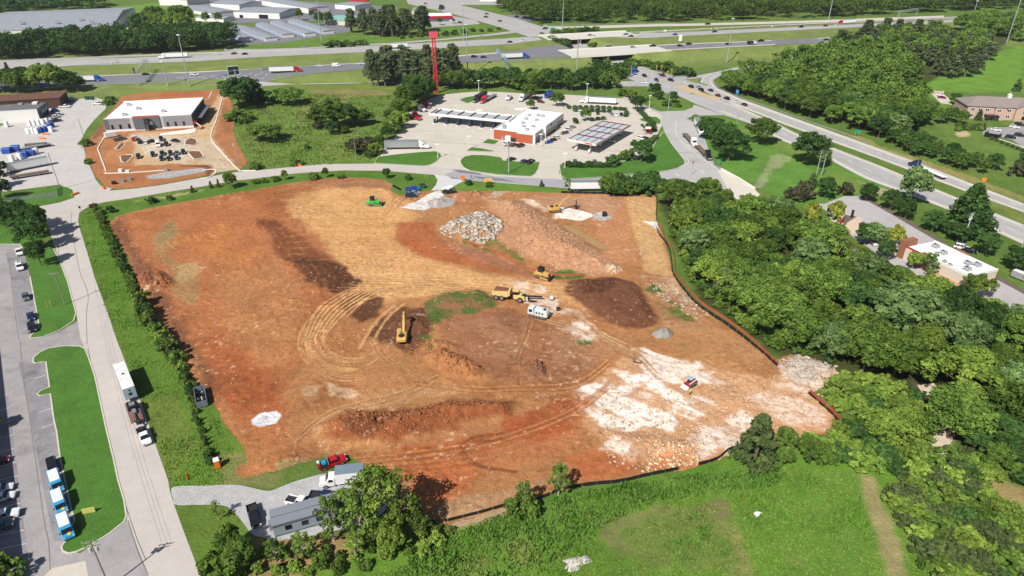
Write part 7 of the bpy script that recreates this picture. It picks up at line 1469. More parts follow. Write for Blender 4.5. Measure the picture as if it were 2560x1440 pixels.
def tree(k, px, py, h, name, label, cat, group=None, wd=1.0, pos=None):
 cm, tm, H, R = TP[k]; p = pos or G(px, py); s = h/H
 if tm is None:
  o = put(name, cm, None, p, _tr.uniform(0,6.28)); tag(o, label, cat, group)
 else:
  o = thing(name, label, cat, p, _tr.uniform(0,6.28), group); put('trunk', tm, o); put('crown', cm, o)
 o.scale = (s*wd, s*wd, s); return o
BR, PN, CD, BU = ('broadleaf_tree', 'tree'),('pine_tree', 'pine tree'),('cedar_tree', 'cedar'),('bush', 'bush')
def T(k, px, py, h, label, wd=1.0, group=None):
 nm, ct = PN if k.startswith('pine') else CD if k[:5] in ('cedar', 'cone0') else BU if 'bush' in k else ('clipped_shrub', 'shrub') if 'ball' in k else BR
 return tree(k, px, py, h, nm, label, ct, group, wd)
def fill(poly, gap, mix, hs, name, cat, label, group, seed, mx=999, wd=(.9,1.2), inner=None, avoid=None):
 P = [W(*p) for p in poly]; rr = random.Random(seed); xs_, ys_ = [p[0] for p in P], [p[1] for p in P]; pts = []
 av = [[W(*p) for p in q] for q in (avoid or [])]
 for _ in range(60000):
  x, y = rr.uniform(min(xs_), max(xs_)), rr.uniform(min(ys_), max(ys_))
  if any((x-a)**2+(y-b)**2 < gap*gap for a, b in pts): continue
  if not pin(x, y, P) or any(pin(x, y, q) for q in av): continue
  pts.append((x, y))
  if len(pts) >= mx: break
 for x, y in pts:
  k = rr.choice(mix); h = rr.uniform(*hs)*(.75 if 'bush' in k else 1); lb = label[k.rstrip('0123456789')] if isinstance(label, dict) else label
  nm, ct = (name, cat) if not isinstance(label, dict) else (PN if 'pine' in k else CD if 'cedar' in k else BU if 'bush' in k else BR)
  tree(k, 0,0, h, nm, lb, ct, group if not isinstance(label, dict) else group+', '+k.rstrip('0123456789'), rr.uniform(*wd),(x, y, float(hf(x, y))))
 return pts
BD = ['broad0', 'broad1', 'broad2', 'broad3', 'broad3', 'broad1', 'dark0', 'dark1', 'bright0', 'pale0']
WL = dict(broad='mid green leafy tree in the wood right of the building site', dark='dark green leafy tree in the wood right of the building site', bright='light green leafy tree in the wood right of the building site', pale='greyish pale green tree in the wood right of the building site', open='thin open tree in the wood right of the building site', dead='bare grey tree in the wood right of the building site')
WOOD = [(1672,530),(1682,505),(1740,496),(1800,510),(1850,545),(1920,560),(1980,606),(2040,640),(2105,668),(2160,700),(2240,742),(2320,790),(2440,822),(2560,866),(2680,930),(2680,1080),(2500,1075),(2400,1010),(2330,940),(2200,965),(2130,930),(2020,880),(1965,862),(1895,822),(1828,776),(1770,722),(1738,676),(1722,630),(1702,580),(1688,556)]
fill(WOOD, 6.6, BD+['bright1', 'open1'], (7.5,13.5), None, None, WL, 'trees of the eastern wood', 5,195,(.9,1.3), avoid=[[(1775,575),(1798,525),(1822,525),(1822,590)]])
fill([(1676,560),(1688,596),(1708,645),(1720,690),(1758,735),(1822,790),(1890,836),(1950,876),(2085,905),(2110,900),(1970,850),(1890,805),(1820,760),(1760,700),(1725,635),(1705,580)], 2.8, ['bush0', 'bush1', 'dbush0', 'bbush0'], (2.8,4.4), *BU, 'leafy bush on the wood edge along the silt fence', 'wood edge bushes', 6,48)
for px, py in ((2120,690),(2010,700),(1800,740),(1990,760),(2180,830)): T('dead0', px, py, 9.5, 'bare grey tree rising from the eastern wood', 1, 'bare trees of the eastern wood')
fill([(2100,950),(2150,945),(2300,1000),(2310,1040),(2320,1130),(2300,1190),(2180,1175),(2060,1150),(2010,1130),(2100,1085),(2125,1060),(2060,985)], 3.4, ['bush0', 'bbush0', 'bbush1', 'dbush0'], (3,4.6), *BU, 'light green bush in the scrub below the rocky corner', 'scrub bushes below the rocky corner', 8,62,(1,1.6))
fill([(2240,1190),(2390,1130),(2480,1170),(2480,1240),(2560,1290),(2680,1330),(2680,1520),(2400,1520),(2330,1420),(2280,1330),(2230,1250)], 2.5, ['bush0', 'bush1', 'bbush0', 'bbush1', 'cbush0', 'dbush1'], (2.2,4.2), *BU, 'bush in the dense scrub at the lower right corner', 'scrub bushes at the lower right corner', 9,95,(1.1,1.75))
fill([(2400,1050),(2560,1100),(2680,1150),(2680,1300),(2520,1200),(2420,1130)], 4.5, ['dark0', 'broad1', 'dark1', 'dbush0'], (5.5,8), None, None, dict(dark='dark tree at the right edge above the scrub', broad='mid green tree at the right edge above the scrub', dbush='dark bush at the right edge above the scrub'), 'trees at the right edge', 10,26)
for x, y, h, k, l in ((2200,1095,7, 'bright1', 'wide light green tree below the short orange fence'),(2270,1090,7, 'bright0', 'light green tree right of the wide one below the orange fence'),(2370,1095,12, 'broad2', 'tall tree with bare leaning trunk on the pale rock'),(2170,1010,5, 'broad0', 'young tree just right of the short orange fence'),(2240,1040,5, 'bright0', 'round young tree above the wide light green one')): T(k, x, y, h, l, 1.25)
T('cedar0', 1886,1152,12.5, 'large olive cedar at the lower right corner of the site', 1.05); T('broad1', 1958,1125,6, 'dark leafy tree right of the large cedar', .9); T('broad0', 1958,1160,4.5, 'low leafy tree below the one beside the large cedar', 1.1); T('broad2', 2018,1155,6.5, 'bluish green tree second right of the large cedar', .9); T('bush0', 1925,1165,3, 'bush at the foot of the large cedar'); T('bush1', 2060,1150,4, 'bush right of the bluish green tree')
T('open1', 1312,1275,7.5, 'vine-covered tree straddling the silt fence, left of two', .8); T('bush1', 1290,1282,4, 'leafy growth at the left foot of the vine-covered tree', .8); T('bush0', 1330,1288,3.6, 'leafy growth at the right foot of the vine-covered tree', .7); T('open1', 1396,1238,8, 'slender tree at the silt fence, right of two', .85); T('dbush0', 1392,1180,1.5, 'dark tuft near the slender tree', 1)
T('broad0', 580,1392,7.5, 'dense dark tree left of the site office', .8); T('broad2', 606,1416,6.5, 'second dense dark tree left of the site office', .8); T('bush1', 570,1430,5, 'dark bush below the dense dark trees', 1.1); T('open0', 548,1300,5, 'small bright open tree at the gravel drive', .8)
for x, y, h, k, l, w_ in ((945,1335,16.5, 'open0', 'tall open pale-stemmed tree right of the office', 1.05),(1000,1330,15, 'open0', 'second tall open tree right of the office, nearer the red soil', .95),(905,1345,12.5, 'open1', 'open tree leaning over the office roof', 1),(836,1352,11, 'open1', 'thin open tree in front of the office windows', .8),(868,1326,10.5, 'open0', 'airy tree standing close against the office wall', .85),(1060,1340,5, 'open1', 'low airy tree at the soil edge right of the office group', .9),(1040,1335,8, 'open1', 'leafy tree at the right end of the office group', .9),(975,1372,7, 'bright0', 'dense tree below the tall open ones', 1),(890,1400,7, 'open0', 'yellow-green tree below the office', 1.0),(760,1395,6, 'open1', 'sparse low tree under the office wall', 1.1),(690,1405,5.5, 'open1', 'sparse small tree left below the office', 1)): T(k, x, y, h, l, w_)
fill([(640,1370),(760,1385),(900,1360),(1080,1325),(1130,1330),(1110,1370),(1000,1390),(900,1430),(700,1440),(560,1440)], 2.6, ['bush0', 'bbush1', 'bbush0'], (1.8,3.2), *BU, 'undergrowth bush in front of the site office', 'undergrowth bushes at the office', 12,28,(.8,1.2))
T('bush1', 10,1445,4.5, 'bush at the lower left corner of the picture', 1); T('dark1', -12,1075,5, 'tree at the left edge throwing its shadow on the car park', .9)
HG = [(240,520),(252,545),(264,575),(290,632),(318,692),(350,760),(385,826),(418,875),(446,915),(470,960),(484,1010),(492,1055),(512,1105),(532,1165)]
hp = [Vector(W(*p)) for p in HG]; L_ = sum((b-a).length for a, b in zip(hp, hp[1:])); rr = random.Random(4)
for i, p in enumerate(resample(hp, int(L_/1.45))):
 t = i/(L_/1.45); big = .52 < t < .74; h = rr.uniform(2.2,3.3) if not big else rr.uniform(4.2,6.2)
 if t > .84: h = rr.uniform(1.6,2.6)
 k = rr.choice(['cedar0', 'cedar1']) if rr.random() < .3 else rr.choice(['bush0', 'bush1', 'bbush0', 'dbush1'])
 tree(k, 0,0, h*(1 if 'cedar' in k else .8), 'hedge_shrub', 'bushy shrub in the hedge along the left edge of the site', 'shrub', 'hedge along the left edge of the site', rr.uniform(.6,.85),(p.x+rr.uniform(-.5,.5), p.y+rr.uniform(-.5,.5), 0))
for x, y, h, k, l, w_ in ((578,471,7, 'broad2', 'round bluish green tree on the north verge', .85),(482,481,3, 'cedar0', 'small dark cedar left on the north verge', 1),(528,470,3.4, 'cedar1', 'small cedar on the north verge left of the round tree', .7),(547,468,4, 'cedar1', 'thin cedar beside the round tree on the north verge', .6),(713,450,4.6, 'broad0', 'young tree in the middle of the north verge', .8),(785,449,3.4, 'bush0', 'dark bush on the north verge', 1),(815,444,4.6, 'broad1', 'young tree on the north verge right of the dark bush', .7),(852,446,2, 'bush1', 'low bush at the right of the north verge', 1.2),(967,446,4.6, 'dark1', 'small dark tree at the top of the bare soil', .9),(1021,450,2.6, 'dbush1', 'dark bush on the entrance lawn', .9),(380,508,2.6, 'dbush0', 'dark bush on the verge at the upper left of the site', 1.1),(425,500,2, 'dbush1', 'low dark bush right of the stakes', 1.1),(276,531,2.6, 'dbush0', 'dark bush near the street corner board', 1),(1172,463,2.4, 'dbush1', 'dark bush by the roadworks sign', .9),(1222,468,2.6, 'bush1', 'bush under the notice board', .8),(1354,466,3, 'cedar1', 'small grey bush by the cross street', .9),(1418,478,6, 'open1', 'sparse sapling left of the white trailer', .8),(640,459,2, 'bush0', 'low bush beside the round tree', 1.2),(660,456,2, 'bush1', 'low bush right of the round tree', 1.2),(690,452,2.2, 'bush0', 'low bush left of the young tree', 1.3)): T(k, x, y, h, l, w_)
for i in range(18):
 x = 1505+i*8; T(_tr.choice(['broad0', 'dark0', 'broad1', 'bush0', 'dbush0']), x, 480+(i % 3)*3-2, _tr.uniform(6,9)*(.6 if x < 1520 else 1), 'leafy tree in the row behind the upper right corner of the site', 1, 'tree row behind the upper right corner')
for x, y, h, k, l, w_ in ((600,272,14, 'dark0', 'tall dark tree behind the new lot', .9),(622,262,12, 'dark1', 'dark tree right behind the tall one at the new lot', .9),(655,260,6, 'dbush0', 'dark bush between the tall trees and the round one', 1.2),(592,250,8, 'dark1', 'dark tree at the top corner of the new lot', .8),(722,262,8, 'broad1', 'round bushy tree in the upper weedy field', 1.5),(835,320,12, 'broad0', 'big tree in the middle of the weedy field', 1.0),(865,318,9.5, 'dark1', 'dark tree right of the big one in the weedy field', 1),(800,315,7, 'broad2', 'lower tree left of the big one in the weedy field', 1.1),(905,312,6.5, 'broad1', 'round low tree at the right of the field clump', 1.2),(830,335,5, 'dark0', 'small dark tree in front of the field clump', 1),(862,332,4, 'dbush0', 'dark bush in front of the field clump', 1),(795,322,3.6, 'pbush0', 'brownish bush in front of the field clump', 1),(668,352,6.5, 'broad2', 'wide bushy tree alone in the lower weedy field', 1.6),(595,300,4.5, 'bush0', 'bush at the edge of the new lot soil', 1.3),(610,308,3.6, 'bush1', 'second bush at the edge of the new lot soil', 1.3),(768,372,2.4, 'dbush1', 'small dark tuft in the lower weedy field', .9),(905,378,5, 'pbush0', 'dark brownish bush by the field pole', 1.2),(925,392,3.2, 'cbush0', 'olive bush right of the field pole', 1.2),(740,412,3, 'bush1', 'bush in the lower weedy field at the street', 1.5),(640,422,3, 'bush0', 'bush at the corner of the lot and the street', 1.4),(217,365,4, 'bush0', 'bush at the gravel yard edge', 1),(222,410,2.6, 'bush1', 'low bush at the gravel yard edge below the other', 1),(272,262,3.6, 'bush0', 'bush at the back corner of the new lot', 1.2),(278,252,3, 'bush1', 'low bush at the back corner of the new lot', 1.2)): T(k, x, y, h*1.3 if h > 4 else h, l, w_*(1.35 if h > 4 else 1))
for x, y, h, k, w_ in ((1048,266,14, 'dark0', .95),(1020,280,13, 'broad0', 1),(1062,256,12, 'dark1', .9),(1035,250,13, 'broad1', 1),(1005,300,10, 'broad2', 1),(1000,322,8, 'bright0', 1),(985,335,7, 'broad0', 1.1),(968,350,6, 'dark0', 1),(950,368,5, 'broad1', 1.1),(940,385,4.5, 'bright1', 1.1),(980,310,7, 'broad1', 1.1),(1075,246,9, 'dark0', .9)): T(k, x, y, h*1.2, 'tree in the belt between the weedy field and the fuel stop', w_*1.1, 'tree belt left of the fuel stop')
rr = random.Random(8)
for i in range(30): T(rr.choice(['pine0', 'pine1']), 905+rr.random()*235,196+rr.random()*20, rr.uniform(19,25), 'tall dark pine in the grove left of the red sign', rr.uniform(.85,1.1), 'pine grove left of the red sign')
for i in range(6): T(rr.choice(['pine0', 'pine1']), 1095+rr.random()*70,208+rr.random()*14, rr.uniform(13,17), 'pine just right of the red sign', .9, 'pines right of the red sign')
for i in range(32):
 x = 1120+i*12.9; T(rr.choice(['broad0', 'dark0', 'dark1', 'broad2', 'bush0', 'pine0' if i % 9 == 0 else 'dark0']), x, 222+rr.uniform(-7,5)-(3 if x < 1400 else 0), rr.uniform(9,13), 'tree in the belt behind the fuel stop', 1, 'tree belt behind the fuel stop')
for i in range(16): T(rr.choice(['broad0', 'broad1', 'bright0', 'dark0']), 350+rr.random()*135,75+rr.random()*25, rr.uniform(18,24), 'tall green tree in the clump between hall and storage rows', 1, 'tree clump between hall and storage rows')
for i in range(24): T(rr.choice(['pine0', 'pine1']), 872+rr.random()*190,78+rr.random()*16, rr.uniform(20,26), 'pine in the clump beside the red fronted store', 1.1, 'pine clump beside the red fronted store')
for x, y, h, l in ((517,61,12, 'left of two neat round trees'),(547,61,12, 'right of two neat round trees'),(749,52,12, 'round tree at the red entrance'),(780,46,9, 'small round tree behind the storage rows'),(800,64,13, 'dark round tree left of the teal roof'),(822,64,13, 'dark round tree right in the pair at the teal roof'),(1100,63,8, 'small green tree at the red fronted store'),(1104,33,9, 'dark tree behind the red fronted store'),(308,78,7, 'small tree at the corner of the grey hall'),(230,32,12, 'tree standing on the lawn behind the hall')): T('dark1' if 'dark' in l else 'broad0', x, y, h, l, .85)
for i in range(7): T(rr.choice(['bush0', 'dbush0']), 822+i*14,117-i*.6+rr.uniform(-3,3), rr.uniform(3.5,6), 'bush on the ramp bank beyond the far carriageway', 1.3, 'bushes on the ramp bank')
for i in range(12): T(rr.choice(['bush0', 'dbush0']), 1005+i*22,97-i*2+rr.uniform(-2,2), rr.uniform(2.5,4.5), 'bush along the far ramp', 1.2, 'bushes along the far ramp')
for i in range(8): T(rr.choice(['bush0', 'dbush0', 'bush1']), 1378+rr.random()*55,108+rr.random()*14, rr.uniform(5,7.5), 'bush on the median left of the bridges', 1.1, 'bushes left of the bridges')
for i in range(6): T(rr.choice(['dbush0', 'bush1']), 1478+i*9,118-i*.8, rr.uniform(3.5,5), 'bush between the two bridges', 1.1, 'bushes between the bridges')
for i in range(14): T(rr.choice(['bush0', 'dbush0', 'bush1']), 1385+i*8,84-i*.5+rr.uniform(-3,2), rr.uniform(3,5), 'bush above the far bridge', 1.2, 'bushes above the far bridge')
for i in range(17): T(rr.choice(['bush0', 'dbush0', 'bush1']), 1578+i*9,160+i*1.8+rr.uniform(-5,5), rr.uniform(3.5,6.5), 'bush on the slope right of the crossroad', 1.1, 'bushes right of the crossroad')
for i in range(16): T(rr.choice(['broad0', 'dbush0', 'bush1', 'dark0']), 1488+rr.random()*88,168+rr.random()*34, rr.uniform(5,8.5), 'bushy tree on the slope left of the crossroad', 1, 'bushy trees left of the crossroad')
for x, y, h, k, l in ((1636,244,9, 'dark0', 'cone-like dark tree on the rough verge by the junction'),(1648,250,6, 'broad1', 'lower tree beside the cone-like one at the junction'),(1680,258,7, 'dark1', 'dark tree at the right of the rough verge'),(1665,265,4, 'bush0', 'bush in the middle of the rough verge'),(1600,255,4.5, 'bush1', 'bush at the left of the rough verge'),(1580,245,5, 'bush0', 'bush above the service road'),(1558,240,5, 'bush1', 'bush left above the service road'),(1615,250,4, 'bbush0', 'light bush on the rough verge'),(1695,268,3, 'bush0', 'low bush at the corner of the rough verge')): T(k, x, y, h, l, 1)
for x, y, h, k, l in ((1778,352,9, 'dark0', 'dark tree behind the parked white semi'),(1800,372,10, 'dark1', 'dark tree second along the frontage road'),(1822,402,11, 'dark0', 'tall dark tree behind the black flatbed semi'),(1768,328,5, 'bush0', 'bush left of the frontage trees'),(1745,305,3, 'bush1', 'low bush at the frontage corner'),(1900,360,10, 'broad1', 'broad round tree left of the arterial road'),(2018,412,11, 'dark1', 'broad dark tree at the small arterial bridge'),(2045,418,7, 'broad0', 'smaller tree by the twin steel poles')): T(k, x, y, h*1.32, l, 1.25)
for x, y, h, k, l, w_ in ((2028,468,5, 'cedar0', 'small dark cone tree left of the restaurant drive', 1.1),(2005,498,6, 'pbush0', 'purplish round tree at the end of the restaurant drive', .7),(1982,500,4, 'pbush0', 'low purplish bush beside the purplish tree', 1),(2062,498,7, 'dark1', 'dark round tree at the restaurant drive end', .95),(2110,488,4.5, 'pbush0', 'purplish bush right of the dark round tree', .7),(2166,504,6, 'dark0', 'first round tree along the arterial verge', 1),(2222,525,6.5, 'dark1', 'second round tree along the arterial verge', 1),(2272,512,12, 'pale0', 'tall pale feathery tree on the arterial verge', .75),(2262,548,6.5, 'dark0', 'third round tree along the arterial verge', 1),(2326,580,6.5, 'dark1', 'fourth round tree along the arterial verge', 1),(2408,585,15, 'cone0', 'large dark cone-shaped tree beside the arterial road', 1.15),(2392,608,6, 'dark0', 'round tree at the foot of the leaning pole', 1),(2462,640,6.5, 'dark1', 'round tree right of the leaning pole', 1),(2535,680,7, 'dark0', 'round tree at the right edge of the restaurant drive', 1),(2026,560,7, 'ybush0', 'yellow tree at the left of the restaurant drive', .5),(2086,550,6, 'ybush0', 'yellow-green tree left of the planting bed', .65),(2178,612,6.2, 'pale0', 'pale green tree between lane and restaurant', 1.1),(2236,606,5, 'ybush0', 'yellow tree beside the restaurant tower', .75),(2156,610,6, 'dark0', 'dark tree left of the pale green one by the lane', 1),(2208,650,5.5, 'dark1', 'dark tree in front of the restaurant tower', 1),(2284,672,4.5, 'bright0', 'light tree at the restaurant side wall', 1),(2318,694,7, 'open1', 'open tree in front of the restaurant wall', .9),(2436,745,6, 'bright0', 'light tree at the restaurant corner', 1.1),(2245,852,12.5, 'pale0', 'very large pale green tree below the restaurant', 1.3)): T(k, x, y, h*1.28, l, w_)
for x, y in [(1422,272),(1437,272),(1450,272),(1465,272),(1479,272),(1494,272),(1508,273),(1523,274),(1537,275),(1550,276),(1561,277),(1438,279),(1452,279),(1465,280),(1479,280),(1494,280),(1508,281),(1523,282),(1566,286),(1564,292),(1437,304),(1440,309),(1480,303),(1494,301),(1508,300)]: T('ball0', x, y, 2.2, 'clipped round shrub in the double row behind the car canopy', 1.15, 'clipped round shrubs')
for i in range(15): T('ball0', 1597+i*2.6,279+i*2.5,2.2, 'clipped shrub in the curved hedge by the service road', 1.2, 'curved hedge by the service road')
for i in range(22): T('ball0', 1421+i*5.2,416-.0*i+(2 if i % 2 else 0), 1.8 if i % 5 else 2.6, 'clipped shrub in the low hedge at the right lawn', 1.3, 'low hedge at the right lawn')
for i in range(12): T('ball0', 1612+i*2.5,368-i*2.0,2, 'clipped shrub in the hedge at the right edge of the paving', 1.3, 'hedge at the right edge of the paving')
for x, y, h, k, l in ((1602,405,9, 'dark0', 'dark tree at the right end of the fuel stop lawn'),(1463,303,6, 'broad0', 'small leafy tree among the clipped shrubs'),(1392,266,7, 'broad1', 'light leafy tree behind the shop'),(1325,250,8, 'broad2', 'leafy tree beside the slanting semi'),(1340,236,8, 'dark1', 'tree at the back of the truck bays'),(1328,274,5, 'broad0', 'small tree at the back corner of the shop'),(1592,276,7, 'dark1', 'dark tree at the upper right of the fuel stop'),(1565,400,4, 'bush0', 'bush between hedge and dark tree'),(1622,330,4, 'dbush0', 'dark bush behind the red framed stand'),(1532,414,4, 'dbush1', 'large clipped bush at the hedge end')): T(k, x, y, h*1.2, l, 1.1)
for x, y, h, k, l, w_ in ((58,580,12, 'dark0', 'dark tree leftmost at the upper car park corner', 1.05),(98,594,12, 'dark1', 'dark tree by the street at the upper car park corner', .95),(92,624,11.5, 'dark0', 'dark tree nearest the parked white pickups', .95),(103,664,9, 'dark1', 'lower dark tree on the upper lawn', .85),(16,570,10, 'dark1', 'dark tree at the left edge above the car park', 1),(-8,545,10, 'dark0', 'dark tree at the left edge beside the lawn', 1),(6,500,9, 'dark0', 'dark tree at the left edge by the chain-link fence', 1),(-6,470,9, 'dark1', 'dark tree at the left edge below the flatbed', 1),(2,440,7, 'dark0', 'dark tree at the left edge beside the flatbed trailer', 1)): T(k, x, y, h, l, w_)
for x, y, h, k in ((10,232,13, 'dark0'),(45,234,12, 'broad0'),(-20,230,14, 'dark1'),(75,232,9, 'broad1'),(128,228,15, 'bright0'),(168,230,12, 'dark0'),(196,230,9, 'dark1'),(150,222,12, 'broad0'),(105,225,12, 'bright1'),(60,222,12, 'dark1'),(20,180,6, 'pine0'),(105,190,8, 'pine1')): T(k, x, y, h*1.15, 'tree in the clump behind the brown roofed building', 1.1, 'tree clump behind the brown roofed building')
NW = [(1800,222),(1830,195),(1880,170),(1960,135),(2060,110),(2200,85),(2330,72),(2440,90),(2500,110),(2480,150),(2330,180),(2280,210),(2300,260),(2320,300),(2260,330),(2200,345),(2110,320),(2040,300),(1920,262),(1850,238)]
NL = dict(broad='mid green tree in the hillside wood right of the arterial road', dark='dark tree in the hillside wood right of the arterial road', bright='light green tree in the hillside wood right of the arterial road', pale='pale green tree in the hillside wood right of the arterial road', pine='dark pine in the hillside wood right of the arterial road')
NEAR = [(1800,222),(1850,215),(1950,235),(2060,265),(2160,290),(2240,300),(2320,300),(2260,335),(2200,345),(2110,320),(2040,300),(1920,262),(1850,238)]
fill(NEAR, 8, BD, (10,13), None, None, NL, 'hillside wood', 21,46,(1,1.25))
fill([(2200,355),(2260,345),(2330,375),(2420,410),(2490,425),(2480,440),(2400,425),(2300,395)], 5.6, ['broad0', 'dark0', 'dark1'], (6,8), *BR, 'tree in the strip between verge and office meadow', 'tree strip below the office', 22,24)
fill([(2080,150),(2190,130),(2290,170),(2370,165),(2470,160),(2480,130),(2330,110),(2200,100),(2100,120)], 10, ['pine0', 'pine1'], (13,17), *PN, 'dark pine in the grove on the hillside meadow edge', 'hillside pine grove', 23,40,(1.2,1.6))
for x, y, h, l in ((2375,195,16, 'big dark pine standing out on the hillside meadow'),(2410,192,16, 'second big dark pine on the hillside meadow'),(2345,190,15, 'left big dark pine on the hillside meadow'),(2440,185,14, 'right big dark pine on the hillside meadow')): T('pine1', x, y, h, l, 1.5)
for x, y, h, k, l in ((2540,228,8, 'cedar0', 'cone tree behind the office roof'),(2385,262,7, 'dark0', 'tree at the left end of the office'),(2445,300,6, 'cedar1', 'small tree in front of the office wall'),(2350,310,9, 'broad0', 'tree between wood and office car park'),(2375,305,8, 'dark1', 'tree left below the office'),(2400,312,8, 'broad1', 'round tree left in front of the office'),(2320,285,8, 'broad2', 'tree at the wood edge left of the office'),(2545,440,6, 'pbush0', 'purplish bush at the right edge above the verge'),(2560,415,6, 'dbush0', 'dark bush at the right edge above the verge')): T(k, x, y, h, l, 1)
for i in range(12): T('cedar0' if i % 2 else 'bush0', 2395+i % 6*13,318+i//6*9+rr.uniform(-2,2), 2.6, 'young planted tree on the office meadow', 1, 'young trees on the office meadow')
for i in range(7): T('cbush0', 2478+i*13,349+i*5,1.5, 'small clipped bush along the office kerb', 1, 'small bushes along the office kerb')
def mass(name, polys, gap, hs, seed, label, per=16, n=28, lm='broad'):
 rng = np.random.RandomState(seed); VV = []; FF = []; CC = []; o = 0
 for poly in polys:
  P = [W(*p) for p in poly]; xs_ = [p[0] for p in P]; ys_ = [p[1] for p in P]; k = int((max(xs_)-min(xs_))*(max(ys_)-min(ys_))/gap**2)
  X = rng.uniform(min(xs_), max(xs_), k); Y = rng.uniform(min(ys_), max(ys_), k); ok = inside(X, Y, P)
  for x, y in zip(X[ok], Y[ok]):
   h = rng.uniform(*hs); R = h*rng.uniform(.36,.48); c, r = crown_pts(rng, n, R, h*.15, h, 'round'); c += (x, y, float(hf(x, y))); V, F, cc = leaves(rng, c, r*1.35, per, .5+h*.02)
   cc[:, 0] = np.clip(cc[:, 0]+rng.uniform(-.45,.35), 0,1); cc[:, 1] = np.clip(cc[:, 1]*.5+rng.uniform(-.1,.5), 0,1); VV.append(V); FF.append(F+o); CC.append(cc); o += len(V)
 ob = put(name, np_mesh(name, np.concatenate(VV), np.concatenate(FF), [LM[lm]], np.concatenate(CC))); tag(ob, label, 'wood', None, 'stuff')
mass('hillside_wood', [[(1805,225),(1840,210),(1890,190),(1960,168),(2060,140),(2110,128),(2200,116),(2330,104),(2440,108),(2480,130),(2440,150),(2330,158),(2280,205),(2310,290),(2240,295),(2060,260),(1950,230),(1850,210)], [(2370,84),(2470,72),(2560,62),(2640,60),(2640,110),(2500,104),(2400,100)]], 8.2,(8,15), 3, 'dense wood covering the hillside right of the arterial road')
mass('dark_treeline', [[(-60,156),(150,146),(400,134),(575,124),(580,108),(480,106),(300,112),(100,122),(-60,132)]], 6.8,(12,18), 6, 'dark dense treeline beyond the far carriageway at left', 12,40, 'dark')
mass('hall_wood', [[(-60,36),(120,30),(270,24),(262,10),(100,16),(-60,22)]], 9,(13,17), 7, 'wood at the top left behind the grey hall', 12,36, 'dark')
mass('far_wood', [[(1300,48),(1345,60),(1480,60),(1700,55),(1900,50),(2060,45),(2240,36),(2560,22),(2700,20),(2700,-70),(1200,-70),(1235,10),(1260,32)], [(-200,20),(200,8),(330,-4),(470,-20),(470,-70),(-200,-70)]], 10,(12,17), 4, 'dense far wood along the top of the picture beyond the highway', 13,28)
def tufts(name, poly, dens, hs, wd, seed, label, cols, avoid=()):
 P = [W(*p) for p in poly]; rng = np.random.RandomState(seed); xs_ = [p[0] for p in P]; ys_ = [p[1] for p in P]; k = int((max(xs_)-min(xs_))*(max(ys_)-min(ys_))*dens)
 X = rng.uniform(min(xs_), max(xs_), k); Y = rng.uniform(min(ys_), max(ys_), k); ok = inside(X, Y, P)
 for q in avoid: ok &= ~inside(X, Y, [W(*p) for p in q])
 nz = vnoise(X, Y, 6, seed, 3)+.6*vnoise(X, Y, 1.7, seed+3,2); ok &= nz > -.35+.5*(rng.rand(k)-.5); X, Y, nz = X[ok], Y[ok], nz[ok]; n = len(X)
 h = rng.uniform(*hs, n)*(.6+1.1*np.clip(nz, 0,1)); a = rng.rand(n)*6.283; le = rng.normal(size=(n, 2))*.45*h[:, None]; dx, dy = np.cos(a)*wd, np.sin(a)*wd; z0 = np.zeros(n)
 V = np.stack([np.stack([X-dx, Y-dy, z0], 1), np.stack([X+dx, Y+dy, z0], 1), np.stack([X+le[:, 0]+dx*.7, Y+le[:, 1]+dy*.7, h], 1), np.stack([X+le[:, 0]-dx*.7, Y+le[:, 1]-dy*.7, h], 1)], 1).reshape(-1,3)
 c = np.stack([np.clip(.5+nz*1.0+.3*(rng.rand(n)-.5), 0,1), rng.rand(n), rng.rand(n)], 1)
 tag(put(name, np_mesh(name, V, np.arange(n*4).reshape(n, 4), [cols], np.repeat(c, 4,0))), label, 'grass', None, 'stuff')
gm = leafmat('tall_grass', (.25,.30,.08),(.125,.25,.036), 0); gm2 = leafmat('field_weeds', (.25,.28,.10),(.14,.22,.045), 0)
BARE = [[(2150,1180),(2190,1190),(2230,1290),(2260,1400),(2270,1440),(2210,1440),(2190,1330),(2150,1250)], [(1490,1340),(1540,1300),(1640,1262),(1660,1290),(1560,1330),(1600,1390),(1520,1380)]]
tufts('meadow_grass', [(1130,1335),(1240,1300),(1380,1260),(1480,1232),(1620,1212),(1740,1185),(1850,1165),(2050,1170),(2200,1190),(2320,1400),(2340,1500),(700,1500),(1000,1420)], 13,(.2,.55), .10,5, 'tall green meadow grass in the foreground', gm, BARE)
tufts('field_weeds', [(575,290),(600,240),(760,235),(980,240),(1000,320),(950,375),(930,405),(640,422),(620,380)], 1.5,(.25,.7), .36,6, 'tall weeds of the field beside the new lot', gm2)
tufts('verge_grass', [(198,535),(250,525),(300,600),(420,830),(550,1060),(600,1165),(560,1215),(432,1222),(352,1000),(262,770),(215,625)], 7,(.12,.34), .12,7, 'rough grass of the verge between street and site', gm)
rk = mat('limestone', C(184,172,158), .9, var=.5, scale=.55); rk2 = mat('brown_stone', C(206,172,140), .9, var=.25, scale=1.5)
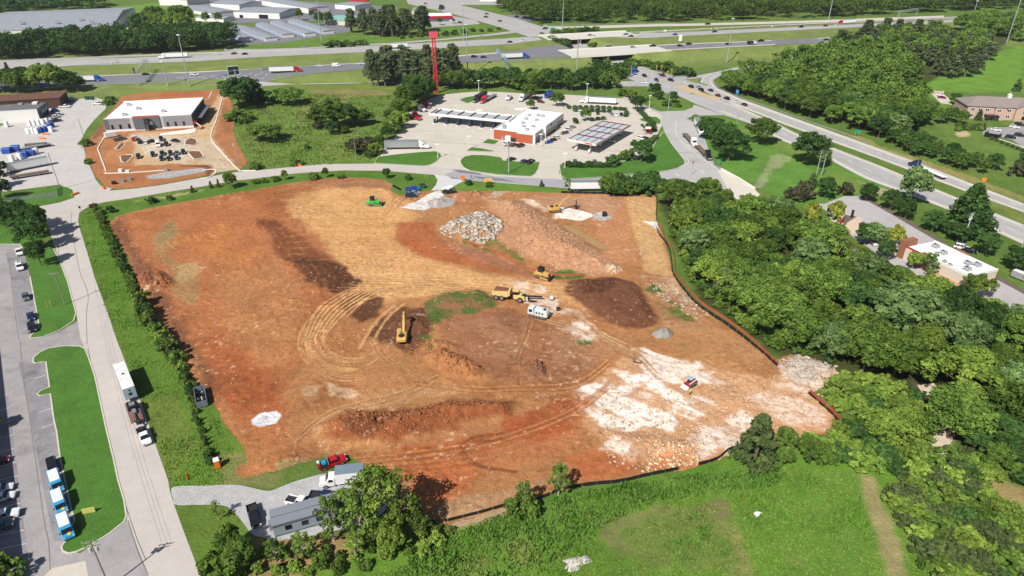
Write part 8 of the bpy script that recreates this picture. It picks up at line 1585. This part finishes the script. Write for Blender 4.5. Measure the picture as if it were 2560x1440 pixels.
def stones(name, poly, n, sz, m, seed, label, zf=None):
 P = [W(*p) for p in poly]; rng = np.random.RandomState(seed); xs_ = [p[0] for p in P]; ys_ = [p[1] for p in P]; VV = []; FF = []; o = 0; k = 0
 base = np.array([(x, y, z) for x in (-1,1) for y in (-1,1) for z in (-1,1)], float); fc = np.array([(0,1,3,2),(4,6,7,5),(0,4,5,1),(2,3,7,6),(0,2,6,4),(1,5,7,3)])
 while k < n:
  x, y = rng.uniform(min(xs_), max(xs_)), rng.uniform(min(ys_), max(ys_))
  if not pin(x, y, P): continue
  s = .62*(sz[0]+(sz[1]-sz[0])*rng.rand()**2.2); V = base*(1+.5*(rng.rand(8,3)-.5))*s*np.array([1,.75,.5])*(.7+.6*rng.rand(3)); a, b = rng.rand()*6.28, rng.normal()*.5
  Rz = np.array([[math.cos(a), -math.sin(a), 0], [math.sin(a), math.cos(a), 0], [0,0,1]]); Rx = np.array([[1,0,0], [0, math.cos(b), -math.sin(b)], [0, math.sin(b), math.cos(b)]])
  VV.append(V@(Rz@Rx).T+np.array([x, y, soil_z(x, y)+s*.2])); FF.append(fc+o); o += 8; k += 1
 tag(put(name, np_mesh(name, np.concatenate(VV), np.concatenate(FF), [m])), label, 'stones', None, 'stuff')
PILE = [(1098,578),(1130,555),(1180,535),(1215,530),(1222,545),(1250,560),(1258,580),(1235,605),(1200,612),(1150,598),(1110,592)]
stones('boulder_pile', PILE, 900,(.35,1.35), rk, 1, 'pile of pale limestone boulders on the site')
stones('boulder_pile', [(1178,540),(1190,532),(1220,530),(1225,545),(1200,552)], 120,(.3,.8), mat('white_limestone', C(244,240,232), .9, var=.1), 11, 'bright white broken rock on top of the boulder pile')
stones('boulder_pile', [(1512,672),(1530,662),(1552,668),(1556,680),(1530,688)], 110,(.25,.8), rk2,2, 'small heap of pale stones right of the lower grass island')
stones('loose_stones', [(1240,500),(1330,520),(1460,610),(1530,675),(1400,668),(1300,645),(1250,600)], 900,(.1,.5), rk2,3, 'loose stones on the rubble slope')
stones('loose_stones', [(1500,980),(1750,960),(2080,920),(2090,1050),(1900,1120),(1700,1165),(1520,1180)], 1500,(.1,.5), rk2,4, 'pale broken stones over the lower right of the site')
stones('loose_stones', [(1640,1110),(1760,1110),(1750,1160),(1600,1190)], 160,(.2,.6), mat('cream_stone', C(226,200,168), .9, var=.2), 12, 'pale boulders above the silt fence on red soil')
stones('loose_stones', [(1620,700),(1700,720),(1780,790),(1740,800),(1640,740)], 260,(.12,.6), rk, 5, 'pale stones along the grass east of the dark heap')
stones('loose_stones', [(300,560),(900,470),(1100,760),(1480,860),(1450,1000),(900,1150),(650,1130),(400,780)], 900,(.07,.36), rk2,6, 'scattered stones over the bare soil')
cl_ = mat('soil_clod', C(174,112,72), .95, var=.3, scale=1)
for q, n_ in (([(790,1075),(870,1035),(1000,1040),(1120,1010),(1280,1015),(1260,1040),(1100,1070),(980,1100),(840,1112)], 650),([(1065,890),(1110,880),(1160,897),(1210,930),(1185,947),(1120,938)], 450),([(335,700),(370,680),(410,686),(436,708),(410,726),(350,726)], 260),([(1315,930),(1326,910),(1350,908),(1364,925),(1358,940),(1326,944)], 160),([(1000,850),(1110,850),(1145,870),(1110,890),(1020,885)], 260)):
 stones('soil_clods', q, int(n_*1.3),(.08,.42), cl_, n_, 'rough clods of brown soil on a heap')
stones('soil_clods', [(1425,708),(1530,698),(1600,718),(1650,803),(1560,824),(1460,760)], 700,(.1,.38), mat('dark_clod', C(128,86,62), .95, var=.3), 21, 'dark clods on the red-brown heap')
stones('rock_rubble', [(1940,905),(2000,885),(2095,915),(2060,960),(1980,945)], 500,(.15,.6), rk, 7, 'grey rock rubble at the eastern gap in the fence')
tufts('lush_weeds', [(1130,1335),(1300,1266),(1500,1224),(1720,1190),(1960,1178),(1940,1215),(1640,1255),(1480,1330),(1400,1400),(1250,1450),(1000,1440),(1020,1400)], 6,(.4,1.1), .2,15, 'band of tall dark green weeds along the silt fence in the foreground', leafmat('lush_weeds', (.14,.22,.05),(.085,.19,.03), 0))
for x, y, sz, l, m in ((1440,1408,(2.6,1.3,.55), 'pale lichen-covered rock in the foreground meadow', mat('lichen_rock', C(196,190,184), .95, var=.4, scale=2)),(1894,1284,(.9,.55,.35), 'white rock or board lying in the meadow', wallw)):
 rr = np.random.RandomState(x); V = []; n, k = 18,7
 for j in range(k):
  for i in range(n): t = 2*math.pi*i/n; r = j/(k-1); f = (1+.18*math.sin(3*t+2)+.12*math.sin(7*t))*(1+.12*rr.randn()); V.append((math.cos(t)*sz[0]*r*f, math.sin(t)*sz[1]*r*f, sz[2]*(1-r**2.5)*(1+.35*rr.randn())-.03))
 F = [(j*n+i, (j+1)*n+i, (j+1)*n+(i+1) % n, j*n+(i+1) % n) for j in range(k-1) for i in range(n)]
 tag(put('meadow_rock', np_mesh('meadow_rock', np.array(V), np.array(F), [m]), None, G(x, y), .5), l, 'rock')
# ================================================================== HAZE
hz = bpy.data.materials.new('haze'); hz.use_nodes = True; hn = hz.node_tree
for k in list(hn.nodes): hn.nodes.remove(k)
ho = hn.nodes.new('ShaderNodeOutputMaterial'); hv = hn.nodes.new('ShaderNodeVolumePrincipled'); hv.inputs['Color'].default_value = (.86,.92,1,1); hv.inputs['Density'].default_value = .00006; hv.inputs['Anisotropy'].default_value = .2
hn.links.new(hv.outputs[0], ho.inputs['Volume'])
b = MB(); b.box(-2500,2500,-700,2600,-1.5,112, hz); tag(b.build('haze'), 'thin pale summer haze over the whole landscape', 'haze', None, 'stuff')
